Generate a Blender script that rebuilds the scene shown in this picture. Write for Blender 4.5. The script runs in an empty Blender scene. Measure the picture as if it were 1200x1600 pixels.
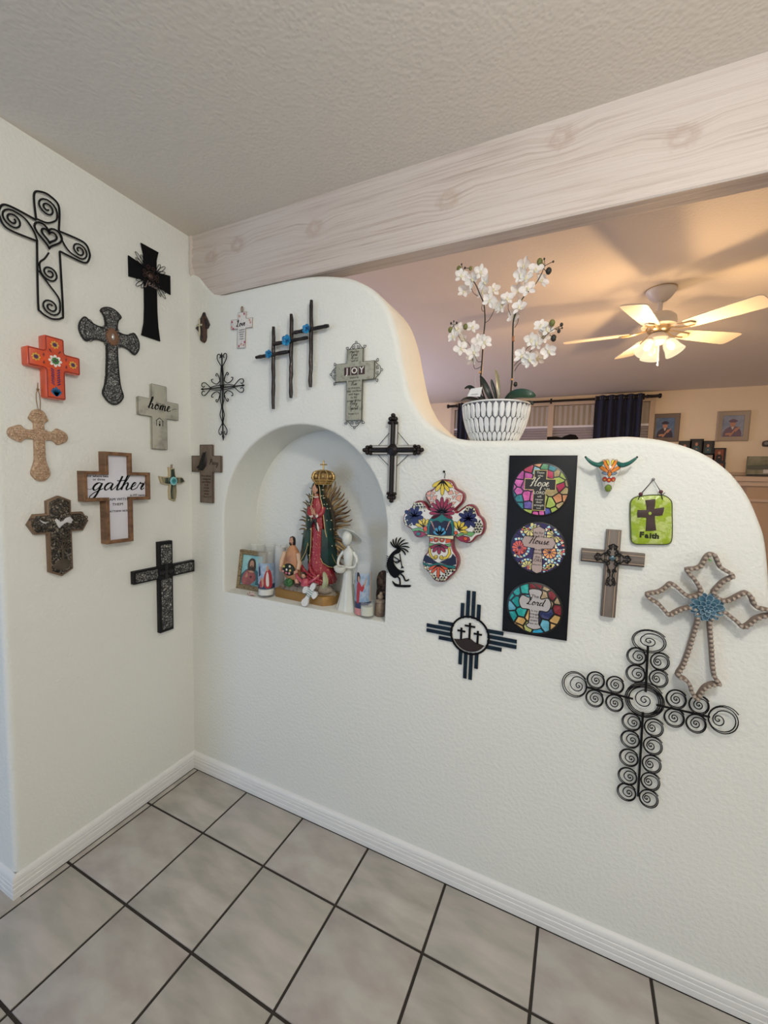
import bpy, bmesh, math, random
from math import sin, cos, pi, radians, hypot, atan2
from mathutils import Vector, Matrix
from mathutils.geometry import tessellate_polygon
random.seed(7)
SC = bpy.context.scene
COL = SC.collection

# ---------------------------------------------------------------- camera
CAM = Vector((1.605618, -1.327255, 1.412482))
CR = Vector((0.9029826, 0.42880483, 0.02736513))
CU = Vector((-0.05993775, 0.06264074, 0.99623471))
CF = Vector((-0.42547608, 0.90122281, -0.08226509))
FPX = 642.83
cd = bpy.data.cameras.new('camera'); cam = bpy.data.objects.new('camera', cd); COL.objects.link(cam)
cd.sensor_fit = 'VERTICAL'; cd.sensor_height = 36; cd.lens = FPX/1600*36; cd.clip_start = .02
m3 = Matrix((CR, CU, -CF)).transposed()
cam.matrix_world = Matrix.Translation(CAM) @ m3.to_4x4()
SC.camera = cam

# ---------------------------------------------------------------- world, lights, exposure
w = bpy.data.worlds.new('world'); SC.world = w; w.use_nodes = True
w.node_tree.nodes['Background'].inputs[0].default_value = (.62, .75, 1, 1)
w.node_tree.nodes['Background'].inputs[1].default_value = .35
vs = SC.view_settings
vs.view_transform = 'Standard'; vs.look = 'None'; vs.gamma = 1; vs.exposure = 0.0; vs.use_curve_mapping = False

def area(name, loc, target, sx, sy, power, col, shape='RECTANGLE', spread=180):
    ld = bpy.data.lights.new(name, 'AREA'); ld.shape = shape; ld.size = sx; ld.size_y = sy; ld.energy = power; ld.color = col
    ld.spread = radians(spread)
    o = bpy.data.objects.new(name, ld); COL.objects.link(o); o.location = loc
    o.rotation_euler = (Vector(target)-Vector(loc)).to_track_quat('-Z', 'Y').to_euler(); return o
def point(name, loc, power, col, r=.03):
    ld = bpy.data.lights.new(name, 'POINT'); ld.energy = power; ld.color = col; ld.shadow_soft_size = r
    o = bpy.data.objects.new(name, ld); COL.objects.link(o); o.location = loc; return o
point('ceiling_lamp_light', (1.95, -1.12, 2.14), 29.5, (1, .965, .90), .07)
area('entry_window_light', (-.7, -3.35, .9), (.2, -.1, .7), .9, 1.3, 20, (.36, .58, 1))
area('side_fill_light', (4.6, -2.4, 1.7), (1.2, -.1, 1.9), 1.4, 1.4, 14, (1, .99, .98))  # added fill from the right, no window is built there
area('back_fill_light', (1.7, -3.3, 2.0), (.9, 0, 2.2), 1.8, .8, 14, (1, .985, .95))  # added fill from behind the camera, stands in for an invented window
area('living_window_light', (-1.2, 2.4, 1.4), (1.6, 1.8, 2.4), 1.4, 1.4, 36, (.72, .72, 1))

# ---------------------------------------------------------------- helpers
def look(px, py):
    return CF + (px-600)/FPX*CR - (py-800)/FPX*CU
def MP(px, py, h=0.):
    d = look(px, py); t = (-h-CAM.y)/d.y; P = CAM+d*t; return (P.x, P.z)
def LP(px, py, h=0.):
    d = look(px, py); t = (h-CAM.x)/d.x; P = CAM+d*t; return (P.y, P.z)

MATS = {}
def mat(name, col, rough=.6, metal=0., bump=None, var=None, emit=None, ior=None, trans=0., alpha=1., coat=0., spec=None):
    if name in MATS: return MATS[name]
    m = bpy.data.materials.new(name); m.use_nodes = True; MATS[name] = m
    nt = m.node_tree; N = nt.nodes; L = nt.links; b = N['Principled BSDF']
    col = tuple(col)+(1,) if len(col) == 3 else col
    b.inputs['Base Color'].default_value = col; b.inputs['Roughness'].default_value = rough; b.inputs['Metallic'].default_value = metal
    b.inputs['Transmission Weight'].default_value = trans; b.inputs['Alpha'].default_value = alpha
    b.inputs['Coat Weight'].default_value = coat
    if spec is not None: b.inputs['Specular IOR Level'].default_value = spec
    if ior: b.inputs['IOR'].default_value = ior
    if emit: b.inputs['Emission Color'].default_value = tuple(emit[0])+(1,); b.inputs['Emission Strength'].default_value = emit[1]
    tc = N.new('ShaderNodeTexCoord')
    if var:      # (scale, second colour, low, high)
        t = N.new('ShaderNodeTexNoise'); t.inputs['Scale'].default_value = var[0]; t.inputs['Detail'].default_value = 5
        if len(var) > 4:
            mp = N.new('ShaderNodeMapping'); mp.inputs['Scale'].default_value = var[4]
            L.new(tc.outputs['Object'], mp.inputs[0]); L.new(mp.outputs[0], t.inputs[0])
        else: L.new(tc.outputs['Object'], t.inputs[0])
        r = N.new('ShaderNodeMapRange'); r.inputs[1].default_value = var[2]; r.inputs[2].default_value = var[3]
        L.new(t.outputs['Fac'], r.inputs[0])
        x = N.new('ShaderNodeMix'); x.data_type = 'RGBA'; x.inputs[6].default_value = col; x.inputs[7].default_value = tuple(var[1])+(1,)
        L.new(r.outputs[0], x.inputs[0]); L.new(x.outputs[2], b.inputs['Base Color'])
    if bump:     # (scale, distance, kind)
        kind = bump[2] if len(bump) > 2 else 'noise'
        if kind == 'noise':
            t = N.new('ShaderNodeTexNoise'); t.inputs['Detail'].default_value = 3; o = 'Fac'
        else:
            t = N.new('ShaderNodeTexVoronoi'); t.feature = 'SMOOTH_F1'; o = 'Distance'
        t.inputs['Scale'].default_value = bump[0]; L.new(tc.outputs['Object'], t.inputs[0])
        bp = N.new('ShaderNodeBump'); bp.inputs['Distance'].default_value = bump[1]; bp.inputs['Strength'].default_value = bump[3] if len(bump) > 3 else 1
        L.new(t.outputs[o], bp.inputs['Height']); L.new(bp.outputs[0], b.inputs['Normal'])
    return m
def relief(name, lo, hi, scale, rough=.45, metal=.6, dist=.002, a=.25, c=.6, wild=1.5):
    """chased metal or carved wood: high spots coloured lighter than the hollows, for wear and highlights"""
    if name in MATS: return MATS[name]
    m = mat(name, lo, rough, metal); nt = m.node_tree; N = nt.nodes; L = nt.links; b = N['Principled BSDF']
    tc = N.new('ShaderNodeTexCoord')
    n = N.new('ShaderNodeTexNoise'); n.inputs['Scale'].default_value = scale*.6; n.inputs['Detail'].default_value = 2
    L.new(tc.outputs['Object'], n.inputs[0])
    ad = N.new('ShaderNodeVectorMath'); ad.operation = 'MULTIPLY_ADD'; ad.inputs[1].default_value = (wild/scale,)*3
    L.new(n.outputs['Color'], ad.inputs[0]); L.new(tc.outputs['Object'], ad.inputs[2])
    v = N.new('ShaderNodeTexVoronoi'); v.inputs['Scale'].default_value = scale; v.feature = 'DISTANCE_TO_EDGE'; L.new(ad.outputs[0], v.inputs[0])
    r = N.new('ShaderNodeMapRange'); r.inputs[1].default_value = .02; r.inputs[2].default_value = .3
    L.new(v.outputs['Distance'], r.inputs[0])
    n2 = N.new('ShaderNodeTexNoise'); n2.inputs['Scale'].default_value = scale*1.7; L.new(tc.outputs['Object'], n2.inputs[0])
    r2 = N.new('ShaderNodeMapRange'); r2.inputs[1].default_value = a; r2.inputs[2].default_value = c+.15; L.new(n2.outputs['Fac'], r2.inputs[0])
    mu = N.new('ShaderNodeMath'); mu.operation = 'MULTIPLY'; L.new(r.outputs[0], mu.inputs[0]); L.new(r2.outputs[0], mu.inputs[1])
    x = N.new('ShaderNodeMix'); x.data_type = 'RGBA'; x.inputs[6].default_value = tuple(lo)+(1,); x.inputs[7].default_value = tuple(hi)+(1,)
    L.new(mu.outputs[0], x.inputs[0]); L.new(x.outputs[2], b.inputs['Base Color'])
    bp = N.new('ShaderNodeBump'); bp.inputs['Distance'].default_value = dist; L.new(mu.outputs[0], bp.inputs['Height']); L.new(bp.outputs[0], b.inputs['Normal'])
    return m

def catmull(pts, closed=False, n=6):
    P = [Vector(p) if len(p) == 3 else Vector((p[0], p[1], 0)) for p in pts]; N = len(P); out = []
    if N < 3: return [tuple(p) for p in P] if len(pts[0]) == 3 else [tuple(p)[:2] for p in P]
    rng = range(N) if closed else range(N-1)
    for i in rng:
        if closed: a, b, c, d = P[i-1], P[i], P[(i+1) % N], P[(i+2) % N]
        else: a, b, c, d = P[max(i-1, 0)], P[i], P[i+1], P[min(i+2, N-1)]
        for k in range(n):
            t = k/n; out.append(.5*((2*b)+(c-a)*t+(2*a-5*b+4*c-d)*t*t+(3*b-a-3*c+d)*t*t*t))
    if not closed: out.append(P[-1])
    return [tuple(p) for p in out] if len(pts[0]) == 3 else [(p.x, p.y) for p in out]
def parea(p): return sum(p[i-1][0]*p[i][1]-p[i][0]*p[i-1][1] for i in range(len(p)))/2
def inset(p, d):
    """move a counter-clockwise outline inwards by d"""
    n = len(p); out = []
    for i in range(n):
        a, b, c = p[i-1], p[i], p[(i+1) % n]
        e1 = Vector((b[0]-a[0], b[1]-a[1])); e2 = Vector((c[0]-b[0], c[1]-b[1]))
        if e1.length < 1e-9 or e2.length < 1e-9: out.append(b); continue
        e1.normalize(); e2.normalize(); n1 = Vector((-e1.y, e1.x)); n2 = Vector((-e2.y, e2.x)); s = n1+n2
        if s.length < .35: s = n1*1
        else: s = s/ max(.35, s.dot(n1))
        out.append((b[0]+s.x*d, b[1]+s.y*d))
    return out
def circle(cx, cy, r, n=20, ry=None, a0=0): return [(cx+r*cos(a0+2*pi*i/n), cy+(ry or r)*sin(a0+2*pi*i/n)) for i in range(n)]
def rect(x0, y0, x1, y1): return [(x0, y0), (x1, y0), (x1, y1), (x0, y1)]
def rrect(x0, y0, x1, y1, r, n=4):
    out = []
    for cx, cy, a in ((x1-r, y0+r, -pi/2), (x1-r, y1-r, 0), (x0+r, y1-r, pi/2), (x0+r, y0+r, pi)):
        out += [(cx+r*cos(a+pi/2*k/n), cy+r*sin(a+pi/2*k/n)) for k in range(n+1)]
    return out
def petal(cx, cy, ang, L, W, n=10):
    """a petal that starts at (cx, cy) and points along ang"""
    out = []
    for i in range(n):
        t = 2*pi*i/n; x = L/2-L/2*cos(t); y = -W/2*sin(t)*(.55+.45*(x/L)) ; out.append((cx+x*cos(ang)-y*sin(ang), cy+x*sin(ang)+y*cos(ang)))
    return out
def spiral(cx, cy, r0, r1, turns, a0, n=14, ysc=1):
    """from radius r0 at angle a0 to r1, turning counter-clockwise for positive turns"""
    k = max(6, int(abs(turns)*n)); return [(cx+(r0+(r1-r0)*i/k)*cos(a0+turns*2*pi*i/k), cy+ysc*(r0+(r1-r0)*i/k)*sin(a0+turns*2*pi*i/k)) for i in range(k+1)]
def mirror_u(pts, u): return [(2*u-x, y) for x, y in pts]
def cross_outline(x0, x1, y0, y1, vx0, vx1, hy0, hy1):
    return [(vx0, y0), (vx1, y0), (vx1, hy0), (x1, hy0), (x1, hy1), (vx1, hy1), (vx1, y1), (vx0, y1), (vx0, hy1), (x0, hy1), (x0, hy0), (vx0, hy0)]

ORG = Vector((0, 0, 0))
class MB:
    def __init__(s): s.v = []; s.f = []; s.mi = []; s.m = 0
    def add(s, vs, fs, m=None):
        o = len(s.v); s.v += [tuple(v) for v in vs]; s.f += [[i+o for i in f] for f in fs]; s.mi += [s.m if m is None else m]*len(fs); return s
    def prism(s, p, h0, h1, bev=0., m=None, back=True, dome=0.):
        p = [tuple(q[:2]) for q in p]
        if parea(p) < 0: p = p[::-1]
        n = len(p)
        def cap(q, off, flip):
            conv = all((q[i][0]-q[i-1][0])*(q[(i+1) % n][1]-q[i][1])-(q[i][1]-q[i-1][1])*(q[(i+1) % n][0]-q[i][0]) > -1e-12 for i in range(n))
            if conv or n < 5: f = [list(range(n))]
            else: f = [list(t) for t in tessellate_polygon([[Vector((x, y, 0)) for x, y in q]])]
            return [[off+i for i in (a[::-1] if flip else a)] for a in f]
        vs = [(x, y, h0) for x, y in p]; fs = cap(p, 0, True) if back else []
        if bev > 0:
            vs += [(x, y, h1-bev) for x, y in p]; q = inset(p, bev*.35); vs += [(x, y, h1-bev*.35) for x, y in q]
            q = inset(p, bev); vs += [(x, y, h1) for x, y in q]; R = 3
        else: vs += [(x, y, h1) for x, y in p]; R = 1
        for r in range(R):
            for i in range(n):
                j = (i+1) % n; fs.append([r*n+i, r*n+j, (r+1)*n+j, (r+1)*n+i])
        if dome:
            c = [sum(x for x, y in p)/n, sum(y for x, y in p)/n]; vs.append((c[0], c[1], h1+dome)); k = len(vs)-1
            for i in range(n): fs.append([R*n+i, R*n+(i+1) % n, k])
        else: fs += cap([(a[0], a[1]) for a in vs[-n:]], R*n, False)
        return s.add(vs, fs, m)
    def box(s, a, b, m=None, bev=0.):
        x0, y0, z0 = a; x1, y1, z1 = b
        return s.prism(rect(x0, y0, x1, y1), z0, z1, bev, m)
    def tube(s, path, r, n=6, closed=False, m=None, flat=1.):
        P = [Vector(p) for p in path]; k = len(P)
        if k < 2: return s
        T = []
        for i in range(k):
            if closed: t = P[(i+1) % k]-P[i-1]
            else: t = P[min(i+1, k-1)]-P[max(i-1, 0)]
            T.append(t.normalized() if t.length > 1e-12 else Vector((0, 0, 1)))
        up = Vector((0, 0, 1)) if abs(T[0].z) < .9 else Vector((1, 0, 0))
        vs = []; nrm = (up-T[0]*up.dot(T[0])).normalized()
        for i in range(k):
            nn = nrm-T[i]*nrm.dot(T[i])
            if nn.length > 1e-6: nrm = nn.normalized()
            b = T[i].cross(nrm); rr = r[i] if isinstance(r, (list, tuple)) else r
            for j in range(n):
                a = 2*pi*(j+.5)/n; vs.append(P[i]+nrm*cos(a)*rr*flat+b*sin(a)*rr)
        fs = []
        for i in range(k if closed else k-1):
            i2 = (i+1) % k
            for j in range(n): j2 = (j+1) % n; fs.append([i*n+j, i*n+j2, i2*n+j2, i2*n+j])
        if not closed: fs += [list(range(n))[::-1], [(k-1)*n+j for j in range(n)]]
        return s.add(vs, fs, m)
    def wire(s, pts, h, r, closed=False, n=5, m=None): return s.tube([(p[0], p[1], h) for p in pts], r, n, closed, m)
    def lathe(s, prof, c=(0, 0, 0), n=20, m=None, axis='z', sx=1, sy=1):
        vs = []; k = len(prof)
        for r, z in prof:
            for j in range(n):
                a = 2*pi*j/n; x, y = r*cos(a)*sx, r*sin(a)*sy
                vs.append((c[0]+x, c[1]+y, c[2]+z) if axis == 'z' else (c[0]+x, c[1]+z, c[2]+y) if axis == 'y' else (c[0]+z, c[1]+x, c[2]+y))
        fs = [[i*n+j, i*n+(j+1) % n, (i+1)*n+(j+1) % n, (i+1)*n+j] for i in range(k-1) for j in range(n)]
        if prof[0][0] > 1e-6: fs.append(list(range(n))[::-1])
        if prof[-1][0] > 1e-6: fs.append([(k-1)*n+j for j in range(n)])
        return s.add(vs, fs, m)
    def ball(s, c, r, n=10, k=6, m=None, rot=None):
        rx, ry, rz = (r, r, r) if not isinstance(r, (tuple, list)) else r
        vs = []; R = rot or Matrix.Identity(3)
        for i in range(k+1):
            t = pi*i/k
            for j in range(n):
                a = 2*pi*j/n; vs.append(Vector(c)+R @ Vector((rx*sin(t)*cos(a), ry*sin(t)*sin(a), -rz*cos(t))))
        fs = [[i*n+j, i*n+(j+1) % n, (i+1)*n+(j+1) % n, (i+1)*n+j] for i in range(k) for j in range(n)]
        return s.add(vs, fs, m)
    def loft(s, rings, m=None, caps=True, closed_ring=True):
        n = len(rings[0]); vs = [p for r in rings for p in r]; fs = []
        for i in range(len(rings)-1):
            for j in range(n if closed_ring else n-1): fs.append([i*n+j, i*n+(j+1) % n, (i+1)*n+(j+1) % n, (i+1)*n+j])
        if caps and closed_ring: fs += [list(range(n))[::-1], [(len(rings)-1)*n+j for j in range(n)]]
        return s.add(vs, fs, m)
    def text(s, body, u, v, h, size, align='CENTER', shear=0., ext=.0004, wide=1., rot=0., m=None, bold=0.):
        c = bpy.data.curves.new('t', 'FONT'); c.body = body; c.size = size; c.align_x = align; c.align_y = 'CENTER'; c.shear = shear; c.extrude = ext; c.resolution_u = 2; c.offset = bold
        o = bpy.data.objects.new('t', c); me = bpy.data.meshes.new_from_object(o)
        ca, sa = cos(rot), sin(rot)
        vs = [(u+(p.co.x*wide)*ca-p.co.y*sa, v+(p.co.x*wide)*sa+p.co.y*ca, h+p.co.z) for p in me.vertices]
        s.add(vs, [list(f.vertices) for f in me.polygons], m)
        bpy.data.meshes.remove(me); bpy.data.objects.remove(o); bpy.data.curves.remove(c); return s
    def ribbon(s, pts, h, w, th=.0006, m=None):
        """flat pen stroke: w(i) half width"""
        n = len(pts); L_, R_ = [], []
        for i, p in enumerate(pts):
            a, b = pts[max(i-1, 0)], pts[min(i+1, n-1)]; d = Vector((b[0]-a[0], b[1]-a[1])); d = d.normalized() if d.length > 1e-9 else Vector((1, 0))
            L_.append((p[0]-d.y*w[i], p[1]+d.x*w[i])); R_.append((p[0]+d.y*w[i], p[1]-d.x*w[i]))
        vs = [(x, y, h+th) for x, y in L_]+[(x, y, h+th) for x, y in R_]+[(x, y, h) for x, y in L_]+[(x, y, h) for x, y in R_]; fs = []
        for i in range(n-1):
            fs += [[i, n+i, n+i+1, i+1], [i, i+1, 2*n+i+1, 2*n+i], [n+i+1, n+i, 3*n+i, 3*n+i+1]]
        return s.add(vs, fs, m)
    def pieces(s, name, mats, parent, **k):
        """every loose piece becomes a part of its own"""
        par = list(range(len(s.v)))
        def find(a):
            while par[a] != a: par[a] = par[par[a]]; a = par[a]
            return a
        for f in s.f:
            for i in f[1:]: par[find(i)] = find(f[0])
        groups = {}
        for f, mi in zip(s.f, s.mi): groups.setdefault(find(f[0]), []).append((f, mi))
        out = []
        for gf in groups.values():
            idx = sorted({i for f, _ in gf for i in f}); mp = {a: b for b, a in enumerate(idx)}
            q = MB(); q.v = [s.v[i] for i in idx]; q.f = [[mp[i] for i in f] for f, _ in gf]; q.mi = [m for _, m in gf]; out.append(q.build(name, mats, parent, **k))
        return out
    def build(s, name, mats, parent=None, smooth=40, weld=True, org=None):
        me = bpy.data.meshes.new(name); o_ = ORG if org is None else Vector(org)
        me.from_pydata([tuple(Vector(v)-o_) for v in s.v], [], s.f)
        mats = mats if isinstance(mats, (list, tuple)) else [mats]
        for q in mats: me.materials.append(q)
        me.polygons.foreach_set('material_index', s.mi); me.update()
        bm = bmesh.new(); bm.from_mesh(me)
        if weld: bmesh.ops.remove_doubles(bm, verts=bm.verts, dist=1e-6)
        bmesh.ops.recalc_face_normals(bm, faces=bm.faces); bm.to_mesh(me); bm.free()
        if smooth:
            me.shade_smooth(); me.set_sharp_from_angle(angle=radians(smooth))
        else: me.shade_flat()
        o = bpy.data.objects.new(name, me); COL.objects.link(o)
        if parent: o.parent = parent
        return o

def tag(o, label=None, cat=None, group=None, kind=None):
    if label: o['label'] = label
    if cat: o['category'] = cat
    if group: o['group'] = group
    if kind: o['kind'] = kind
    return o
def thing(name, loc, label, cat, group=None, rz=0):
    global ORG
    o = bpy.data.objects.new(name, None); COL.objects.link(o); o.location = loc; o.empty_display_size = .05; o.rotation_euler = (0, 0, rz)
    ORG = Vector((0, 0, 0)); return tag(o, label, cat, group)
def hang(name, wall, u, v, label, cat, group=None):
    """a thing on a wall: part meshes are written in wall coordinates (along, up, out)"""
    global ORG
    o = bpy.data.objects.new(name, None); COL.objects.link(o); o.empty_display_size = .05
    if wall == 'main': o.location = (u, 0, v); o.rotation_euler = (pi/2, 0, 0)
    else: o.location = (0, u, v); o.rotation_euler = (pi/2, 0, pi/2)
    ORG = Vector((u, v, 0)); return tag(o, label, cat, group)

# handwriting: strokes in x-height units
GLYPH = {
 'a': (1.3, [[(.95, .85), (.6, 1.0), (.25, .75), (.15, .3), (.4, 0), (.75, .3), (.95, .9), (.92, .3), (1.08, 0), (1.3, .22)]]),
 'd': (1.35, [[(.95, .85), (.6, 1.0), (.25, .75), (.15, .3), (.4, 0), (.75, .3), (1.0, 1.1), (1.15, 2.1), (.95, .4), (1.1, 0), (1.35, .22)]]),
 'g': (1.3, [[(.95, .85), (.6, 1.0), (.25, .75), (.15, .3), (.4, 0), (.75, .3), (.95, .95), (.88, 0), (.7, -.9), (.35, -1.15), (.12, -.85), (.5, -.3), (1.3, .22)]]),
 't': (.8, [[(0, .22), (.4, 1.1), (.5, 1.95), (.38, .7), (.4, .1), (.55, 0), (.8, .22)], [(.02, 1.3), (.45, 1.28), (.95, 1.36)]]),
 'h': (1.2, [[(0, .22), (.4, 1.2), (.58, 2.1), (.4, 2.25), (.28, 1.5), (.15, 0)], [(.15, 0), (.3, .65), (.6, 1.0), (.78, .75), (.74, .2), (.92, 0), (1.2, .22)]]),
 'e': (.9, [[(0, .22), (.4, .5), (.58, .85), (.4, 1.05), (.18, .7), (.2, .15), (.5, 0), (.9, .25)]]),
 'r': (1.0, [[(0, .22), (.22, 1.05), (.34, .88), (.62, .95), (.66, .75), (.58, .3), (.74, 0), (1.0, .25)]]),
 'o': (1.0, [[(.5, 1.0), (.2, .8), (.15, .3), (.4, 0), (.75, .3), (.75, .8), (.5, 1.0), (.6, .75), (1.0, .8)]]),
 'm': (1.5, [[(0, .22), (.22, .98), (.18, 0)], [(.18, 0), (.35, .75), (.55, 1), (.66, .7), (.6, 0)], [(.6, 0), (.8, .75), (1.0, 1), (1.12, .7), (1.1, .2), (1.25, 0), (1.5, .25)]]),
 'p': (1.0, [[(0, .22), (.25, 1.0), (.2, 0), (.1, -1.1)], [(.15, -.3), (.3, .8), (.6, 1.0), (.85, .7), (.75, .15), (.4, 0), (.3, .15), (1.0, .22)]]),
 'v': (1.0, [[(0, .5), (.2, .95), (.33, .3), (.5, 0), (.75, .5), (.8, 1.0), (1.0, .85)]]),
 'u': (1.2, [[(0, .3), (.2, .95), (.2, .3), (.45, 0), (.75, .4), (.85, .95), (.82, .2), (1.0, 0), (1.2, .22)]]),
 's': (.9, [[(0, .22), (.4, .8), (.45, 1.05), (.35, .75), (.6, .4), (.5, .03), (.15, .08)], [(.5, .03), (.7, .08), (.9, .25)]]),
 'y': (1.1, [[(0, .3), (.2, .95), (.25, .3), (.5, .05), (.8, .4), (.85, .95), (.75, -.2), (.5, -1.0), (.2, -.9), (.5, -.3), (1.1, .25)]]),
 'i': (.7, [[(0, .22), (.22, .95), (.2, .25), (.4, 0), (.7, .25)], [(.24, 1.38), (.28, 1.48)]]),
 'l': (.8, [[(0, .22), (.4, 1.2), (.52, 2.1), (.34, 2.2), (.22, 1.2), (.25, .2), (.45, 0), (.8, .22)]]),
 'G': (1.5, [[(1.2, 1.8), (.9, 2.2), (.4, 1.9), (.1, 1.0), (.4, .1), (.9, .1), (1.15, .9), (.7, .95)], [(1.15, .9), (1.1, -.3), (.7, -.5)]]),
 'S': (1.2, [[(1.1, 1.9), (.8, 2.2), (.4, 1.9), (.5, 1.4), (.85, .9), (.8, .2), (.3, 0), (0, .3)], [(.8, .2), (1.2, .25)]]),
 'L': (1.4, [[(.9, 1.8), (.65, 2.25), (.35, 1.8), (.6, 1.4), (.75, 1.9), (.45, .6), (.2, .05), (0, .2), (.3, .28), (.9, 0), (1.4, .22)]]),
 'H': (1.6, [[(-.1, 1.6), (.15, 2.2), (.5, 2.1), (.35, 1.0), (.1, 0), (-.15, .1)], [(1.6, 2.25), (1.25, 1.9), (1.05, .8), (1.05, .05), (1.4, .15), (1.6, .3)], [(.0, .9), (.5, 1.25), (1.2, 1.15)]]),
 'P': (1.2, [[(.45, 2.0), (.3, 1), (.1, 0)], [(0, 1.5), (.4, 2.2), (1.0, 2.0), (.95, 1.3), (.4, 1.0)]]),
 'J': (1.2, [[(.2, 1.7), (.5, 2.2), (1.1, 2.2)], [(.9, 2.2), (.7, .6), (.4, -.5), (0, -.4), (.3, -.1), (1.2, .2)]]),
}
def script(mb, word, u, v, h, xh, w=.12, slant=.25, wide=1., rot=0., m=None, center=True, th=.0006):
    tot = sum(GLYPH[c][0] for c in word); x = -tot/2 if center else 0; ca, sa = cos(rot), sin(rot)
    for c in word:
        adv, strokes = GLYPH[c]
        for st in strokes:
            P = catmull([((x+a+b*slant)*wide*xh, b*xh) for a, b in st], False, 5)
            W = []
            for i in range(len(P)):
                a, b = P[max(i-1, 0)], P[min(i+1, len(P)-1)]; l = hypot(b[0]-a[0], b[1]-a[1]) or 1
                W.append(w*xh*(.95 if (b[1]-a[1])/l < -.35 else .42))
            W = [(W[max(i-1, 0)]+W[i]+W[min(i+1, len(W)-1)])/3 for i in range(len(W))]
            mb.ribbon([(u+a*ca-b*sa, v+a*sa+b*ca) for a, b in P], h, W, th, m)
        x += adv

def voronoi_cells(seeds, clip):
    """convex cells of the seeds inside a convex clip outline"""
    out = []
    for i, s in enumerate(seeds):
        poly = list(clip)
        for j, t in enumerate(seeds):
            if i == j: continue
            mx, my = (s[0]+t[0])/2, (s[1]+t[1])/2; nx, ny = t[0]-s[0], t[1]-s[1]; q = []
            for k in range(len(poly)):
                a, b = poly[k-1], poly[k]; da = (a[0]-mx)*nx+(a[1]-my)*ny; db = (b[0]-mx)*nx+(b[1]-my)*ny
                if (da < 0) != (db < 0): t_ = da/(da-db); q.append((a[0]+(b[0]-a[0])*t_, a[1]+(b[1]-a[1])*t_))
                if db < 0: q.append(b)
            poly = q
            if len(poly) < 3: break
        out.append(poly if len(poly) > 2 else None)
    return out

# ---------------------------------------------------------------- setting
H = 2.44; SILL = .887; LEDGE = 1.541
PLASTER = mat('plaster', (.775, .785, .73), .75, bump=(85, .0035, 'noise', .7))
PLASTER_FAR = mat('far_plaster', (.86, .72, .52), .8, bump=(60, .003, 'noise', .5))
CEIL = mat('ceiling_texture', (.72, .67, .60), .85, bump=(105, .0030, 'voronoi', .38))
TRIM = mat('trim_paint', (.78, .78, .76), .45)
GROUT = mat('grout', (.035, .028, .022), .9, bump=(200, .002))
TILE = mat('tile', (.36, .335, .29), .38, bump=(14, .0012), var=(4.6, (.54, .50, .45), .36, .66, (1, 3.2, 1)))
TILE2 = mat('tile_b', (.40, .35, .32), .38, bump=(14, .0012), var=(5.1, (.51, .49, .44), .35, .65, (1.4, 2.6, 1)))
TILE3 = mat('tile_c', (.36, .35, .30), .42, bump=(14, .0012), var=(4.4, (.53, .48, .44), .3, .65, (1, 3.6, 1)))

def struct(name, mb, m, **k): return tag(mb.build(name, m, **k), kind='structure')
ORG = Vector((0, 0, 0))
# floor slab (grout bed) and tiles
fl = struct('floor', MB().box((-2.2, -3.6, -.12), (5.1, 4.3, -.0035)), GROUT)
X0, Y0, S = .0403, .2506, .3059; g = .0044; cnt = 0
tile_mesh = {}
for k in range(-7, 17):
    for j in range(-1, 10):
        xa, xb = X0+k*S, X0+(k+1)*S; yb, ya = -Y0-(j-0)*S+S*0, -Y0-(j+1)*S
        if j == -1: yb, ya = 0.0, -Y0
        # clip to the rooms
        if xa < -2.1 or xb > 5.05: continue
        parts = []
        if xb <= 0 or xa < 0:
            if ya > -.70:
                if xb > 0: xa2 = max(xa, 0.0)
                else: continue
                parts.append((xa2, xb, ya, yb))
            elif yb > -.70 and xa < 0:   # row crossing the end of the left wall
                if xb > 0: parts += [(0.0, xb, -.70, yb), (xa, xb, ya, -.70+g*2)]
                else: parts.append((xa, xb, ya, -.70))
            else: parts.append((xa, xb, ya, yb))
        else: parts.append((xa, xb, ya, yb))
        for (a, b, c, d) in parts:
            a += g if a > 0.001 or a < -.001 else .0168; b -= g; c += g; d -= (.0168 if abs(d) < 1e-6 else g)
            if b-a < .012 or d-c < .012: continue
            key = (round(b-a, 4), round(d-c, 4), cnt % 3)
            if key not in tile_mesh:
                mb = MB().box((-(b-a)/2, -(d-c)/2, -.02), ((b-a)/2, (d-c)/2, 0), bev=.0015); o = mb.build('tile', [TILE, TILE2, TILE3][cnt % 3], fl); tile_mesh[key] = o.data
            else:
                o = bpy.data.objects.new('tile', tile_mesh[key]); COL.objects.link(o); o.parent = fl
            o.location = ((a+b)/2, (c+d)/2, random.uniform(-.0006, .0003)); cnt += 1
# a living-room floor strip beyond the half wall
struct('trim_1', MB().box((-1.6, .25, -.0034), (5.0, 4.1, .004)), mat('carpet', (.36, .29, .23), .95, bump=(400, .004)))
struct('ceiling', MB().box((-2.2, -3.6, H), (5.1, 4.3, H+.1)), CEIL)
struct('wall_back', MB().box((-2.2, -3.6, 0), (5.1, -3.5, H)), PLASTER)
struct('wall_east', MB().box((5.0, -3.5, 0), (5.1, 4.3, H)), PLASTER)
struct('wall_west', MB().box((-2.2, -3.5, 0), (-2.1, -.7, H)), PLASTER)
struct('wall_far', MB().box((-1.7, 4.1, 0), (5.0, 4.2, H)), PLASTER_FAR)
struct('wall_far_left', MB().box((-1.7, .24, 0), (-1.6, 4.1, H)), PLASTER_FAR)
# left wall block with a rounded outer corner
c = [(-2.1, .24), (-2.1, -.70)]+[(-.02+.02*cos(a), -.68+.02*sin(a)) for a in [(-pi/2+pi/2*k/6) for k in range(7)]]+[(0, .24)]
struct('wall_left', MB().prism(c, 0, H), PLASTER)

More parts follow.
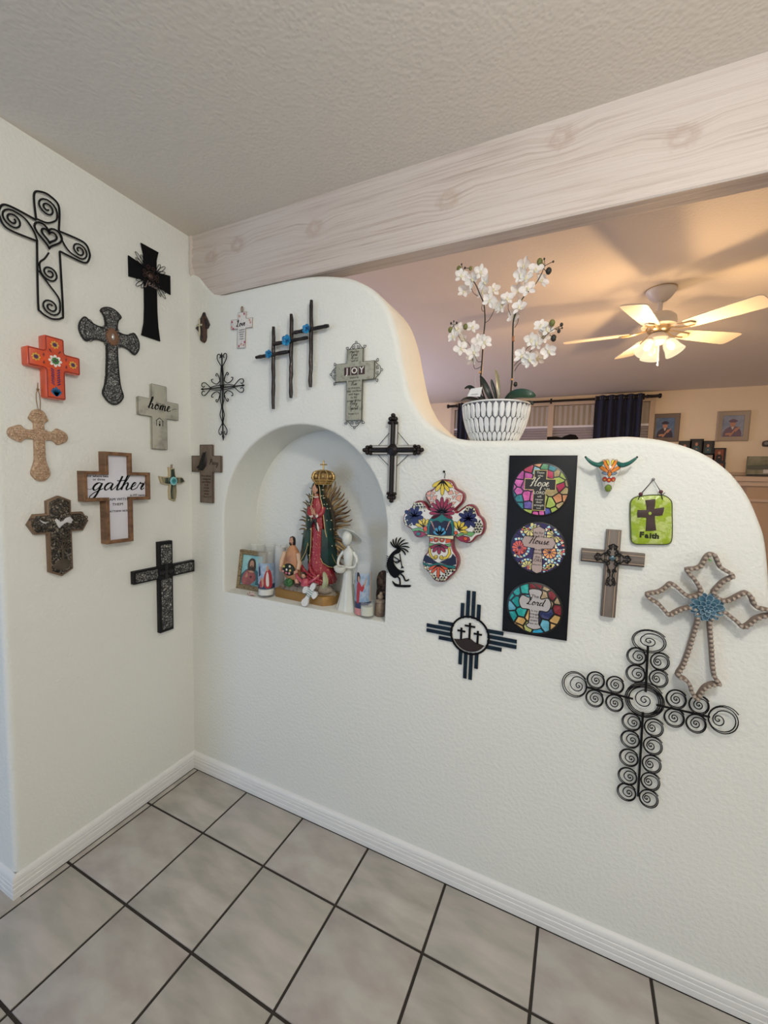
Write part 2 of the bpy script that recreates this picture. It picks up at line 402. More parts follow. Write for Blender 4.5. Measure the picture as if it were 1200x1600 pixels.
# main half wall with its curved top and arched niche
top = catmull([(-.05, 2.315), (.0, 2.296), (.035, 2.283), (.07, 2.262), (.115, 2.215), (.15, 2.185), (.19, 2.1695), (.26, 2.1688), (.36, 2.1688), (.46, 2.1688), (.56, 2.168), (.64, 2.164), (.71, 2.154), (.80, 2.132), (.86, 2.105), (.92, 2.063),
  (.972, 1.998), (1.008, 1.91), (1.03, 1.82), (1.058, 1.716), (1.085, 1.662), (1.12, 1.615), (1.185, 1.565), (1.25, 1.546), (1.32, LEDGE), (1.42, LEDGE), (1.52, LEDGE), (1.60, LEDGE), (1.67, 1.545), (1.73, 1.546), (1.81, 1.533), (1.885, 1.504), (1.945, 1.459), (1.99, 1.398),
  (2.022, 1.325), (2.038, 1.27), (2.057, 1.147), (2.082, 1.0), (2.125, .82), (2.19, .64), (2.27, .5), (2.34, .42), (2.40, .40)], False, 5)
outer = [(-.05, -.03)]+[(2.45, -.03), (2.45, .38)]+top[::-1]
TH = .235
def ring(poly, d, y): return [(x, y, z) for x, z in (inset(poly, d) if d else poly)]
hx0, hx1 = .198, .991; cxn = (hx0+hx1)/2; rn = (hx1-hx0)/2; zs = 1.215
arch = [(hx0, SILL), (hx1, SILL), (hx1, zs*.5+SILL*.5), (hx1, zs)]+[(cxn+rn*cos(a), zs+rn*sin(a)) for a in [pi*k/36 for k in range(1, 36)]]+[(hx0, zs), (hx0, zs*.5+SILL*.5)]
mw = MB()
R = .022; rings = []
for k in range(5):
    a = pi/2*k/4; rings.append(ring(outer, R*(1-sin(a)), R*(1-cos(a))))
rings += [[(x, TH-R, z) for x, y, z in rings[-1]]]
for k in range(1, 5):
    a = pi/2*k/4; rings.append(ring(outer, R*(1-cos(a)), TH-R+R*sin(a)))
mw.loft(rings, caps=False)
ra = .010; arings = []
def arch_ring(d, y):
    q = inset(arch, -d); q[0] = (q[0][0], SILL-d*.25); q[1] = (q[1][0], SILL-d*.25); return [(x, y, z) for x, z in q]
for k in range(4):
    a = pi/2*k/3; arings.append(arch_ring(ra*(1-sin(a)), ra*(1-cos(a))))
arings.append([(x, .205, z) for x, y, z in arings[-1]])
mw.loft(arings, caps=False)
mw.add(arings[-1], [list(range(len(arch)))])
front = [Vector(p) for p in rings[0]]; hole = [Vector(p) for p in arings[0]]
tri = tessellate_polygon([[Vector((p.x, p.z, 0)) for p in front], [Vector((p.x, p.z, 0)) for p in hole]])
mw.add(front+hole, [list(t) for t in tri])
mw.add(rings[-1], [list(range(len(rings[-1])))])
struct('wall_right', mw, PLASTER, smooth=50)

# baseboards: a moulded profile (out, up) swept along the wall
BB = [(0, 0), (.014, 0), (.014, .018), (.0128, .0195), (.0128, .0225), (.014, .024), (.014, .037), (.0122, .0385), (.0122, .0415), (.0136, .043), (.0136, .052), (.0115, .0535), (.0115, .056), (.0128, .058), (.012, .066), (.009, .072), (.005, .0755), (0, .077)]
def baseboard(name, A, B, out, ka, kb):
    A, B, out = Vector(A), Vector(B), Vector(out); d = (B-A).normalized(); mb = MB()
    mb.loft([[tuple(P+out*q[0]+d*(k*q[0])+Vector((0, 0, q[1]))) for q in BB] for P, k in ((A, ka), (B, kb))])
    struct(name, mb, TRIM, smooth=25)
baseboard('baseboard_right', (0, 0, 0), (2.44, 0, 0), (0, -1, 0), 1, 0)
baseboard('baseboard_left', (0, -.70, 0), (0, 0, 0), (1, 0, 0), -1, -1)
baseboard('baseboard_left_return', (-2.1, -.70, 0), (0, -.70, 0), (0, -1, 0), 0, 1)

# whitewashed ceiling beam
def beam_mat():
    m = mat('whitewashed_beam', (.6, .5, .45), .6); nt = m.node_tree; N = nt.nodes; L = nt.links; b = N['Principled BSDF']
    tc = N.new('ShaderNodeTexCoord'); P = tc.outputs['Object']
    knots = [(.13, .04, 2.33), (.66, .01, 2.33), (.28, .01, 2.35), (1.17, .01, 2.30), (1.79, .01, 2.30), (1.50, .01, 2.385), (2.4, .01, 2.3), (3.1, .01, 2.35)]
    acc = None; dist = None
    for k in knots:
        s = N.new('ShaderNodeVectorMath'); s.operation = 'SUBTRACT'; s.inputs[1].default_value = k; L.new(P, s.inputs[0])
        sc = N.new('ShaderNodeVectorMath'); sc.operation = 'MULTIPLY'; sc.inputs[1].default_value = (.75, .3, 1); L.new(s.outputs[0], sc.inputs[0])
        ln = N.new('ShaderNodeVectorMath'); ln.operation = 'LENGTH'; L.new(sc.outputs[0], ln.inputs[0])
        if acc is None: acc = ln.outputs['Value']
        else:
            mn = N.new('ShaderNodeMath'); mn.operation = 'MINIMUM'; L.new(acc, mn.inputs[0]); L.new(ln.outputs['Value'], mn.inputs[1]); acc = mn.outputs[0]
    # grain pushed aside near knots
    fall = N.new('ShaderNodeMapRange'); fall.inputs[1].default_value = 0; fall.inputs[2].default_value = .07; fall.inputs[3].default_value = .02; fall.inputs[4].default_value = 0; L.new(acc, fall.inputs[0])
    sep = N.new('ShaderNodeSeparateXYZ'); L.new(P, sep.inputs[0])
    za = N.new('ShaderNodeMath'); za.operation = 'ADD'; L.new(sep.outputs[2], za.inputs[0]); L.new(fall.outputs[0], za.inputs[1])
    cmb = N.new('ShaderNodeCombineXYZ'); L.new(sep.outputs[0], cmb.inputs[0]); L.new(sep.outputs[1], cmb.inputs[1]); L.new(za.outputs[0], cmb.inputs[2])
    mp = N.new('ShaderNodeMapping'); mp.inputs['Scale'].default_value = (.8, 24, 38); L.new(cmb.outputs[0], mp.inputs[0])
    n = N.new('ShaderNodeTexNoise'); n.inputs['Scale'].default_value = 3.4; n.inputs['Detail'].default_value = 6; n.inputs['Roughness'].default_value = .6; L.new(mp.outputs[0], n.inputs[0])
    mp2 = N.new('ShaderNodeMapping'); mp2.inputs['Scale'].default_value = (.6, 3, 4); L.new(P, mp2.inputs[0])
    n2 = N.new('ShaderNodeTexNoise'); n2.inputs['Scale'].default_value = 2.2; n2.inputs['Detail'].default_value = 3; L.new(mp2.outputs[0], n2.inputs[0])
    cr = N.new('ShaderNodeValToRGB'); cr.color_ramp.elements[0].position = .3; cr.color_ramp.elements[0].color = (.38, .29, .245, 1); cr.color_ramp.elements[1].position = .68; cr.color_ramp.elements[1].color = (.62, .555, .505, 1)
    e = cr.color_ramp.elements.new(.5); e.color = (.56, .485, .435, 1); L.new(n.outputs['Fac'], cr.inputs[0])
    x = N.new('ShaderNodeMix'); x.data_type = 'RGBA'; x.inputs[7].default_value = (.60, .54, .495, 1); L.new(cr.outputs[0], x.inputs[6])
    mr = N.new('ShaderNodeMapRange'); mr.inputs[1].default_value = .4; mr.inputs[2].default_value = .62; mr.inputs[3].default_value = .15; mr.inputs[4].default_value = .75; L.new(n2.outputs['Fac'], mr.inputs[0]); L.new(mr.outputs[0], x.inputs[0])
    # knots: darker broken rings
    nk = N.new('ShaderNodeTexNoise'); nk.inputs['Scale'].default_value = 60; L.new(P, nk.inputs[0])
    ka = N.new('ShaderNodeMath'); ka.operation = 'MULTIPLY_ADD'; ka.inputs[1].default_value = .03; L.new(nk.outputs['Fac'], ka.inputs[0]); L.new(acc, ka.inputs[2])
    kr = N.new('ShaderNodeValToRGB'); kr.color_ramp.elements[0].position = .02; kr.color_ramp.elements[0].color = (0, 0, 0, 1); kr.color_ramp.elements[1].position = .05; kr.color_ramp.elements[1].color = (0, 0, 0, 1)
    e = kr.color_ramp.elements.new(.033); e.color = (.55, .55, .55, 1); L.new(ka.outputs[0], kr.inputs[0])
    y = N.new('ShaderNodeMix'); y.data_type = 'RGBA'; y.inputs[7].default_value = (.42, .31, .25, 1); L.new(x.outputs[2], y.inputs[6]); L.new(kr.outputs[0], y.inputs[0])
    L.new(y.outputs[2], b.inputs['Base Color'])
    bp = N.new('ShaderNodeBump'); bp.inputs['Distance'].default_value = .0025; bp.inputs['Strength'].default_value = .8; L.new(n.outputs['Fac'], bp.inputs['Height']); L.new(bp.outputs[0], b.inputs['Normal'])
    return m
bm_ = MB(); bm_.loft([[(x, y, z) for y, z in [(.004, H-.2713+.004), (.008, H-.2713), (.072, H-.2713), (.076, H-.2713+.004), (.076, H), (.004, H)]] for x in (0, 5.0)])
struct('trim_2', bm_, beam_mat(), smooth=20)
# rough plaster dabs where the beam meets the left wall
pl = MB()
rr = random.Random(3)
L1 = [(0, .003, 2.28)]
prof = []
for k in range(15):
    z = 2.27+.17*k/14; wd = .012+.012*rr.random()+(.012 if k < 3 else 0); prof.append((wd, z))
pl.loft([[(0, .0045, z), (wd*.3, -.0005-.002*rr.random(), z), (wd, .0042, z), (wd, .006, z), (0, .006, z)] for wd, z in prof])
struct('trim_3', pl, mat('plaster_dab', (.62, .55, .50), .85, bump=(90, .004)))

# ---------------------------------------------------------------- common materials for the wall pieces
IRON = mat('black_wire', (.006, .006, .007), .45, 0, spec=.25)
IRONB = mat('dark_brown_iron', (.02, .015, .013), .5, .5, bump=(150, .001))
BLACK = mat('black_paint', (.004, .004, .005), .6, spec=.12)
INK = mat('ink', (.01, .01, .01), .8, spec=.1)
WHITE = mat('white_glaze', (.82, .82, .78), .3)
SILVER = mat('silver_edge', (.55, .55, .53), .3, .9)
BRONZE = mat('bronze', (.30, .20, .13), .4, .8)
STRING = mat('jute', (.25, .15, .07), .9)
NAILM = mat('nail', (.3, .3, .3), .35, .9)

# 1 black wire cross with a heart
t = hang('wire_cross', 'left', -.541, 2.095, 'black wire cross with spirals and a heart, highest on the left wall', 'cross', None)
u0 = -.541; h = .012; r = .0032
fr = MB()
def uend(cx, cy, ang, w0, w1, L):
    """open-ended rounded arm outline pointing along ang"""
    p = [(0, -w0), (L-w1*1.0, -w1), (L-w1*.3, -w1*.85), (L, -w1*.25), (L, w1*.25), (L-w1*.3, w1*.85), (L-w1*1.0, w1), (0, w0)]
    p = catmull(p, False, 5); ca, sa = cos(ang), sin(ang)
    return [(cx+x*ca-y*sa, cy+x*sa+y*ca) for x, y in p]
for ang, L, s_ in ((pi/2, .092, (u0, 2.195)), (0, .092, (u0+.032, 2.160)), (pi, .092, (u0-.032, 2.160)), (-pi/2, .222, (u0, 2.126))):
    fr.wire(uend(s_[0], s_[1], ang, .0315, .035, L), h, r)
for sx in (-1, 1):
    for sy, yy in ((1, 2.195), (-1, 2.126)): fr.wire([(u0+sx*.0315, yy), (u0+sx*.032, 2.160+sy*.0325)], h, r)
fr.build('frame', IRON, t)
sc = MB()
def curl(c, R, a0, turns, tail):
    sp = spiral(c[0], c[1], R, .005, turns, a0, 16)
    sc.wire(catmull(tail, False, 5)[:-1]+sp if tail else sp, h, r*.85)
a = pi
curl((u0+.0, 2.245), .028, 0, 1.9, [(u0-.03, 2.196), (u0+.0, 2.2), (u0+.025, 2.222), (u0+.028, 2.245)])
curl((u0-.092, 2.159), .027, pi/2, 1.9, [(u0-.030, 2.128), (u0-.040, 2.155), (u0-.062, 2.180), (u0-.092, 2.186)])
curl((u0+.092, 2.160), .026, -pi/2, 1.9, [(u0+.032, 2.190), (u0+.042, 2.162), (u0+.062, 2.140), (u0+.092, 2.134)])
curl((u0+.0, 2.045), .026, pi, 1.9, [(u0, 2.108), (u0-.012, 2.085), (u0-.026, 2.066), (u0-.026, 2.045)])
curl((u0+.0, 1.94), .027, 0, -1.9, [(u0-.03, 2.04), (u0-.005, 2.01), (u0+.024, 1.975), (u0+.027, 1.94)])
sc.build('scrollwork', IRON, t)
he = MB()
def heart(cx, cy, s): return [(cx+s*.0625*16*sin(q)**3, cy+s*.0625*(13*cos(q)-5*cos(2*q)-2*cos(3*q)-cos(4*q))) for q in [2*pi*i/36 for i in range(36)]]
he.wire(heart(u0, 2.160, .038), h+.003, r, True); he.wire(heart(u0+.002, 2.160, .021), h+.003, r, True)
he.build('heart', IRON, t)

# 2 black flared cross with scrollwork
t = hang('metal_cross', 'left', -.188, 2.12, 'flat black cross with flared ends and fine wire petals, near the corner by the ceiling', 'cross')
u0 = -.187
pts = [(u0-.037, 2.299), (u0-.028, 2.262), (u0-.027, 2.218), (u0-.05, 2.222), (u0-.088, 2.228), (u0-.088, 2.152), (u0-.05, 2.160), (u0-.027, 2.163), (u0-.0275, 2.06), (u0-.031, 2.0), (u0-.042, 1.949),
  (u0+.038, 1.949), (u0+.031, 2.0), (u0+.0275, 2.06), (u0+.027, 2.163), (u0+.05, 2.160), (u0+.089, 2.154), (u0+.089, 2.230), (u0+.05, 2.222), (u0+.027, 2.218), (u0+.028, 2.262), (u0+.037, 2.299)]
MB().prism(pts[::-1], .003, .009, .001).build('body', BLACK, t)
fm = MB()
for sx in (-1, 1):
    for sy in (-1, 1):
        cx, cy = u0+sx*.022, 2.19+sy*.022
        for da, L, W in ((-.35, .045, .012), (0, .058, .014), (.35, .045, .012)):
            a = atan2(sy, sx)+da; fm.wire(petal(cx, cy, a, L, W, 14), .011, .0012, True)
fm.pieces('petal_wire', IRON, t)
md = MB()
for k in range(4):
    a = pi/2*k
    for s in (-1, 1): md.wire(spiral(u0+.026*cos(a)+.009*s*sin(a), 2.19+.03*sin(a)+.009*s*cos(a), .010, .002, 1.3*s, a+pi, 10), .0105, .0016)
md.ball((u0, 2.19, .010), (.012, .012, .005)); md.wire(circle(u0, 2.19, .016, 16), .0105, .0017, True)
md.build('medallion', mat('dull_bronze', (.09, .06, .05), .4, .8), t)
lt = MB(); script(lt, 'esus', u0+.012, 2.150, .0105, .013, .16); lt.text('J', u0-.021, 2.155, .0105, .035, ext=.0006, shear=.3)
lt.build('lettering', mat('worn_silver', (.35, .31, .29), .35, .8), t)

# 3 pewter cross
t = hang('pewter_cross', 'left', -.346, 1.83, 'large embossed pewter cross with rounded flared ends and a brown oval medallion', 'cross')
u0 = -.346; cy = 1.905
def flare(L, w0, w1, n=6):
    half = [(.030, -w0*1.12), (L*.45, -w0*1.05), (L*.66, -w1*.72), (L*.80, -w1), (L*.90, -w1*.78), (L*.975, -w1*.40), (L, 0)]
    return half+[(x, -y) for x, y in half[-2::-1]]
pts = []
for ang, L, w0, w1 in ((0, .105, .022, .040), (pi/2, .103, .020, .036), (pi, .110, .022, .040), (-pi/2, .245, .019, .037)):
    P = flare(L, w0, w1)
    if ang == -pi/2: P = [(.03, -.020), (.10, -.021), (.17, -.027), (.205, -.037), (.222, -.032), (.238, -.018), (.245, 0)]; P = P+[(x, -y) for x, y in P[-2::-1]]
    ca, sa = cos(ang), sin(ang); pts += [(u0+x*ca-y*sa, cy+x*sa+y*ca) for x, y in P]
pts = catmull(pts, True, 4)
PEW = relief('pewter', (.006, .006, .006), (.80, .80, .77), 140, .4, 0., .0025, .36, .5, wild=2.5)  # pale colour is worn metal plus highlights painted into it
MB().prism(pts, .0, .010, .004).build('body', PEW, t)
rim = MB(); rim.wire(pts, .0085, .0028, True); rim.wire([(u0+(x-u0)*.86, cy-.02+(y-cy+.02)*.93) for x, y in pts], .0105, .0012, True); rim.build('rim', mat('dark_pewter', (.02, .02, .02), .4, .3), t)
md = MB(); md.prism(circle(u0, cy, .021, 24, .029), .009, .015, .003)
for k in range(14): a = 2*pi*k/14; md.ball((u0+.021*cos(a), cy+.028*sin(a), .013), .0045, 7, 4)
md.build('medallion', mat('brown_enamel', (.23, .12, .07), .5, .2, bump=(200, .001)), t)
MB().ball((u0, cy, .016), (.006, .012, .004)).build('medallion_figure', SILVER, t)
cl = MB()
for k in range(4):
    a = pi/4+pi/2*k; cx, cy2 = u0+.03*cos(a), cy+.035*sin(a)
    cl.ball((cx, cy2, .009), .006, 8, 5); cl.wire(spiral(cx, cy2, .010, .003, 1, a, 10), .009, .0018)
tag(cl.build('corner_scroll', PEW, t), kind='stuff')
fl_ = MB()
for cx, cy2 in ((u0, 1.975), (u0-.078, cy), (u0+.075, cy), (u0, 1.70), (u0, 1.80)):
    for k in range(7): a = 2*pi*k/7; fl_.ball((cx+.011*cos(a), cy2+.011*sin(a), .0105), .0035, 7, 4)
    fl_.ball((cx, cy2, .011), .0045, 7, 4)
tag(fl_.build('rosettes', PEW, t), kind='stuff')

# 4 orange painted cross
t = hang('painted_cross', 'left', -.545, 1.74, 'thick glossy orange cross painted with flowers and a blue leaf', 'cross')
u0 = -.5455
ORANGE = mat('orange_lacquer', (.70, .085, .02), .22, coat=.5, var=(30, (.62, .07, .02), .4, .6)); DRED = mat('dark_red', (.22, .01, .012), .25, coat=.5)
out = cross_outline(-.6215, -.4700, 1.642, 1.8405, u0-.0285, u0+.0285, 1.734, 1.793)
def soft(p, r):
    q = []
    n = len(p)
    for i in range(n):
        a, b, c = Vector(p[i-1]), Vector(p[i]), Vector(p[(i+1) % n]); q += [tuple(b+(a-b).normalized()*r), tuple(b+((a-b).normalized()+(c-b).normalized())*r*.3), tuple(b+(c-b).normalized()*r)]
    return q
out = soft([tuple(p) for p in out], .005)
MB().prism(out, .0, .034, .004).build('body', ORANGE, t)
o2 = inset(out, .004); rg = MB(); rg.tube([(x, y, .0345) for x, y in o2], .0012, 5, True); rg.build('painted_edge', DRED, t)
YEL = mat('yellow_paint', (.75, .48, .07), .3); GRN = mat('green_paint', (.05, .22, .04), .3); BLU = mat('blue_paint', (.01, .13, .30), .3); DK = mat('dark_paint', (.06, .02, .03), .3); PUR = mat('plum_paint', (.10, .03, .12), .3)
fw = MB()
for cx, cy2, R_, pm, cm in ((u0, 1.815, .0125, 0, 3), (u0-.053, 1.764, .0125, 0, 3), (u0+.052, 1.764, .0125, 0, 3), (u0, 1.764, .020, 1, 2)):
    for k in range(8): fw.prism(petal(cx, cy2, 2*pi*k/8, R_, R_*.62, 8), .0335, .0348, m=pm); fw.prism(petal(cx, cy2, 2*pi*k/8, R_*.6, R_*.3, 8), .0345, .0354, m=cm)
    fw.prism(circle(cx, cy2, R_*.2, 8), .034, .0358, m=3)
for sx in (-1, 1):
    for k in range(7): y = 1.735-.0075*k; fw.prism(petal(u0+sx*.003, y-.004, pi/2-sx*.9, .0135, .0055, 8), .0335, .0347, m=3)
    fw.prism(petal(u0+sx*.032, 1.770, pi/2, .011, .006), .0335, .0347, m=5); fw.prism(petal(u0+sx*.032, 1.758, -pi/2, .011, .006), .0335, .0347, m=5)
    fw.prism(petal(u0+sx*.009, 1.788, pi/2+sx*-.6, .014, .006), .0335, .0347, m=5)
for k in range(-2, 3): fw.prism(petal(u0, 1.650, pi/2-k*.32, .032-.004*abs(k), .011, 10), .0335, .0348, m=4)
tag(fw.build('painted_flowers', [YEL, WHITE, GRN, PUR, BLU, mat('maroon_paint', (.18, .03, .03), .3)], t), kind='stuff')

# 5 home cross
t = hang('sign_cross', 'left', -.163, 1.64, 'grey-beige wooden cross lettered home above a small house outline', 'cross')
out = soft(cross_outline(-.254, -.0735, 1.507, 1.768, -.1965, -.1285, 1.637, 1.707), .002)
GREIGE = mat('greige_wood', (.44, .43, .36), .75, bump=(60, .001), var=(30, (.30, .29, .24), .5, .72))
MB().prism(out, 0, .014, .0015).build('body', GREIGE, t)
eg = MB(); eg.tube([(x, y, .0125) for x, y in out], .0011, 5, True); eg.build('worn_edge', mat('dark_edge', (.12, .11, .09), .8), t)
lt = MB(); script(lt, 'home', -.163, 1.668, .014, .021, .14, wide=1.05)
lt.ribbon(catmull([(-.215, 1.676), (-.205, 1.6695), (-.197, 1.672)], False, 4), .014, [.0007]*9); lt.ribbon(catmull([(-.105, 1.676), (-.095, 1.682), (-.082, 1.684)], False, 4), .014, [.0007]*9)
lt.text('bless our', -.158, 1.694, .014, .011)
for a, b in (((-.180, 1.622), (-.163, 1.636)), ((-.163, 1.636), (-.146, 1.622)), ((-.177, 1.624), (-.177, 1.602)), ((-.149, 1.624), (-.149, 1.602))): lt.ribbon([a, b], .014, [.0011]*2)
lt.prism(rect(-.166, 1.602, -.160, 1.613), .014, .0147); lt.prism(rect(-.1655, 1.617, -.1605, 1.621), .014, .0147)
tag(lt.build('lettering', INK, t), kind='stuff')

# 6 beaded tan cross on a string
t = hang('beaded_cross', 'left', -.585, 1.5, 'tan cross covered in small pearl beads, hanging from a brown string', 'cross')
u0 = -.585; cy = 1.521
def lobe(L, w, s=1): return [(.016, -w), (L*.42, -w*.95), (L*.52, -w*1.3), (L*.60, -w*1.75), (L*.72, -w*1.55), (L*.84, -w*1.25), (L*.95, -w*.85), (L, 0)]
pts = []
for ang, L in ((0, .083), (pi/2, .083), (pi, .083), (-pi/2, .150)):
    P = lobe(L, .0155) if ang != -pi/2 else [(.016, -.0155), (.06, -.0155), (.085, -.017), (.105, -.023), (.125, -.027), (.138, -.021), (.147, -.012), (.150, 0)]
    P = P+[(x, -y) for x, y in P[-2::-1]]; ca, sa = cos(ang), sin(ang); pts += [(u0+x*ca-y*sa, cy+x*sa+y*ca) for x, y in P]
pts = catmull(pts, True, 3)
MB().prism(pts, 0, .010, .003).build('body', mat('tan_resin', (.36, .22, .13), .6, bump=(260, .0015), var=(120, (.55, .40, .27), .4, .6)), t)
def inside(p, poly):
    c = False
    for i in range(len(poly)):
        a, b = poly[i-1], poly[i]
        if (a[1] > p[1]) != (b[1] > p[1]) and p[0] < (b[0]-a[0])*(p[1]-a[1])/(b[1]-a[1])+a[0]: c = not c
    return c
ip = inset(pts if parea(pts) > 0 else pts[::-1], .004); bd = MB(); rr = random.Random(5)
for i in range(-30, 30):
    for j in range(-40, 30):
        p = (u0+i*.0088+(j % 2)*.0044, cy+j*.0078)
        if inside(p, ip): bd.ball((p[0], p[1], .0105), .0030 if rr.random() < .7 else .0022, 7, 4)
tag(bd.build('beads', mat('bronze_pearl', (.62, .45, .32), .2, .7), t), kind='stuff')
st = MB()
for s in (-1, 1): st.tube(catmull([(u0+s*.002, 1.598, .012), (u0+s*.005, 1.625, .010), (u0+s*.0045, 1.652, .008), (u0+.001, 1.668, .006), (u0+.001, 1.688, .008)], False, 4), .0011, 5)
st.ball((u0+.001, 1.667, .006), .004, 8, 5); st.build('string', STRING, t)

# 7 gather cross
t = hang('framed_cross', 'left', -.35, 1.31, 'wood-framed white cross lettered gather, the largest piece low on the left wall', 'cross')
uc = -.3505
out = cross_outline(-.4745, -.2265, 1.1393, 1.4813, uc-.0503, uc+.0503, 1.3000, 1.4085)
inn = cross_outline(-.4745+.017, -.2265-.017, 1.1393+.017, 1.4813-.017, uc-.0503+.0095, uc+.0503-.0095, 1.3000+.012, 1.4085-.012)
inn = inset(out, .0125)
WOODF = mat('stained_frame', (.25, .13, .06), .5, bump=(90, .001), var=(8, (.12, .055, .025), .35, .65, (6, 6, 1)))
f = MB(); n = len(out)
f.loft([[(x, y, .0) for x, y in out], [(x, y, .038) for x, y in out], [(x, y, .040) for x, y in inset(out, .002)], [(x, y, .040) for x, y in inset(out, .0105)], [(x, y, .038) for x, y in inn], [(x, y, .022) for x, y in inn]], caps=False)
f.build('frame', WOODF, t, smooth=20)
MB().prism(inset(out, .004), .0015, .024).build('panel', mat('white_panel', (.74, .74, .80), .6), t)
lt = MB(); script(lt, 'gather', -.345, 1.340, .0245, .0270, .125, .35, wide=1.12)
lt.ribbon(catmull([(-.456, 1.345), (-.445, 1.343), (-.436, 1.349)], False, 4), .0245, [.0008]*9); lt.ribbon(catmull([(-.252, 1.348), (-.244, 1.36), (-.238, 1.374)], False, 4), .0245, [.0012]*9)
lt.text('for where two', -.418, 1.3905, .0245, .0125); lt.text('or three', -.415, 1.379, .0245, .0125); lt.text('in MY name,', -.270, 1.318, .0245, .0125)
lt.text('I AM WITH', -.350, 1.304, .0245, .0145, wide=1.1); lt.text('THEM', -.350, 1.285, .0245, .0145, wide=1.1); lt.text('MATTHEW 18:20', -.350, 1.259, .0245, .0105)
lt.build('lettering', INK, t)

# 8 small ragged wooden cross, turquoise flower
t = hang('small_cross', 'left', -.103, 1.37, 'small ragged dark and cream cross with a turquoise flower disc', 'cross')
pts = [(-.121, 1.434), (-.111, 1.428), (-.094, 1.431), (-.092, 1.402), (-.088, 1.392), (-.062, 1.392), (-.054, 1.389), (-.042, 1.372), (-.062, 1.363), (-.087, 1.362), (-.085, 1.33), (-.088, 1.302), (-.094, 1.286), (-.119, 1.296), (-.121, 1.33), (-.118, 1.358), (-.140, 1.360), (-.156, 1.364), (-.160, 1.378), (-.1655, 1.395), (-.14, 1.392), (-.120, 1.393), (-.119, 1.41)]
MB().prism(pts[::-1], 0, .014, .0025, m=0).build('body', mat('cream_edge', (.48, .41, .26), .6), t)
q = inset(pts[::-1] if parea(pts) < 0 else pts, .0038)
MB().prism(q, .012, .0146, .0005).build('inlay', mat('dark_green_grain', (.02, .045, .035), .5, var=(9, (.28, .25, .15), .48, .62, (6, 1, 1)), bump=(120, .001)), t)
f = MB()
for k in range(12): a = 2*pi*k/12; f.ball((-.1035+.0135*cos(a), 1.3745+.0145*sin(a), .0165), (.0045, .0045, .003), 8, 4, 0)
f.prism(circle(-.1035, 1.3745, .0125, 18, .0135), .014, .019, .002, m=1); f.wire(spiral(-.1035, 1.3745, .009, .001, 2, 0, 12), .0193, .0009, m=2)
f.build('flower', [mat('pale_turquoise', (.30, .62, .68), .4), mat('turquoise', (.08, .42, .45), .4), mat('teal_dark', (.02, .10, .10), .4)], t)
MB().tube([(-.107, 1.428, .004), (-.107, 1.446, .006), (-.101, 1.446, .006), (-.101, 1.428, .004)], .0014).build('hanger', STRING, t)

# 9 brown cross with pointed ends
t = hang('carved_cross', 'left', -.541, 1.19, 'brown and black carved cross with pointed ends, left of the framed cross', 'cross')
u0 = -.5405
pts = [(u0, 1.3225), (u0+.036, 1.306), (u0+.036, 1.264), (u0+.072, 1.264), (u0+.0905, 1.2305), (u0+.072, 1.197), (u0+.036, 1.197), (u0+.036, 1.066), (u0, 1.0455), (u0-.036, 1.066), (u0-.036, 1.197), (u0-.072, 1.197), (u0-.0905, 1.2305), (u0-.072, 1.264), (u0-.036, 1.264), (u0-.036, 1.306)]
MB().prism(pts, 0, .018, .003).build('body', mat('brown_rim', (.20, .13, .08), .45, .3), t)
BRR = relief('brown_relief', (.008, .006, .004), (.42, .36, .28), 75, .35, .3, .003, wild=3.0)
q = inset(pts[::-1] if parea(pts) < 0 else pts, .006); MB().prism(q, .014, .0195, .001).build('carved_panel', BRR, t)
rl = MB(); cyr = 1.115
for k in range(9):
    a = radians(20+17.5*k); rl.prism(petal(u0+.002+.010*cos(a), 1.135+.010*sin(a), a, .027 if k % 2 else .022, .0045, 8), .019, .0225)
rl.prism(cross_outline(u0-.010, u0+.014, 1.105, 1.152, u0-.0015, u0+.0055, 1.138, 1.144), .019, .0235, .001)
rl.prism([(u0-.028, 1.085), (u0-.012, 1.10), (u0+.004, 1.107), (u0+.02, 1.098), (u0+.029, 1.088), (u0+.02, 1.075), (u0-.0, 1.066), (u0-.02, 1.075)], .019, .0225, .0015)
for q_ in ([(-.03, 1.165), (-.015, 1.175), (.0, 1.170), (.015, 1.172), (.03, 1.185)], [(-.03, 1.18), (-.01, 1.188), (.01, 1.18), (.03, 1.20)], [(-.028, 1.285), (-.01, 1.300), (.012, 1.298), (.028, 1.285)], [(-.02, 1.272), (0, 1.262), (.02, 1.275)]):
    rl.wire(catmull([(u0+a, b) for a, b in q_], False, 5), .020, .0022)
for s in (-1, 1):
    for k in range(4): rl.wire(spiral(u0+s*(.046+.011*k), 1.230+(.014 if k % 2 else -.012), .009, .002, 1.2*s, k, 10), .020, .0017)
tag(rl.build('relief', mat('relief_bronze', (.10, .08, .06), .35, .5), t), kind='stuff')
wv = MB()
for P in ([(-.013, 1.247), (.0, 1.234), (.008, 1.237), (.014, 1.245), (.028, 1.250), (.037, 1.239), (.031, 1.226), (.018, 1.231), (.010, 1.227), (-.005, 1.213), (-.010, 1.222), (-.017, 1.240)], [(-.062, 1.247), (-.053, 1.241), (-.045, 1.236), (-.036, 1.238), (-.045, 1.231), (-.055, 1.237)]):
    wv.prism([(u0+a, b) for a, b in P], .0195, .023, .001)
wv.pieces('dove', mat('dove_white', (.60, .60, .60), .5), t)

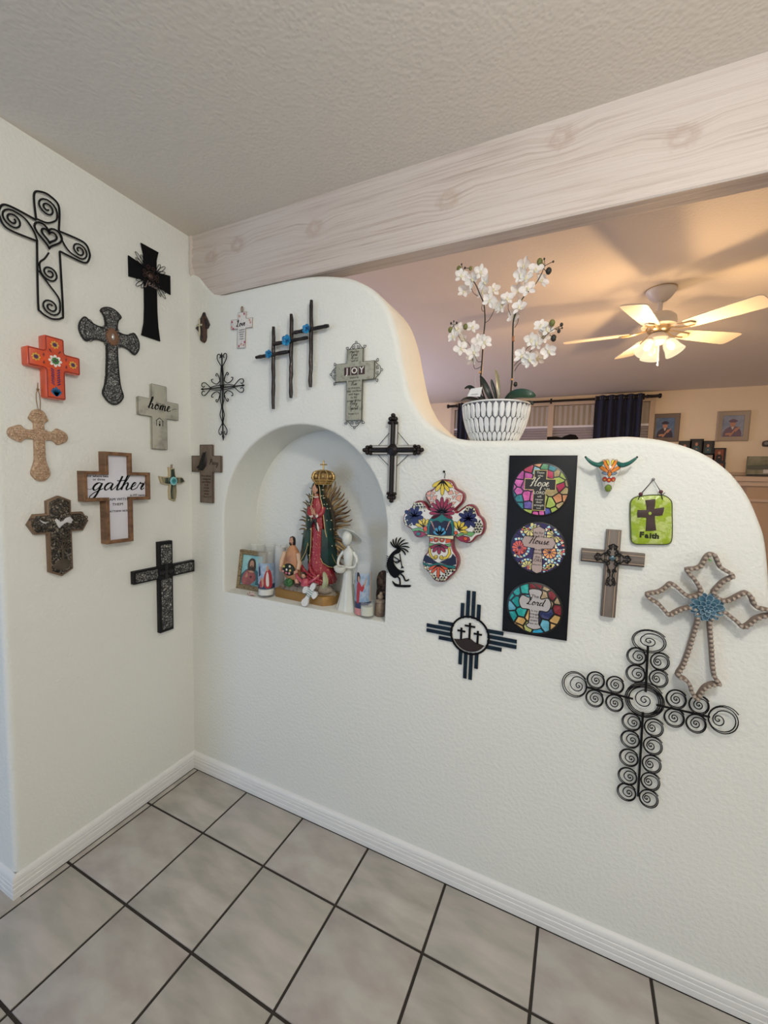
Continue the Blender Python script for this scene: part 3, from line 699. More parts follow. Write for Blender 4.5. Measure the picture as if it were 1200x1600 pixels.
# 10 black carved cross by the corner
t = hang('black_cross', 'left', -.148, .95, 'black cross carved with silvery scrolls, lowest piece beside the corner', 'cross')
uc = -.148; cy = .985
out = soft(cross_outline(-.2915, -.0040, .7215, 1.117, uc-.0325, uc+.0325, cy-.0265, cy+.0265), .0015)
MB().prism(out, 0, .020, .002).build('body', mat('black_wood', (.005, .005, .006), .45, spec=.3, bump=(70, .001)), t)
BR = relief('black_relief', (.004, .004, .004), (.80, .78, .72), 95, .4, 0., .0025, .35, .62, wild=2.0)  # silvery colour also carries painted highlights on the carving
q = MB()
for a, b, c_, d in ((uc-.024, .735, uc+.024, .955), (uc-.024, 1.02, uc+.024, 1.103), (-.283, cy-.019, uc-.04, cy+.019), (uc+.04, cy-.019, -.012, cy+.019)): q.prism(rrect(a, b, c_, d, .006), .019, .0225, .0012)
q.pieces('carving', BR, t)
q = MB()
for k in range(4): a = pi/4+pi/2*k; q.prism(petal(uc, cy, a-pi/4, .034, .020, 10), .020, .0235, .001); q.wire(spiral(uc+.022*cos(a), cy+.022*sin(a), .008, .002, 1.2, a, 10), .021, .0015)
for k in range(6): q.wire(spiral(uc+(.011 if k % 2 else -.011), .76+.034*k, .011, .002, 1.3*(1 if k % 2 else -1), pi/2, 12), .0228, .0012)
tag(q.build('scrollwork', mat('black_gloss', (.02, .02, .02), .3, .3), t), kind='stuff')

# ================================================================ pieces on the main wall
# 11 pray cross
t = hang('sign_cross', 'main', .107, 1.41, 'brown wooden cross lettered Pray with dark praying hands, left of the niche', 'cross')
BRW = mat('brown_board', (.20, .155, .115), .7, bump=(80, .0012), var=(12, (.13, .095, .07), .35, .7, (3, 1, 1)))
out = cross_outline(.0175, .1955, 1.281, 1.5365, .0695, .1455, 1.4175, 1.4885)
MB().prism(out, 0, .010, .0015).build('body', BRW, t)
e = MB(); e.tube([(x, y, .0095) for x, y in out], .0016, 5, True); e.build('dark_edge', mat('burnt_edge', (.03, .02, .015), .7), t)
hd = MB()
hd.loft([[(cx+rx*cos(a), cy, .010+max(0, rz*sin(a))) for a in [pi*2*k/10 for k in range(10)]] for cx, cy, rx, rz in ((.072, 1.424, .015, .006), (.076, 1.434, .021, .009), (.083, 1.444, .024, .010), (.092, 1.458, .019, .010), (.096, 1.472, .015, .009), (.100, 1.488, .011, .007), (.104, 1.502, .006, .005), (.106, 1.508, .002, .002))])
for s in (-1, 0, 1): hd.wire(catmull([(.083+s*.007, 1.452), (.094+s*.006, 1.476), (.104+s*.003, 1.503)], False, 4), .019, .003)
hd.wire([(.060, 1.436), (.076, 1.448), (.085, 1.462)], .017, .0045)
hd.build('praying_hands', mat('hands_iron', (.02, .018, .016), .45, .4), t)
lt = MB(); script(lt, 'Pray', .153, 1.450, .010, .0115, .11)
for k, s in enumerate(('Pray without', 'ceasing and', 'give thanks', 'in all', 'circum', 'stances', 'always', '1 Thess 5:17')): lt.text(s, .108, 1.400-.0132*k, .010, .0115)
lt.build('lettering', INK, t)

# 12 scrolled wire cross
t = hang('scroll_cross', 'main', .206, 1.76, 'small black wrought scroll cross with pointed tips, above the pray cross', 'cross')
u0, cy, h, r = .207, 1.778, .012, .0020
ba = MB(); ba.wire([(u0, 1.905), (u0+.004, 1.57)], h, .0028); ba.wire([(.090, cy), (.325, cy)], h, .0028)
for P in (((u0-.002, 1.900), (u0-.002, 1.922)), ((u0+.005, 1.582), (u0+.006, 1.553)), ((.098, cy), (.080, cy)), ((.316, cy), (.334, cy))):
    a, b = Vector(P[0]), Vector(P[1]); m_ = a*.6+b*.4; ba.tube([(a.x, a.y, h), (m_.x, m_.y, h), (b.x, b.y, h)], [.0025, .0052, .0008], 6)
ba.build('bars', IRON, t)
s2 = MB()
def arm(ang, L):
    ca, sa = cos(ang), sin(ang)
    def T(p): return [(u0+x*ca-y*sa, cy+x*sa+y*ca) for x, y in p]
    for s in (-1, 1):
        # heart-shaped tip
        s2.wire(T(catmull([(L-.052, s*.004), (L-.040, s*.014), (L-.022, s*.026), (L-.006, s*.026), (L-.001, s*.016), (L-.010, s*.008), (L-.018, s*.012)], False, 5)), h, r)
        s2.wire(T(catmull([(.004, s*.010), (.035, s*.009), (L-.052, s*.004)], False, 5)), h, r)
for ang, L in ((pi/2, .140), (0, .122), (pi, .122)): arm(ang, L)
for s in (-1, 1):
    s2.wire(catmull([(u0+s*.009, cy-.01), (u0+s*.0105, cy-.05), (u0+s*.003, cy-.082), (u0+s*.012, cy-.115), (u0+s*.003+.003, cy-.148), (u0+s*.014+.004, cy-.165), (u0+s*.024+.004, cy-.183), (u0+s*.018+.004, cy-.199), (u0+s*.008+.004, cy-.194), (u0+s*.009+.004, cy-.184)], False, 5), h, r)
    for q in (-1, 1):
        s2.wire(catmull([(u0+s*.012, cy+q*.028), (u0+s*.018, cy+q*.045), (u0+s*.03, cy+q*.060), (u0+s*.036, cy+q*.052), (u0+s*.029, cy+q*.049)], False, 5), h, r)
        s2.wire(catmull([(u0+s*.012, cy+q*.028), (u0+s*.03, cy+q*.016), (u0+s*.055, cy+q*.024), (u0+s*.062, cy+q*.036), (u0+s*.052, cy+q*.038)], False, 5), h, r)
s2.wire(circle(u0, cy, .006, 12), h, .004, True); tag(s2.build('scrollwork', IRON, t), kind='stuff')

# 13 little dark nativity cross
t = hang('small_cross', 'main', .088, 2.03, 'tiny dark brown cross carved like a robed figure bearing a cream cross, nearest the corner', 'cross')
DKW = mat('dark_resin', (.016, .010, .012), .45, bump=(150, .002), var=(60, (.07, .03, .02), .5, .62))
pts = [(.092, 2.100), (.099, 2.104), (.104, 2.090), (.114, 2.075), (.121, 2.062), (.127, 2.050), (.122, 2.043), (.118, 2.036), (.108, 2.034), (.108, 2.0), (.104, 1.985), (.093, 1.977), (.078, 1.984), (.074, 1.99), (.076, 2.022), (.064, 2.024), (.058, 2.032), (.047, 2.042), (.057, 2.050), (.059, 2.058), (.072, 2.058), (.076, 2.078), (.086, 2.090)]
MB().prism(pts[::-1], 0, .012, .004).build('body', DKW, t)
MB().loft([[(cx+rx*cos(2*pi*k/8), cy, .011+rz*sin(2*pi*k/8)) for k in range(8)] for cx, cy, rx, rz in ((.104, 1.988, .004, .004), (.104, 2.02, .006, .006), (.102, 2.05, .008, .007), (.100, 2.062, .005, .005), (.098, 2.07, .006, .006), (.097, 2.08, .006, .006), (.096, 2.088, .003, .003))]).build('robed_figure', mat('brown_robe', (.065, .03, .02), .5), t)
c_ = MB()
for a, L in ((pi/2, .030), (-pi/2, .048), (0, .020), (pi, .020)): c_.prism(petal(.077, 2.05, a, L, .010, 10), .011, .0155, .001)
c_.build('cream_cross', mat('cream_resin', (.55, .52, .38), .4), t)

# 14 love cross
t = hang('small_cross', 'main', .312, 2.0, 'little white cross lettered Love with pink flowers, below the beam', 'cross')
out = cross_outline(.2545, .3700, 1.931, 2.0725, .2925, .3350, 2.009, 2.046); a_ = radians(-2.5)
out = [(.312+(x-.312)*cos(a_)-(y-2.0)*sin(a_), 2.0+(x-.312)*sin(a_)+(y-2.0)*cos(a_)) for x, y in out]
MB().prism(out, 0, .009, .0015).build('body', mat('white_wood', (.72, .70, .66), .6, var=(220, (.45, .22, .20), .60, .66)), t)
e = MB(); e.tube([(x, y, .0075) for x, y in out], .0012, 5, True); e.build('painted_edge', mat('grey_brown_edge', (.10, .08, .07), .7), t)
lt = MB(); script(lt, 'Love', .310, 2.018, .009, .0115, .17, .2)
for k, s in enumerate(('is patient', 'and kind', 'always', 'trusts', 'hopes')): lt.text(s, .3145, 2.003-.009*k, .009, .0085, bold=.0)
tag(lt.build('lettering', INK, t), kind='stuff')
f = MB(); rr = random.Random(9)
for cx, cy, q in [(.357, 2.036, 1), (.362, 2.026, 1), (.329, 2.064, 0), (.303, 2.058, 1), (.262, 2.040, 0), (.260, 2.02, 1), (.300, 1.939, 0), (.325, 1.941, 1), (.331, 1.952, 0), (.312, 1.946, 1), (.268, 2.012, 0)]:
    for k in range(5): f.prism(petal(cx, cy, 2*pi*k/5+q, .0055, .004, 7), .0085, .0098, m=q)
tag(f.build('flowers', [mat('rose_paint', (.42, .06, .12), .5), mat('blush_paint', (.55, .28, .22), .5)], t), kind='stuff')
MB().tube([(.313+.006*cos(2*pi*k/12), 2.083, .006+.0) if False else (.314+.005*cos(2*pi*k/12), 2.084+.012*sin(2*pi*k/12), .006) for k in range(12)], .0018, 5, True).build('hanger', STRING, t)

# 15 three stick crosses with blue roses
t = hang('triple_cross', 'main', .58, 1.87, 'three joined black stick crosses with blue roses, under the beam above the niche', 'cross')
STICK = mat('dark_stick', (.018, .012, .010), .32, .3, bump=(60, .003), var=(8, (.05, .035, .03), .5, .7, (4, 1, 1)))
BLUE = mat('blue_rose', (.015, .28, .55), .35, .1, var=(90, (.01, .10, .25), .45, .6))
for u, y0, y1, x0, x1, yh in ((.490, 1.673, 1.988, .408, .5705, 1.882), (.5765, 1.711, 2.024, .4995, .657, 1.924), (.668, 1.746, 2.061, .591, .749, 1.955)):
    s = MB(); n = 14; rr = random.Random(int(u*1000))
    s.tube([(u+.0015*rr.uniform(-1, 1), y0+(y1-y0)*k/n, .020) for k in range(n+1)], [.0058 if k in (0, n) else .0074+.0009*rr.uniform(-1, 1) for k in range(n+1)], 9); s.build('upright', STICK, t)
    s = MB(); s.tube([(x0+(x1-x0)*k/n, yh-.001+(k/n-.5)*.006, .027) for k in range(n+1)], [.0056 if k in (0, n) else .0070+.0010*rr.uniform(-1, 1) for k in range(n+1)], 9); s.build('crossbar', STICK, t)
    f = MB(); R_ = .0165 if u < .5 else .021 if u < .6 else .0175; ux = u-.011
    for ring_, (nn, rad, ln) in enumerate(((5, R_*.55, R_*1.0), (4, R_*.3, R_*.7), (3, R_*.12, R_*.45))):
        for k in range(nn):
            a = 2*pi*k/nn+ring_*.6
            f.ball((ux+rad*cos(a), yh+rad*sin(a), .034+.003*ring_), (ln*.55, ln*.55, ln*.22), 8, 5, rot=Matrix.Rotation(a, 3, 'Z') @ Matrix.Rotation(-.5-.25*ring_, 3, 'Y'))
    f.pieces('rose_petal', BLUE, t)

# 16 JOY cross
t = hang('sign_cross', 'main', .855, 1.75, 'grey cross lettered JOY with black wire scrolls at its four ends', 'cross')
uj, cj = .8555, 1.788
out = cross_outline(.7765, .9345, 1.617, 1.8665, .8235, .8880, 1.757, 1.8195)
MB().prism(out, .006, .018, .001).build('body', mat('grey_stone_board', (.36, .36, .29), .75, bump=(90, .001), var=(60, (.23, .23, .18), .5, .7)), t)
e = MB(); e.tube([(x, y, .0165) for x, y in out], .0017, 5, True); e.build('dark_edge', mat('black_rim', (.012, .012, .012), .5, spec=.2), t)
lt = MB()
for k, c in enumerate('JOY'): u = .826+.0295*k; lt.prism(rect(u-.0125, 1.776, u+.0125, 1.805), .018, .0186, m=1); lt.text(c, u, 1.7905, .0187, .030, m=0, bold=.0006)
lt.pieces('letter', [mat('cream_letter', (.75, .73, .66), .5), mat('maroon_block', (.045, .02, .02), .5)], t)
lt = MB()
for s, y, z in (('May the', 1.857, .011), ('fill you', 1.835, .0105), ('with all', 1.8255, .0095), ('peace as', 1.7675, .0105), ('you trust in', 1.756, .0105), ('so that you', 1.731, .0105), ('may overflow', 1.720, .0105), ('with hope', 1.709, .0105), ('by the', 1.698, .0105), ('power of the', 1.686, .0105), ('Romans 15:13', 1.640, .0075)): lt.text(s, uj, y, .018, z)
script(lt, 'God', .853, 1.842, .018, .0065, .12); script(lt, 'Him', .855, 1.740, .018, .0062, .12); script(lt, 'Holy', .855, 1.672, .018, .0065, .12); script(lt, 'Spirit', .855, 1.655, .018, .0065, .12)
tag(lt.build('lettering', INK, t), kind='stuff')
def crown_scroll(cx, cy, ang, W):
    q = MB(); ca, sa = cos(ang), sin(ang)
    def T(p): return [(cx+x*ca-y*sa, cy+x*sa+y*ca) for x, y in p]
    for s in (-1, 1):
        q.wire(T(catmull([(s*W*.55, .003), (s*W*.62, .010), (s*W*.48, .011), (s*W*.50, .002), (s*W*.35, .006), (s*W*.20, .018), (s*W*.05, .022)], False, 5)), .010, .0012)
        q.wire(T(spiral(s*W*.17, .009, .007, .0018, 1.2*s, pi/2+s*.5, 10)), .010, .0010)
    q.wire(T(circle(0, .0255, .0038, 10)), .010, .0011, True); return q
for cx, cy, a, W in ((uj, 1.8665, 0, .066), (uj, 1.617, pi, .066), (.7765, cj, pi/2, .064), (.9345, cj, -pi/2, .064)): tag(crown_scroll(cx, cy, a, W).build('scroll', IRON, t), kind='stuff')

# 17 ribbed dark cross
t = hang('metal_cross', 'main', 1.0125, 1.49, 'dark ribbed iron cross with knobbed ends and thin diagonal wires, right of the niche top', 'cross')
u0, cy = 1.0125, 1.510
DI = mat('dark_iron', (.020, .016, .015), .35, .6); PALE = mat('pale_rib', (.50, .48, .44), .5)
def bar(a, b, name='bar'):
    m1 = MB(); a, b = Vector(a), Vector(b); d = (b-a).normalized(); p = Vector((-d.y, d.x))
    m1.tube([(a.x, a.y, .018), (b.x, b.y, .018)], .0078, 10); m1.build(name, DI, t)
    e = MB()
    for s in (-1, 1): q = p*s*.0115; e.tube([(a.x+q.x, a.y+q.y, .013), (b.x+q.x, b.y+q.y, .013)], .0038, 6)
    e.pieces('pale_rib', PALE, t)
    e = MB()
    for s in (-1, 1): q = p*s*.0155; e.tube([(a.x+q.x, a.y+q.y, .012), (b.x+q.x, b.y+q.y, .012)], .0014, 5)
    e.pieces('edge_rib', DI, t)
bar((u0, cy+.02), (u0, 1.600)); bar((u0, cy-.02), (u0, 1.362)); bar((u0-.02, cy), (.932, cy)); bar((u0+.02, cy), (1.093, cy))
for cx, cy2, a in ((u0, 1.600, pi/2), (u0+.002, 1.362, -pi/2), (.932, cy, pi), (1.093, cy, 0)):
    f = MB(); ca, sa = cos(a), sin(a)
    def T(x, y): return (cx+x*ca-y*sa, cy2+x*sa+y*ca)
    for x, y, r_ in ((.003, -.013, .006), (.003, .013, .006), (.003, 0, .008), (.016, -.009, .0085), (.016, .009, .0085), (.028, 0, .0080), (.018, 0, .008)): p = T(x, y); f.ball((p[0], p[1], .018), (r_, r_, .010), 9, 6)
    f.build('finial', IRONB, t)
d = MB()
for R_, hh in ((.027, .022), (.021, .026), (.015, .029)): d.prism([(u0-R_, cy), (u0, cy-R_), (u0+R_, cy), (u0, cy+R_)], .012, hh, .002)
d.wire(spiral(u0, cy, .009, .002, 1.5, 0, 10), .0295, .0012); d.build('diamond', DI, t)
d = MB()
for s in (-1, 1):
    for q in (-1, 1): d.tube([(u0+s*.012, cy+q*(.065 if q > 0 else .058), .010), (u0+s*.060, cy+q*.014, .010)], .0012, 5)
d.pieces('brace_wire', IRON, t)

# 18 talavera ceramic cross
t = hang('ceramic_cross', 'main', 1.205, 1.22, 'colourful hand-painted ceramic cross with lobed ends and a maroon rim, centre of the wall', 'cross')
HT = .030
def K(cx, cy, hh=HT): return MP(590+cx/6, 720+cy/6, hh)
op = [(605, 172), (670, 178), (700, 205), (730, 255), (780, 285), (810, 325), (800, 385), (760, 430), (728, 462), (745, 478), (790, 445), (845, 410), (890, 415), (925, 450), (950, 510), (985, 545), (1005, 600), (1000, 660), (975, 700), (930, 715), (885, 765), (835, 775), (780, 755), (735, 720), (705, 722), (700, 780), (715, 840), (745, 890), (758, 950), (745, 1010), (715, 1060), (680, 1090), (640, 1130), (580, 1140), (525, 1120), (495, 1075), (465, 1035), (430, 1000), (418, 950), (432, 895), (465, 850), (478, 790), (475, 710), (440, 705), (385, 720), (345, 705), (320, 650), (275, 620), (238, 575), (240, 515), (275, 465), (315, 440), (335, 395), (385, 372), (430, 385), (460, 425), (490, 452), (485, 405), (455, 365), (442, 320), (465, 285), (515, 265), (550, 215), (580, 182)]
out = catmull([K(*p) for p in op], True, 3)
MB().prism(out, 0, HT, .006).build('body', mat('maroon_glaze', (.20, .02, .035), .2, coat=.4), t)
fo = inset(out if parea(out) > 0 else out[::-1], .0055)
MB().prism(fo, HT-.004, HT+.0006).build('glazed_face', mat('white_ceramic', (.74, .72, .66), .2, coat=.4), t)
pc = ['cobalt_glaze', 'yellow_glaze', 'pink_glaze', 'crimson_glaze', 'teal_glaze', 'orange_glaze', 'navy_glaze', 'black_line', 'green_glaze', 'sky_glaze', 'cream_glaze']
pm = [mat('cobalt_glaze', (.010, .014, .085), .35), mat('yellow_glaze', (.70, .52, .06), .2), mat('pink_glaze', (.72, .38, .30), .2), mat('crimson_glaze', (.30, .03, .07), .2), mat('teal_glaze', (.02, .17, .16), .2), mat('orange_glaze', (.65, .10, .04), .2), mat('navy_glaze', (.006, .008, .030), .35), mat('black_line', (.01, .01, .012), .3), mat('green_glaze', (.16, .38, .14), .2), mat('sky_glaze', (.06, .30, .50), .2), mat('cream_glaze', (.72, .68, .42), .2)]
P = MB(); BASEH = HT+.0004
def kk(pts, hh, m, outl=True, sm=False):
    q = [K(*p, HT) for p in pts]
    if sm: q = catmull(q, True, 3)
    P.prism(q, BASEH, BASEH+hh, m=m, back=False)
    if outl: P.tube([(x, y, BASEH+hh) for x, y in q], .0009, 4, True, m=7)
def kpetal(cx, cy, ang, L, W, m, hh=.0010, outl=True): kk(petal(cx, cy, radians(ang), L, W, 10), hh, m, outl)
for a in (-40, -20, 0, 20, 40): pass
# top lobe: yellow fan and pink tesserae
for a in (150, 170, 90, 120, 60, 35, 10): pass
for k, (a, L) in enumerate(((148, 115), (122, 125), (92, 145), (62, 125), (36, 115))): kpetal(612, 182, a, L, 46, 1, .0012)
rr = random.Random(4)
for poly in ([(460, 300), (500, 280), (505, 320), (465, 325)], [(510, 285), (545, 300), (520, 325)], [(460, 335), (500, 330), (505, 365), (480, 372)], [(512, 332), (560, 322), (545, 372), (520, 370)], [(490, 378), (530, 380), (520, 415), (495, 405)], [(655, 290), (700, 275), (715, 310), (670, 318)], [(720, 280), (770, 300), (735, 320)], [(745, 325), (788, 318), (775, 385), (730, 360)], [(700, 330), (735, 325), (705, 365)], [(645, 345), (690, 355), (670, 400), (640, 370)], [(690, 385), (740, 385), (710, 415)], [(690, 420), (720, 425), (705, 455), (685, 450)]): kk(poly, .0009, 2)
# crimson flower
for k in range(9): a = 180+22.5*k; kpetal(605, 490, a, 155 if k == 4 else 120+8*abs(4-abs(4-k)), 44, 3, .0014)
kpetal(608, 495, 205-180, 105, 40, 3); kpetal(600, 495, 155, 105, 40, 3)
# arch and eyes of the centre
kk([(468, 692), (466, 620), (480, 560), (515, 522), (560, 505), (600, 500), (640, 505), (680, 525), (710, 565), (720, 620), (716, 702)], .0010, 4, True)
kk([(488, 690), (488, 630), (500, 590), (530, 565), (565, 562), (595, 585), (625, 562), (660, 568), (688, 595), (698, 640), (695, 694)], .0018, 6, True)
for s_ in (-1, 1):
    for k in range(4): kk(petal(592+s_*(52+6*k), 655-22*k, radians(-90+s_*(20+8*k)), 40, 9, 6), .0024, 2, False)
for k, (a, L) in enumerate(((-150, 70), (-120, 80), (-90, 90), (-60, 80), (-30, 70))): kpetal(585, 695, a, L, 44, 9, .0026)
kk([(470, 690), (590, 705), (715, 700), (710, 735), (590, 722), (470, 705)], .0024, 10)
# side lobes
for s, cx, cy, rot in ((-1, 345, 520, 0), (1, 850, 545, 0)):
    for k in range(9):
        a = 40*k+10; kpetal(cx, cy, a, 104 if k % 2 else 88, 52, 0, .0011, False)
    for ex, ey in (((-1, 60), (0, 0))): pass
for cx, cy in ((350, 400), (385, 400), (420, 415), (370, 425), (405, 440), (345, 430), (440, 440), (290, 500), (275, 530), (262, 562), (300, 540), (285, 575), (305, 600), (270, 595), (300, 480)) + ((840, 435), (875, 440), (905, 455), (835, 465), (870, 470), (905, 490), (820, 480), (950, 590), (975, 610), (950, 635), (920, 630), (940, 665), (905, 660), (970, 650), (930, 600)): kk(circle(cx, cy, 13, 6), .0009, 10)
for k, a in enumerate((-160, -125, -90, -60)): kpetal(435, 620, a, 84, 38, 1, .0014)
for k, a in enumerate((-115, -85, -55, -20, 15)): kpetal(760, 650, a, 92, 40, 1, .0014)
kk(circle(448, 638, 20, 10, 28), .0015, 5); kk(circle(735, 675, 17, 10, 18), .0015, 5)
kk([(320, 640), (380, 625), (440, 645), (468, 675), (420, 665), (370, 655), (330, 660)], .0012, 8); kk([(335, 665), (390, 652), (440, 670), (462, 690), (410, 715), (360, 705)], .0012, 3)
kk(circle(385, 685, 22, 10, 16), .0018, 4)
kk([(725, 700), (790, 672), (860, 665), (920, 675), (880, 712), (820, 690), (760, 705)], .0012, 8); kk([(735, 722), (800, 700), (860, 715), (870, 745), (830, 765), (780, 752)], .0012, 3); kk(circle(825, 728, 20, 10, 18), .0018, 5)
# lower shaft
for s, cx in ((-1, 550), (1, 605)): kk(circle(cx, 738, 24, 12), .0014, 5); kk(circle(cx, 738, 10, 8), .0020, 10)
kk([(490, 725), (520, 728), (515, 760), (492, 750)], .0012, 5); kk([(640, 725), (690, 730), (685, 765), (640, 770)], .0012, 5)
kk([(485, 768), (540, 780), (575, 770), (620, 785), (690, 775), (685, 802), (485, 798)], .0012, 8)
for a in (20, 50, 90, 130, 160): kpetal(578, 785, a, 92, 40, 3, .0016)
kk([(480, 812), (500, 810), (500, 860), (520, 900), (560, 905), (550, 925), (510, 915), (482, 870)], .0018, 1, True); kk([(680, 812), (662, 812), (665, 860), (645, 895), (590, 905), (600, 930), (660, 915), (690, 870)], .0018, 1, True)
kk(circle(548, 900, 18, 10), .0022, 1); kk(circle(600, 905, 18, 10), .0022, 1)
kk([(445, 880), (475, 890), (520, 925), (565, 955), (520, 965), (450, 955), (428, 930)], .0011, 6, False); kk([(705, 870), (735, 905), (740, 970), (690, 985), (620, 965), (580, 950), (640, 925), (690, 905)], .0011, 6, False)
kk([(425, 950), (490, 972), (570, 955), (640, 975), (735, 985), (730, 1010), (650, 1000), (570, 972), (490, 990), (430, 972)], .0016, 4)
for k, a in enumerate((25, 50, 90, 130, 155)): kpetal(570, 975, a, 125 if k == 2 else 100, 36, 5, .0018)
for cx, cy in ((450, 1000), (480, 1015), (505, 1060), (530, 1085), (555, 1105), (590, 1115), (620, 1095), (650, 1060), (630, 1110), (690, 1020), (665, 1030), (720, 1020)): kk(circle(cx, cy, 14, 6), .0009, 10)
for ax, ay, nx_, ny_, sx_, sy_ in ((335, 385, 5, 3, 26, 24), (255, 480, 3, 6, 24, 24), (830, 425, 5, 3, 25, 24), (905, 570, 4, 5, 25, 24), (455, 985, 9, 2, 26, 30), (505, 1075, 6, 3, 27, 22), (640, 1010, 4, 3, 26, 24)):
    for i in range(nx_):
        for j in range(ny_):
            x_, y_ = ax+sx_*i+(sx_/2 if j % 2 else 0), ay+sy_*j
            if inside(K(x_, y_, HT), inset(out if parea(out) > 0 else out[::-1], .0075)): kk([(x_-10, y_), (x_, y_-10), (x_+10, y_), (x_, y_+10)], .0013, 7, False)
for cx, cy in ((330, 430), (440, 470), (300, 560), (900, 430), (860, 455), (960, 560), (930, 640), (470, 1030), (540, 1105), (610, 1125), (660, 1085), (700, 1040)): kk(circle(cx, cy, 7, 5), .0012, 7, False)
tag(P.build('glaze_painting', pm, t, smooth=0), kind='stuff')
nl = MB(); a, b, c_ = K(628, 165, .01), K(632, 120, .01), K(620, 100, .008); nl.tube([(a[0], a[1], .012), (b[0], b[1], .008), (c_[0], c_[1], .004)], .0012); nl.ball((c_[0], c_[1], .004), .004, 8, 5); nl.build('wire_hanger', IRON, t)

# 19 kokopelli-like flute player
t = hang('flute_player_ornament', 'main', 1.04, 1.12, 'small black flat metal flute player with striped crest, beside the niche', 'ornament')
def KP(cx, cy): return MP(590+cx/6, 720+cy/6, .006)
kb = MB()
body = [(175, 830), (140, 855), (105, 900), (85, 960), (90, 1010), (120, 1070), (160, 1100), (190, 1085), (215, 1055), (245, 1045), (240, 1030), (205, 1025), (175, 1000), (150, 960), (145, 910), (160, 880), (200, 865), (215, 845), (200, 820)]
kb.prism(catmull([KP(*p) for p in body], True, 2), .003, .006); kb.build('body', BLACK, t)
kp = MB()
for a, L in ((-172, 95), (-152, 100), (-130, 105), (-108, 108), (-86, 108), (-62, 108), (-38, 108), (-14, 104), (8, 95)):
    q_ = [(190+L*f*cos(radians(a+34*f)), 822+L*f*sin(radians(a+34*f))) for f in [k/6 for k in range(7)]]
    P_ = [KP(*z) for z in q_]; kp.ribbon(P_, .003, [.0008, .0012, .0016, .0020, .0022, .0022, .0010], .003)
kp.prism(circle(*KP(185, 835), .0055, 12), .003, .0062)
kp.build('crest', BLACK, t)
def kst(pts, wd): 
    q = MB(); P2 = catmull([KP(*p) for p in pts], False, 4); q.ribbon(P2, .003, [wd]*len(P2), .003); return q
kst([(205, 870), (215, 930), (228, 1000)], .0013).build('flute', BLACK, t); MB().prism([KP(215, 1008), KP(228, 985), KP(245, 1005)], .003, .006).build('flute_bell', BLACK, t)
kst([(150, 900), (200, 935), (160, 950)], .0015).build('arm', BLACK, t); kst([(140, 930), (180, 960), (215, 930)], .0015).build('arm', BLACK, t)
kst([(215, 1060), (240, 1085), (262, 1125), (295, 1112)], .0024).build('leg', BLACK, t); kst([(185, 1085), (205, 1110), (210, 1160)], .0024).build('leg', BLACK, t)
q = MB(); q.prism(catmull([KP(*p) for p in [(135, 1125), (165, 1150), (220, 1165), (305, 1165), (300, 1185), (220, 1185), (160, 1175)]], True, 2), .003, .006); q.build('foot_base', BLACK, t)
sp = MB()
for k in range(9): a = KP(100-2*k if k < 5 else 84+3*(k-4), 900+18*k); b = KP(78-1*k if k < 5 else 66+4*(k-4), 890+19*k); sp.ribbon([a, b], .003, [.0013, .0004], .003)
tag(sp.build('back_feathers', BLACK, t), kind='stuff')

# 20 sun symbol with three crosses
t = hang('sun_symbol_plaque', 'main', 1.308, .9, 'teal and black metal sun symbol with three crosses on a hill in its ring', 'wall plaque')
TEALM = mat('teal_black_metal', (.008, .028, .045), .35, .4, var=(50, (.006, .010, .022), .4, .65)); u0, cy = 1.3065, .9015
ry = MB(); wd = .0060
for k, (o, L0, L1) in enumerate(((-.0275, .058, .105), (-.0095, .062, .150), (.0085, .062, .150), (.0265, .058, .108))):
    ry.prism(rect(u0+o-wd, cy+L0-.004, u0+o+wd, cy+L1), .003, .006, m=0); ry.prism(rect(u0+o-wd, cy-L1, u0+o+wd, cy-L0+.004), .003, .006)
    ry.prism(rect(u0+L0-.004, cy+o-wd, u0+L1, cy+o+wd), .003, .006); ry.prism(rect(u0-L1, cy+o-wd, u0-L0+.004, cy+o+wd), .003, .006)
ry.pieces('ray', TEALM, t)
rg = MB(); N_ = 40
rg.loft([[(u0+R_*cos(2*pi*k/N_), cy+R_*sin(2*pi*k/N_), z) for k in range(N_)] for R_, z in ((.066, .003), (.066, .0062), (.060, .0062), (.060, .003), (.066, .003))], caps=False); rg.build('ring', BLACK, t)
hl = MB(); hp = [(-.052, -.022), (-.03, -.019), (-.018, -.014), (-.006, -.010), (.006, -.012), (.018, -.020), (.034, -.023), (.052, -.026)]+[(.055*cos(a), .055*sin(a)) for a in [radians(-29-8.6*k) for k in range(15)]]
hl.prism([(u0+a, cy+b) for a, b in hp], .003, .006); hl.build('hill', mat('hill_dark', (.02, .009, .007), .5), t)
for cx, c0, c1, hw in ((u0-.028, -.02, .021, .0135), (u0, -.014, .042, .0175), (u0+.027, -.024, .020, .0135)):
    q = MB(); yb = cy+c1-.011; q.prism(cross_outline(cx-hw, cx+hw, cy+c0, cy+c1, cx-.0032, cx+.0032, yb-.0027, yb+.0027), .003, .0062); q.build('small_cross', BLACK, t)

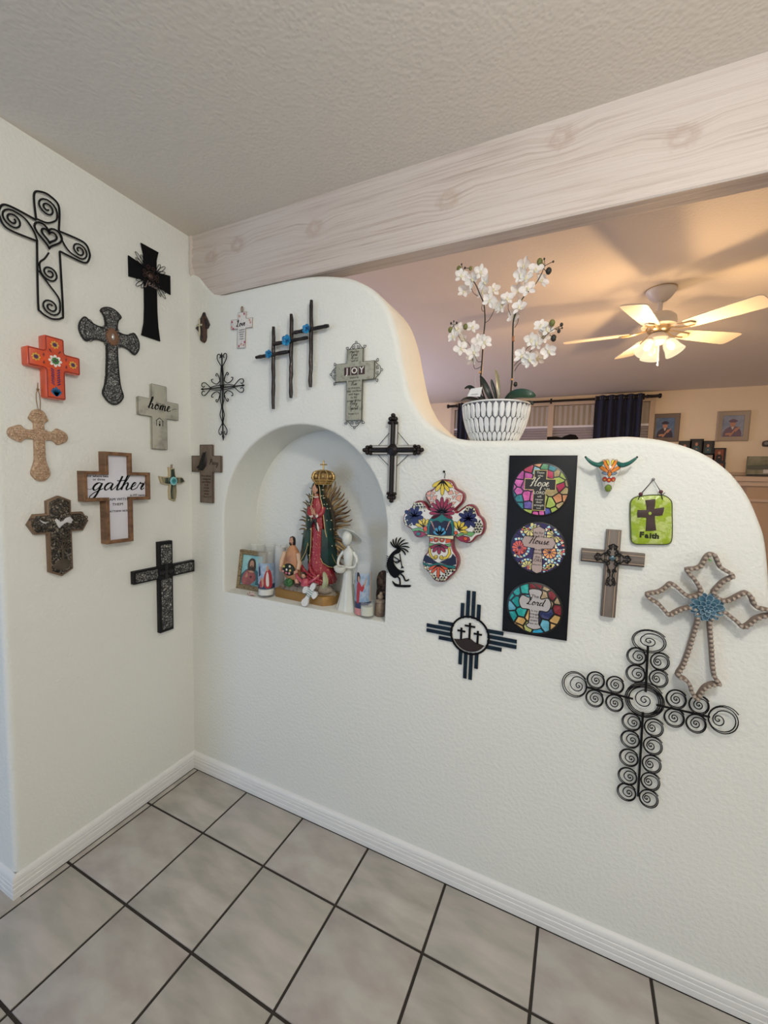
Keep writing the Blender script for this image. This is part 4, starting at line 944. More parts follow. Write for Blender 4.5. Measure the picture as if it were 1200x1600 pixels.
# 21 black panel with three stained-glass discs
t = hang('stained_glass_plaque', 'main', 1.502, 1.21, 'tall black panel holding three round stained-glass cross discs', 'wall plaque')
MB().prism([(1.4105, .9375), (1.5990, .9420), (1.5955, 1.4930), (1.4050, 1.4925)], 0, .009, .001).build('board', mat('black_board', (.008, .009, .012), .5, spec=.2), t)
GLASSC = {'g1': [(.42, .08, .30), (.55, .12, .38), (.03, .20, .24), (.06, .07, .28), (.35, .46, .10), (.42, .03, .09), (.50, .22, .10), (.06, .22, .10), (.36, .28, .13), (.22, .42, .48), (.10, .07, .28), (.55, .10, .32)],
 'g2': [(.02, .02, .06), (.70, .60, .18), (.65, .10, .08), (.35, .60, .72), (.70, .66, .45), (.03, .03, .10), (.75, .30, .10), (.10, .40, .55), (.02, .02, .05)],
 'g3': [(.01, .28, .28), (.02, .35, .32), (.45, .50, .16), (.55, .34, .12), (.01, .30, .48), (.20, .02, .03), (.30, .04, .05), (.10, .35, .45), (.03, .04, .12), (.40, .30, .18)]}
def disc(u, v, R_, key, kind):
    d_ = MB().prism(circle(u, v, R_, 40), .009, .0125, .0006).build('disc', mat('leading_black', (.008, .008, .008), .35), t)
    rr = random.Random({'g1': 11, 'g2': 5, 'g3': 8}[key]); clip = circle(u, v, R_*.965, 40)
    seeds = []
    if key == 'g2':
        cols = []
        # rosettes of petals with little blue and cream keys round them
        def ros(cx, cy, r0, col, n):
            for k in range(n):
                a = 2*pi*k/n; q = [(cx+r0*.12*cos(a), cy+r0*.12*sin(a)), (cx+r0*.66*cos(a-pi/n*.8), cy+r0*.66*sin(a-pi/n*.8)), (cx+r0*.74*cos(a), cy+r0*.74*sin(a)), (cx+r0*.66*cos(a+pi/n*.8), cy+r0*.66*sin(a+pi/n*.8))]
                cols.append((q, col)); 
            for k in range(int(n*1.6)):
                a = 2*pi*k/int(n*1.6); w_ = pi/int(n*1.6)*.72
                cols.append(([(cx+r_*cos(b), cy+r_*sin(b)) for r_, b in ((r0*.82, a-w_), (r0*1.04, a-w_), (r0*1.04, a+w_), (r0*.82, a+w_))], [(.35, .62, .72), (.68, .64, .45)][(k+int(col[0]*10)) % 2]))
        ros(u-.053, v-.004, .030, (.65, .12, .09), 12); ros(u-.025, v+.055, .028, (.62, .55, .2), 10); ros(u+.045, v+.042, .031, (.66, .58, .22), 11); ros(u+.034, v-.010, .026, (.72, .30, .10), 10); ros(u-.026, v-.060, .024, (.68, .62, .25), 10); ros(u+.042, v-.060, .024, (.70, .60, .2), 10); ros(u+.074, v-.010, .014, (.6, .1, .1), 7)
        cells = []
        for q, c_ in cols:
            if all(hypot(a-u, b-v) < R_*.97 for a, b in q): cells.append((q, c_))
        back = []
        while len(back) < 26:
            a = rr.uniform(0, 2*pi); rad = R_*rr.uniform(.05, 1)**.5; back.append((u+rad*cos(a), v+rad*sin(a)))
        for c in voronoi_cells(back, clip):
            if c and parea(inset(c if parea(c) > 0 else c[::-1], .0014)) > 2e-5:
                MB().prism(inset(c if parea(c) > 0 else c[::-1], .0014), .0122, .0129).build('pane', mat('navy_pane%d' % rr.randrange(3), rr.choice([(.02, .02, .09), (.04, .03, .12), (.02, .04, .10)]), .15, coat=.5), d_, smooth=0)
        for k in range(34):
            a = rr.uniform(0, 2*pi); rad = R_*rr.uniform(.75, .93); cx, cy = u+rad*cos(a), v+rad*sin(a); cells.append(([(cx-.0035, cy-.002), (cx+.0035, cy-.003), (cx+.003, cy+.003), (cx-.003, cy+.0025)], rr.choice([(.68, .64, .45), (.35, .62, .72), (.60, .12, .09), (.66, .58, .22)])))
        for k in range(14): a = rr.uniform(0, 2*pi); rad = R_*rr.uniform(.2, .9); cx, cy = u+rad*cos(a), v+rad*sin(a); cells.append(([(cx-.003, cy-.004), (cx+.003, cy-.004), (cx+.003, cy+.004), (cx-.003, cy+.004)], rr.choice([(.03, .03, .12), (.6, .1, .08), (.03, .03, .10)])))
    else:
        k = 0; N_ = 40 if key == 'g1' else 28
        while len(seeds) < N_ and k < 3000:
            k += 1; a = rr.uniform(0, 2*pi); rad = R_*(rr.uniform(.12, 1)**.5); p = (u+rad*cos(a), v+rad*sin(a))
            if all(hypot(p[0]-q[0], p[1]-q[1]) > R_*((.17+.16*rr.random()) if key == 'g1' else (.24+.16*rr.random())) for q in seeds): seeds.append(p)
        cells = []
        for s_, c in zip(seeds, voronoi_cells(seeds, clip)):
            if not c: continue
            if parea(c) < 0: c = c[::-1]
            # choose the colour by side of the disc
            L_ = GLASSC[key]; a = atan2(s_[1]-v, s_[0]-u)
            if key == 'g3': ci = rr.choice([0, 1, 0, 7]) if abs(a) > 1.9 and a > -2.7 and a > 0 or abs(a) > 2.6 else rr.choice([5, 6, 9]) if a > 0 else rr.choice([4, 3, 8, 7]) if a > -1.5 else rr.choice([2, 3])
            else: ci = rr.choice([0, 1, 11, 2, 0]) if abs(a) > 2.2 else rr.choice([4, 5, 8, 6, 4]) if abs(a) < .8 else rr.choice([3, 10, 11, 4]) if a < 0 else rr.choice([7, 8, 2, 5, 6, 9])
            cc = [(x, y) for x, y in c if True]; q = inset(cc, .0019 if key == 'g1' else .0027)
            if parea(q) < 2e-5: continue
            cells.append((q, L_[ci]))
    for q, c_ in cells:
        m_ = mat('glass_%d_%d_%d' % tuple(int(x*100) for x in c_), c_, .12, coat=.6, var=(45, tuple(min(1, x*1.5+.05) for x in c_), .45, .75))
        MB().prism(q, .0122, .0134, m=0).build('pane', m_, d_, smooth=0)
    return d_
d1 = disc(1.4995, 1.391, .0810, 'g1', 0); d2 = disc(1.5025, 1.2145, .0800, 'g2', 1); d3 = disc(1.5025, 1.0275, .0815, 'g3', 2)
CREAM = mat('cream_print', (.72, .68, .55), .4)
u, v = 1.4985, 1.390
MB().prism(cross_outline(u-.0445, u+.0445, v-.0625, v+.0595, u-.0185, u+.0185, v-.001, v+.0335), .0130, .0142).build('printed_cross', mat('gold_outline', (.55, .42, .15), .4), d1)
MB().prism(cross_outline(u-.0425, u+.0425, v-.0605, v+.0575, u-.0165, u+.0165, v+.001, v+.0315), .0138, .0147).build('cross_field', mat('black_field', (.012, .012, .012), .4), d1)
lt = MB(); script(lt, 'Hope', u-.001, v+.011, .0147, .0115, .12, .3)
for s, y, z in (('Those', .051, .0085), ('who', .042, .0085), ('LORD', -.009, .0125), ('will', -.020, .0085), ('renew', -.029, .0085), ('their', -.037, .0085), ('strength', -.046, .0085), ('Isaiah', -.055, .006)): lt.text(s, u, v+y, .0147, z)
lt.text('in the', u+.020, v+.004, .0147, .007); lt.build('lettering', CREAM, d1)
u, v = 1.5035, 1.2135
P6 = [(u-.0125, v-.070), (u, v-.076), (u+.0125, v-.070), (u+.0150, v-.060), (u+.0095, v+.0), (u+.040, v+.003), (u+.0475, v+.019), (u+.040, v+.034), (u+.014, v+.034), (u+.0165, v+.058), (u, v+.066), (u-.0165, v+.058), (u-.014, v+.034), (u-.040, v+.034), (u-.0475, v+.019), (u-.040, v+.003), (u-.0095, v+.0), (u-.0150, v-.060)]
MB().prism(inset(P6 if parea(P6) > 0 else P6[::-1], -.0018), .0130, .0138).build('cross_outline', mat('leading_black', (.008,)*3), d2)
MB().prism(P6, .0134, .0145).build('printed_cross', mat('rose_grey_print', (.44, .34, .31), .4), d2)
lt = MB(); script(lt, 'House', u+.002, v+.0135, .0145, .0100, .13, .3)
for s, y, z in (('As for', .047, .0105), ('me & my', .037, .009), ('we will', -.004, .009), ('serve', -.015, .0105), ('the', -.026, .0105), ('LORD', -.037, .0125), ('Joshua 24:15', -.050, .006)): lt.text(s, u, v+y, .0145, z)
lt.build('lettering', INK, d2)
u, v = 1.5035, 1.027
def fl(x, y): return (u+x, v+y)
P7 = catmull([fl(-.018, .055), fl(0, .060), fl(.018, .055), fl(.0135, .036), fl(.020, .031), fl(.037, .036), fl(.045, .018), fl(.037, -.002), fl(.020, -.003), fl(.0125, -.008), fl(.0135, -.045), fl(.020, -.056), fl(0, -.064), fl(-.020, -.056), fl(-.0135, -.045), fl(-.0125, -.008), fl(-.020, -.003), fl(-.037, -.002), fl(-.045, .018), fl(-.037, .036), fl(-.020, .031), fl(-.0135, .036)], True, 4)
MB().prism(inset(P7 if parea(P7) > 0 else P7[::-1], -.0032), .0130, .0138).build('cross_outline', mat('leading_black', (.008,)*3), d3)
MB().prism(P7, .0134, .0145).build('printed_cross', mat('grey_print', (.48, .45, .44), .4), d3)
lt = MB(); script(lt, 'Lord', u+.001, v+.011, .0145, .0105, .14, .3); lt.text('The', u, v+.038, .0145, .0135)
for s, y, z in (('is my', -.007, .009), ('strength', -.017, .009), ('and my', -.027, .009), ('shield', -.037, .009), ('Psalm 28:7', -.047, .0065)): lt.text(s, u, v+y, .0145, z)
lt.build('lettering', INK, d3)

# 22 painted longhorn skull
t = hang('longhorn_skull', 'main', 1.677, 1.45, 'small painted ceramic longhorn skull with green horns, right of the black panel', 'ornament')
sk = MB(); u0 = 1.6775
rings = []
for y, rx, rz, zc in ((1.4835, .006, .004, .018), (1.480, .020, .012, .018), (1.472, .0265, .018, .018), (1.460, .0285, .022, .020), (1.448, .0255, .024, .020), (1.436, .0205, .023, .020), (1.422, .016, .020, .020), (1.408, .013, .017, .020), (1.398, .010, .014, .019), (1.391, .006, .008, .018), (1.389, .001, .002, .018)):
    rings.append([(u0+rx*cos(2*pi*k/16), y, zc+rz*sin(2*pi*k/16)) for k in range(16)])
sk.loft(rings, m=0); sk.build('skull', mat('skull_white_glaze', (.72, .70, .64), .2, coat=.4), t)
def skz(x, y):
    t0 = [(1.4835, .006, .004, .018), (1.480, .020, .012, .018), (1.472, .0265, .018, .018), (1.460, .0285, .022, .020), (1.448, .0255, .024, .020), (1.436, .0205, .023, .020), (1.422, .016, .020, .020), (1.408, .013, .017, .020), (1.398, .010, .014, .019), (1.391, .006, .008, .018), (1.389, .001, .002, .018)]
    for i in range(len(t0)-1):
        if t0[i][0] >= y >= t0[i+1][0]:
            f = (t0[i][0]-y)/(t0[i][0]-t0[i+1][0]); rx, rz, zc = [t0[i][j]*(1-f)+t0[i+1][j]*f for j in (1, 2, 3)]
            q = max(0, 1-((x-u0)/max(rx, 1e-4))**2); return zc+rz*q**.5
    return .018
pt = MB()
def dab(pts, m, hh=.0009, line=True):
    n_ = len(pts); c_ = (sum(a for a, b in pts)/n_, sum(b for a, b in pts)/n_)
    vs = [(a, b, skz(a, b)+hh) for a, b in pts]+[(a*.5+c_[0]*.5, b*.5+c_[1]*.5, skz(a*.5+c_[0]*.5, b*.5+c_[1]*.5)+hh*1.2) for a, b in pts]+[(c_[0], c_[1], skz(*c_)+hh*1.3)]
    pt.add(vs, [[i, (i+1) % n_, n_+(i+1) % n_, n_+i] for i in range(n_)]+[[n_+i, n_+(i+1) % n_, 2*n_] for i in range(n_)], m)
    if line: pt.tube([(a, b, skz(a, b)+hh) for a, b in pts], .0006, 4, True, m=3)
for s in (-1, 1):
    dab(petal(u0+s*.001, 1.448, pi/2-s*.45, .036, .011, 12), 0); dab(petal(u0+s*.001, 1.444, pi/2-s*.95, .030, .012, 12), 0); dab(petal(u0+s*.003, 1.462, pi/2-s*.25, .020, .009, 10), 1)
    dab(petal(u0+s*.004, 1.438, -pi/2+s*2.0, .016, .007, 10), 4)
dab(petal(u0, 1.432, pi/2, .018, .012, 10), 0)
for k in (-1, 0, 1): dab(circle(u0+k*.0105, 1.424-abs(k)*-.002, .0055, 9, .0065), 2); dab(circle(u0+k*.0105, 1.424, .0022, 6), 1, .0018, False)
dab(circle(u0, 1.4015, .0085, 10, .010), 5)
tag(pt.build('painted_pattern', [mat('orange_glaze2', (.72, .22, .03), .2), mat('yellow_glaze', (.70, .52, .06), .2), mat('red_glaze', (.60, .06, .04), .2), mat('black_line', (.01,)*3), mat('blue_grey_glaze', (.25, .32, .42), .2), mat('olive_glaze', (.22, .32, .05), .2)], t), kind='stuff')
HG = mat('green_horn_glaze', (.01, .12, .09), .15, coat=.5)
for s in (-1, 1):
    P = catmull([(u0+s*.018, 1.468, .026), (u0+s*.030, 1.465, .034), (u0+s*.044, 1.470, .040), (u0+s*.056, 1.480, .042), (u0+s*.0615, 1.486, .042)], False, 4)
    MB().tube(P, [.0085-.0062*(k/(len(P)-1)) for k in range(len(P))], 10).build('horn', HG, t)
    tp = MB(); tp.ball((P[-1][0], P[-1][1], P[-1][2]), .0030, 8, 5); tp.build('horn_tip', BLACK, t)

# 23 faith plaque
t = hang('hanging_plaque', 'main', 1.793, 1.32, 'lime green plaque lettered Faith with a brown cross, hung from a beaded cord', 'wall plaque')
def FP(cx, cy, hh=.010): return MP(890+cx/5.516, 690+cy/5.516, hh)
op = [(525, 560), (528, 520), (550, 490), (590, 475), (640, 468), (700, 462), (780, 462), (825, 470), (862, 495), (882, 530), (884, 620), (886, 760), (880, 850), (855, 882), (800, 888), (700, 886), (600, 886), (555, 878), (532, 845), (528, 760), (524, 650)]
out = catmull([FP(*p) for p in op], True, 3)
MB().prism(out, .001, .010, .003).build('plaque', mat('lime_glaze', (.30, .42, .02), .25, coat=.5, bump=(90, .002), var=(55, (.50, .58, .18), .48, .62)), t)
e = MB(); e.tube([(x, y, .0075) for x, y in out], .0018, 5, True); e.build('dark_rim', mat('olive_rim', (.05, .06, .015), .4), t)
cp = [(652, 505), (690, 500), (740, 495), (738, 540), (732, 578), (775, 572), (816, 565), (812, 600), (800, 635), (765, 640), (735, 640), (738, 700), (748, 765), (700, 770), (655, 770), (660, 710), (662, 655), (620, 652), (585, 655), (582, 620), (588, 588), (620, 590), (665, 588), (660, 545)]
MB().prism([FP(*p, .012) for p in cp], .009, .0125, .0008).build('raised_cross', mat('umber_glaze', (.055, .030, .024), .6), t)
a = FP(692, 618); MB().prism(circle(a[0], a[1], .0036, 14, .0042), .0122, .0134).build('green_spot', mat('lime_spot', (.35, .48, .05), .4), t)
lt = MB(); a = FP(685, 812)
lt.text('F', a[0]-.0175, a[1]+.001, .0098, .021, ext=.001, bold=.0012, wide=1.0)
for k, c in enumerate('aith'): lt.text(c, a[0]-.0055+[0, .0085, .0150, .0235][k], a[1], .0098, .0195, ext=.001, bold=.0011)
lt.pieces('letter', mat('black_glaze', (.015, .02, .005), .3), t)
cd_ = MB(); n0 = FP(722, 325); b0 = FP(612, 452); b1 = FP(785, 432); e0 = FP(590, 500); e1 = FP(800, 498)
cd_.tube([(e0[0], e0[1], .011), (b0[0], b0[1], .012), (n0[0], n0[1]-.001, .009), (b1[0], b1[1], .012), (e1[0], e1[1], .011)], .0012, 6); cd_.tube([(b1[0]-.001, b1[1]-.004, .013), (b1[0]+.005, b1[1]-.007, .014), (b1[0]+.009, b1[1]-.002, .015)], .0010, 5)
cd_.build('cord', mat('black_cord', (.015, .012, .012), .8), t)
for b in (b0, b1): MB().ball((b[0], b[1], .013), .0052, 10, 7).build('bead', mat('plum_bead', (.10, .02, .03), .35), t)
MB().ball((n0[0], n0[1], .009), (.0042, .0042, .003), 10, 6).build('nail', NAILM, t)

# 24 wood cross with filigree
t = hang('wooden_cross', 'main', 1.700, 1.16, 'brown grey wooden cross with moulded edges and black filigree overlay, beside the panel', 'cross')
u0 = 1.7005; cy = 1.2065
WG = mat('weathered_wood', (.20, .165, .135), .6, bump=(90, .0012), var=(7, (.10, .08, .07), .35, .7, (8, 1, 8)))
WH = mat('weathered_wood_h', (.20, .165, .135), .6, bump=(90, .0012), var=(7, (.10, .08, .07), .35, .7, (1, 8, 8)))
ED = mat('pale_wood_line', (.50, .36, .24), .6)
b = MB(); b.prism(rect(u0-.0185, 1.0355, u0+.0185, 1.285), .0, .017, .0025); b.prism(rect(u0-.0115, 1.0365, u0+.0115, 1.284), .015, .0215, .002); b.build('upright', WG, t)
for s in (-1, 1):
    a, c_ = (1.6215, u0-.0187) if s < 0 else (u0+.0187, 1.779)
    b = MB(); b.prism(rect(a, cy-.0185, c_, cy+.0185), 0, .017, .0025); b.prism(rect(a+.001, cy-.0115, c_-.001, cy+.0115), .015, .0215, .002); b.build('arm', WH, t)
    MB().tube([(u0+s*.0118, 1.0375, .0212), (u0+s*.0118, 1.283, .0212)], .0010, 5).build('pale_line', ED, t)
    MB().tube([(a+.002, cy+.0118, .0212), (c_-.001, cy+.0118, .0212)], .0010, 5).build('pale_line', ED, t)
    MB().tube([(a+.002, cy-.0118, .0212), (c_-.001, cy-.0118, .0212)], .0010, 5).build('pale_line', ED, t)
fg = MB(); FG = mat('filigree_iron', (.012, .012, .013), .35, .4)
def fil(ang, L):
    ca, sa = cos(ang), sin(ang)
    def T(p): return [(u0+x*ca-y*sa, cy+x*sa+y*ca) for x, y in p]
    for s in (-1, 1):
        fg.wire(T(catmull([(.006, s*.005), (.014, s*.012), (.024, s*.010), (L*.62, s*.003), (L*.72, s*.008), (L*.84, s*.011), (L*.9, s*.006), (L, 0)], False, 5)), .0235, .0016)
        fg.wire(T(spiral(.016, s*.009, .007, .0015, 1.2*s, 0, 10)), .0235, .0013); fg.wire(T(spiral(L*.78, s*.007, .006, .0015, -1.2*s, 0, 10)), .0235, .0013)
        if L > .06: fg.wire(T(spiral(L*.45, s*.006, .006, .0015, 1.2*s, 1, 10)), .0235, .0013); fg.wire(T(spiral(L*.92, s*.009, .006, .0015, 1.2*s, 2, 10)), .0235, .0013)
for a, L in ((pi/2, .040), (0, .045), (pi, .045), (-pi/2, .080)): fil(a, L)
tag(fg.build('filigree', FG, t), kind='stuff')
for k in range(0): pass
hi = MB(); hi.prism([(u0-.010, cy), (u0, cy-.008), (u0+.010, cy), (u0, cy+.008)], .022, .0275, .0015); hi.build('centre_stud', mat('blue_stud', (.10, .16, .20), .25, .6), t)

# 25 beaded frame cross with a blue flower
t = hang('beaded_cross', 'main', 1.923, 1.09, 'large open taupe beaded cross with a blue flower at its centre, at the right edge', 'cross')
def BP(cx, cy, hh=.036): return MP(990+cx/5.714, 850+cy/5.714, hh)
op = [(720, 450), (755, 390), (815, 335), (893, 292), (845, 250), (785, 215), (752, 150), (735, 110), (700, 92), (662, 110), (635, 150), (612, 195), (560, 222), (482, 232), (510, 280), (560, 335), (608, 440),
 (505, 475), (435, 430), (385, 385), (332, 358), (290, 392), (225, 432), (125, 452), (150, 495), (220, 535), (272, 590), (320, 640), (372, 618), (430, 590), (520, 572), (560, 600),
 (575, 690), (550, 780), (520, 880), (482, 1000), (440, 1105), (395, 1180), (460, 1215), (508, 1270), (528, 1340), (568, 1392), (600, 1350), (640, 1295), (700, 1265), (772, 1255), (732, 1205), (712, 1100), (702, 950), (690, 800), (690, 690),
 (780, 610), (830, 620), (880, 660), (930, 700), (985, 750), (1045, 720), (1100, 675), (1180, 648), (1290, 625), (1180, 590), (1130, 580), (1085, 545), (1058, 480), (1012, 440), (940, 468), (880, 500), (810, 515)]
out = catmull([BP(*p) for p in op], True, 3)
TAU = mat('taupe_resin', (.22, .16, .125), .55)
n = len(out); o2 = out if parea(out) > 0 else out[::-1]
f = MB(); f.loft([[(x, y, z) for x, y in inset(o2, d)] for d, z in ((-.0042, .018), (-.0042, .033), (-.003, .035), (.003, .035), (.0042, .033), (.0042, .018), (-.0042, .018))], caps=False); f.build('frame', TAU, t)
bd = MB(); acc = 0; step = .0116
for i in range(n):
    a, b = Vector(out[i-1]), Vector(out[i]); L_ = (b-a).length; d = step-acc
    while d <= L_: p = a+(b-a)*(d/L_); dr = (b-a).normalized(); bd.ball((p.x, p.y, .0365), (.0043, .0054, .0048), 8, 5, rot=Matrix.Rotation(atan2(dr.y, dr.x), 3, 'Z')); d += step
    acc = (L_-(d-step))
bd.pieces('bead', mat('taupe_bead', (.38, .31, .25), .45), t)
bf = mat('slate_blue_petal', (.04, .11, .165), .5, var=(60, (.08, .19, .26), .45, .7)); bfe = mat('pale_petal_edge', (.30, .45, .52), .5); cf = BP(665, 575, .045)
for R_, N_, L_, W_, z, til in ((.013, 14, .0245, .0145, .034, .0), (.007, 10, .0270, .0180, .0365, .10), (.0035, 8, .0185, .0135, .040, .28), (.001, 6, .0110, .0100, .0430, .55)):
    for k in range(N_):
        a = 2*pi*k/N_+z*40; q = MB(); pr = []
        P = petal(0, 0, 0, L_, W_, 12); vs = []
        for x, y in P: vs.append((R_+x*cos(til), y, x*sin(til)+.0000+(.0018 if 0 else 0)+abs(y)*.30))
        c0 = (R_+L_*.5*cos(til), 0, L_*.5*sin(til)-.001)
        V = [(cf[0]+x*cos(a)-y*sin(a), cf[1]+x*sin(a)+y*cos(a), z+zz) for x, y, zz in vs+[c0]]; V2 = [(x, y, zz-.0012) for x, y, zz in V]; m_ = len(P)
        q.add(V+V2, [[i, (i+1) % m_, m_] for i in range(m_)]+[[m_+1+(i+1) % m_, m_+1+i, 2*m_+1] for i in range(m_)]+[[i, m_+1+i, m_+1+(i+1) % m_, (i+1) % m_] for i in range(m_)]); q.tube(V[:-1], .00055, 4, True, m=1); q.build('petal', [bf, bfe], t)
MB().ball((cf[0], cf[1], .045), (.005, .005, .004), 8, 5).build('flower_centre', bf, t)
a = BP(695, 152); MB().tube([(a[0], a[1], 0), (a[0], a[1], .030)], .0022, 8).build('green_pin', mat('green_pin', (.2, .55, .12), .4), t)

# 26 curled wire cross
t = hang('curl_cross', 'main', 1.815, .78, 'large black wire cross made of many curled rings, lowest on the right', 'cross')
def CP(cx, cy, hh=.012): return MP(860+cx/3.871, 970+cy/3.871, hh)
RIMW = .0014
def ringcurl(cx, cy, ex, ey, name='curl', loops=2, off=.45, h=.012, sw=1):
    """spiral wire ring from the crop centre (cx, cy) with half sizes; inner eye moved by off towards the stem"""
    c_ = CP(cx, cy); R_ = (CP(cx+ex, cy)[0]-CP(cx-ex, cy)[0])/2; Rv = (CP(cx, cy-ey)[1]-CP(cx, cy+ey)[1])/2
    P = []; K_ = 26*(loops+2)
    for k in range(K_+1):
        f = k/K_; turn = f*(loops+2.2); a = sw*2*pi*turn+.6
        if turn < loops: s = 1-.10*turn; o = off*.10*turn
        else: g_ = (turn-loops)/2.2; s = (1-.10*loops)*(1-g_)**1.5*.72+.06 if turn > loops+.25 else 1-.10*loops-(turn-loops)*.9; o = off*(.10*loops+min(1, g_*2.2)*.5)
        P.append((c_[0]+R_*o+R_*s*cos(a), c_[1]-Rv*abs(off)*.15*(turn/(loops+2))+Rv*s*sin(a), h+.0015*sin(a*.5)))
    q = MB(); q.tube(P, RIMW, 5); return q.build(name, IRON, t)
ringcurl(598, 125, 112, 72, 'end_curl', 2, 0, sw=1); ringcurl(145, 385, 80, 80, 'end_curl', 2, .45); ringcurl(1050, 600, 102, 88, 'end_curl', 2, -.5)
q = ringcurl(568, 480, 125, 110, 'centre_curl', 3, 0); 
for R0 in (.98, .90, .80):
    c_ = CP(568, 480); q = MB(); rx = (CP(693, 480)[0]-c_[0])*R0; q.tube([(c_[0]+rx*cos(2*pi*k/40), c_[1]+rx*.98*sin(2*pi*k/40), .014) for k in range(40)], RIMW, 5, True); q.build('centre_ring', IRON, t)
for cx, cy, s in ((520, 215, 1), (665, 247, -1), (515, 320, 1), (657, 350, -1)): ringcurl(cx, cy, 63, 56, 'curl', 2, .4*s)
for cx, cy, s in ((275, 360, 0), (392, 388, 0), (268, 470, 0), (388, 498, 0)): ringcurl(cx, cy, 58, 54, 'curl', 2, .05)
for cx, cy, s in ((762, 475, 0), (900, 510, 0), (750, 587, 0), (882, 622, 0)): ringcurl(cx, cy, 68, 60, 'curl', 2, -.05)
for cx, cy in ((490, 612), (482, 717), (474, 828), (466, 940), (460, 1035)): ringcurl(cx, cy, 62, 55, 'curl', 2, .35)
for cx, cy in ((628, 647), (622, 757), (615, 867), (607, 973), (597, 1076)): ringcurl(cx, cy, 64, 57, 'curl', 2, -.35)
for a, b in (((590, 150), (576, 430)), ((560, 552), (530, 1062)), ((215, 400), (500, 472)), ((640, 508), (965, 582))):
    for k in (-1, 0, 1): p, q_ = CP(*a), CP(*b); dx = .0018*k; MB().tube([(p[0]+(dx if abs(a[0]-b[0]) < 60 else 0), p[1]+(dx if abs(a[0]-b[0]) > 60 else 0), .0125), (q_[0]+(dx if abs(a[0]-b[0]) < 60 else 0), q_[1]+(dx if abs(a[0]-b[0]) > 60 else 0), .0125)], .0013, 5).build('stem_wire', IRON, t)

# ================================================================ niche contents
def place(name, x, y, label, cat, group=None, rz=0): return thing(name, (x, y, SILL), label, cat, group, rz)
GLASS = mat('clear_glass', (.92, .95, .93), .04, trans=.6, ior=1.2, alpha=.22)
WAX = mat('white_wax', (.74, .73, .69), .45)

# framed picture of a robed man
t = place('framed_picture', .192, .078, 'small gold-framed picture of a bearded robed figure, leftmost in the niche', 'picture', rz=0)
ln = .025/.17
fr = MB(); W_, HH = .160, .176
def fz(x, z, d=0): return (x, d+z*ln, z)
q0 = rect(0, 0, W_, HH)
fr.loft([[fz(x, z, d) for x, z in inset(q0, i)] for i, d in ((0, .010), (0, -.004), (.003, -.007), (.008, -.004), (.014, -.007), (.020, -.002), (.020, .006))], caps=False)
fr.add([fz(x, z, .010) for x, z in q0], [[0, 1, 2, 3]])
fr.build('frame', mat('antique_gold', (.30, .23, .13), .45, .4, bump=(120, .002), var=(150, (.12, .08, .04), .5, .65)), t)
pic = MB()
def pp(pts, m, d): pic.add([fz(x, z, d) for x, z in pts], [list(range(len(pts)))], m)
cx = W_/2; pp(rect(.02, .02, W_-.02, HH-.02), 0, .0045)
hl_ = catmull([(cx-.064, .024), (cx-.064, .055), (cx-.045, .078), (cx-.022, .092), (cx+.022, .092), (cx+.048, .076), (cx+.064, .052), (cx+.064, .024)], False, 4); pp(hl_, 1, .0038)
pp(catmull([(cx-.045, .022), (cx-.05, .055), (cx-.025, .088), (cx+.005, .088), (cx+.03, .06), (cx+.012, .022)], True, 3), 2, .0032)
pp(catmull([(cx-.022, .09), (cx-.024, .118), (cx-.014, .137), (cx+.0, .142), (cx+.014, .137), (cx+.022, .118), (cx+.022, .09), (cx, .082)], True, 3), 3, .0026)
pp(circle(cx, .115, .0125, 14, .018), 4, .0020); pp(circle(cx, .099, .009, 12, .011), 3, .0016); pp(circle(cx, .104, .003, 8, .0015), 4, .0012)
for s in (-1, 1): pp(circle(cx+s*.005, .119, .0018, 6, .001), 3, .0014)
pp([(cx+.001, .117), (cx-.0015, .109), (cx+.002, .109)], 2, .0014)
pp(circle(cx, .082, .017, 12, .005), 4, .0018); pp(catmull([(cx-.034, .055), (cx-.028, .068), (cx-.024, .078), (cx-.02, .070), (cx-.02, .056)], True, 3), 4, .0018)
pp([(cx, .05), (cx-.007, .06), (cx-.003, .064), (cx, .061), (cx+.003, .064), (cx+.007, .06)], 3, .0018); pp([(cx+.0, .022), (cx+.035, .05), (cx+.028, .022)], 5, .0018)
pic.build('picture', [mat('print_sky', (.22, .50, .55), .4, var=(20, (.35, .62, .62), .4, .6)), mat('print_teal', (.04, .14, .17), .4), mat('print_rose', (.38, .10, .10), .4, var=(30, (.24, .08, .08), .4, .6)), mat('print_hair', (.05, .03, .02), .5), mat('print_skin', (.50, .28, .18), .5), mat('print_blue', (.12, .30, .34), .5)], t, smooth=0)

def candle(x, y, R_, Hh, fill, label, name='glass_candle', wax=WAX, group=None, art=None):
    t = place(name, x, y, label, 'candle', group)
    g_ = MB(); g_.lathe([(R_*.90, .0), (R_, .004), (R_, Hh-.004), (R_*1.03, Hh), (R_*.96, Hh), (R_*.93, Hh-.004), (R_*.93, .010), (0, .010)], n=24); g_.build('glass', GLASS, t)
    w_ = MB(); w_.lathe([(0, .0105), (R_*.91, .0105), (R_*.91, fill), (R_*.8, fill-.002), (0, fill-.003)], n=24); w_.build('wax', wax, t)
    MB().tube([(0, 0, fill-.004), (.001, 0, fill+.006)], .0008, 5).build('wick', INK, t)
    return t
candle(.258, .150, .036, .200, .15, 'clear glass candle standing behind the gold picture frame')
candle(.327, .165, .030, .198, .16, 'narrow glass candle seen between the frame and the printed candle')
candle(.389, .155, .0295, .212, .20, 'plain tall white glass candle beside the statue base')
t = candle(.4025, .044, .035, .195, .035, 'front glass candle printed with a red-robed saint, beside the gold frame')
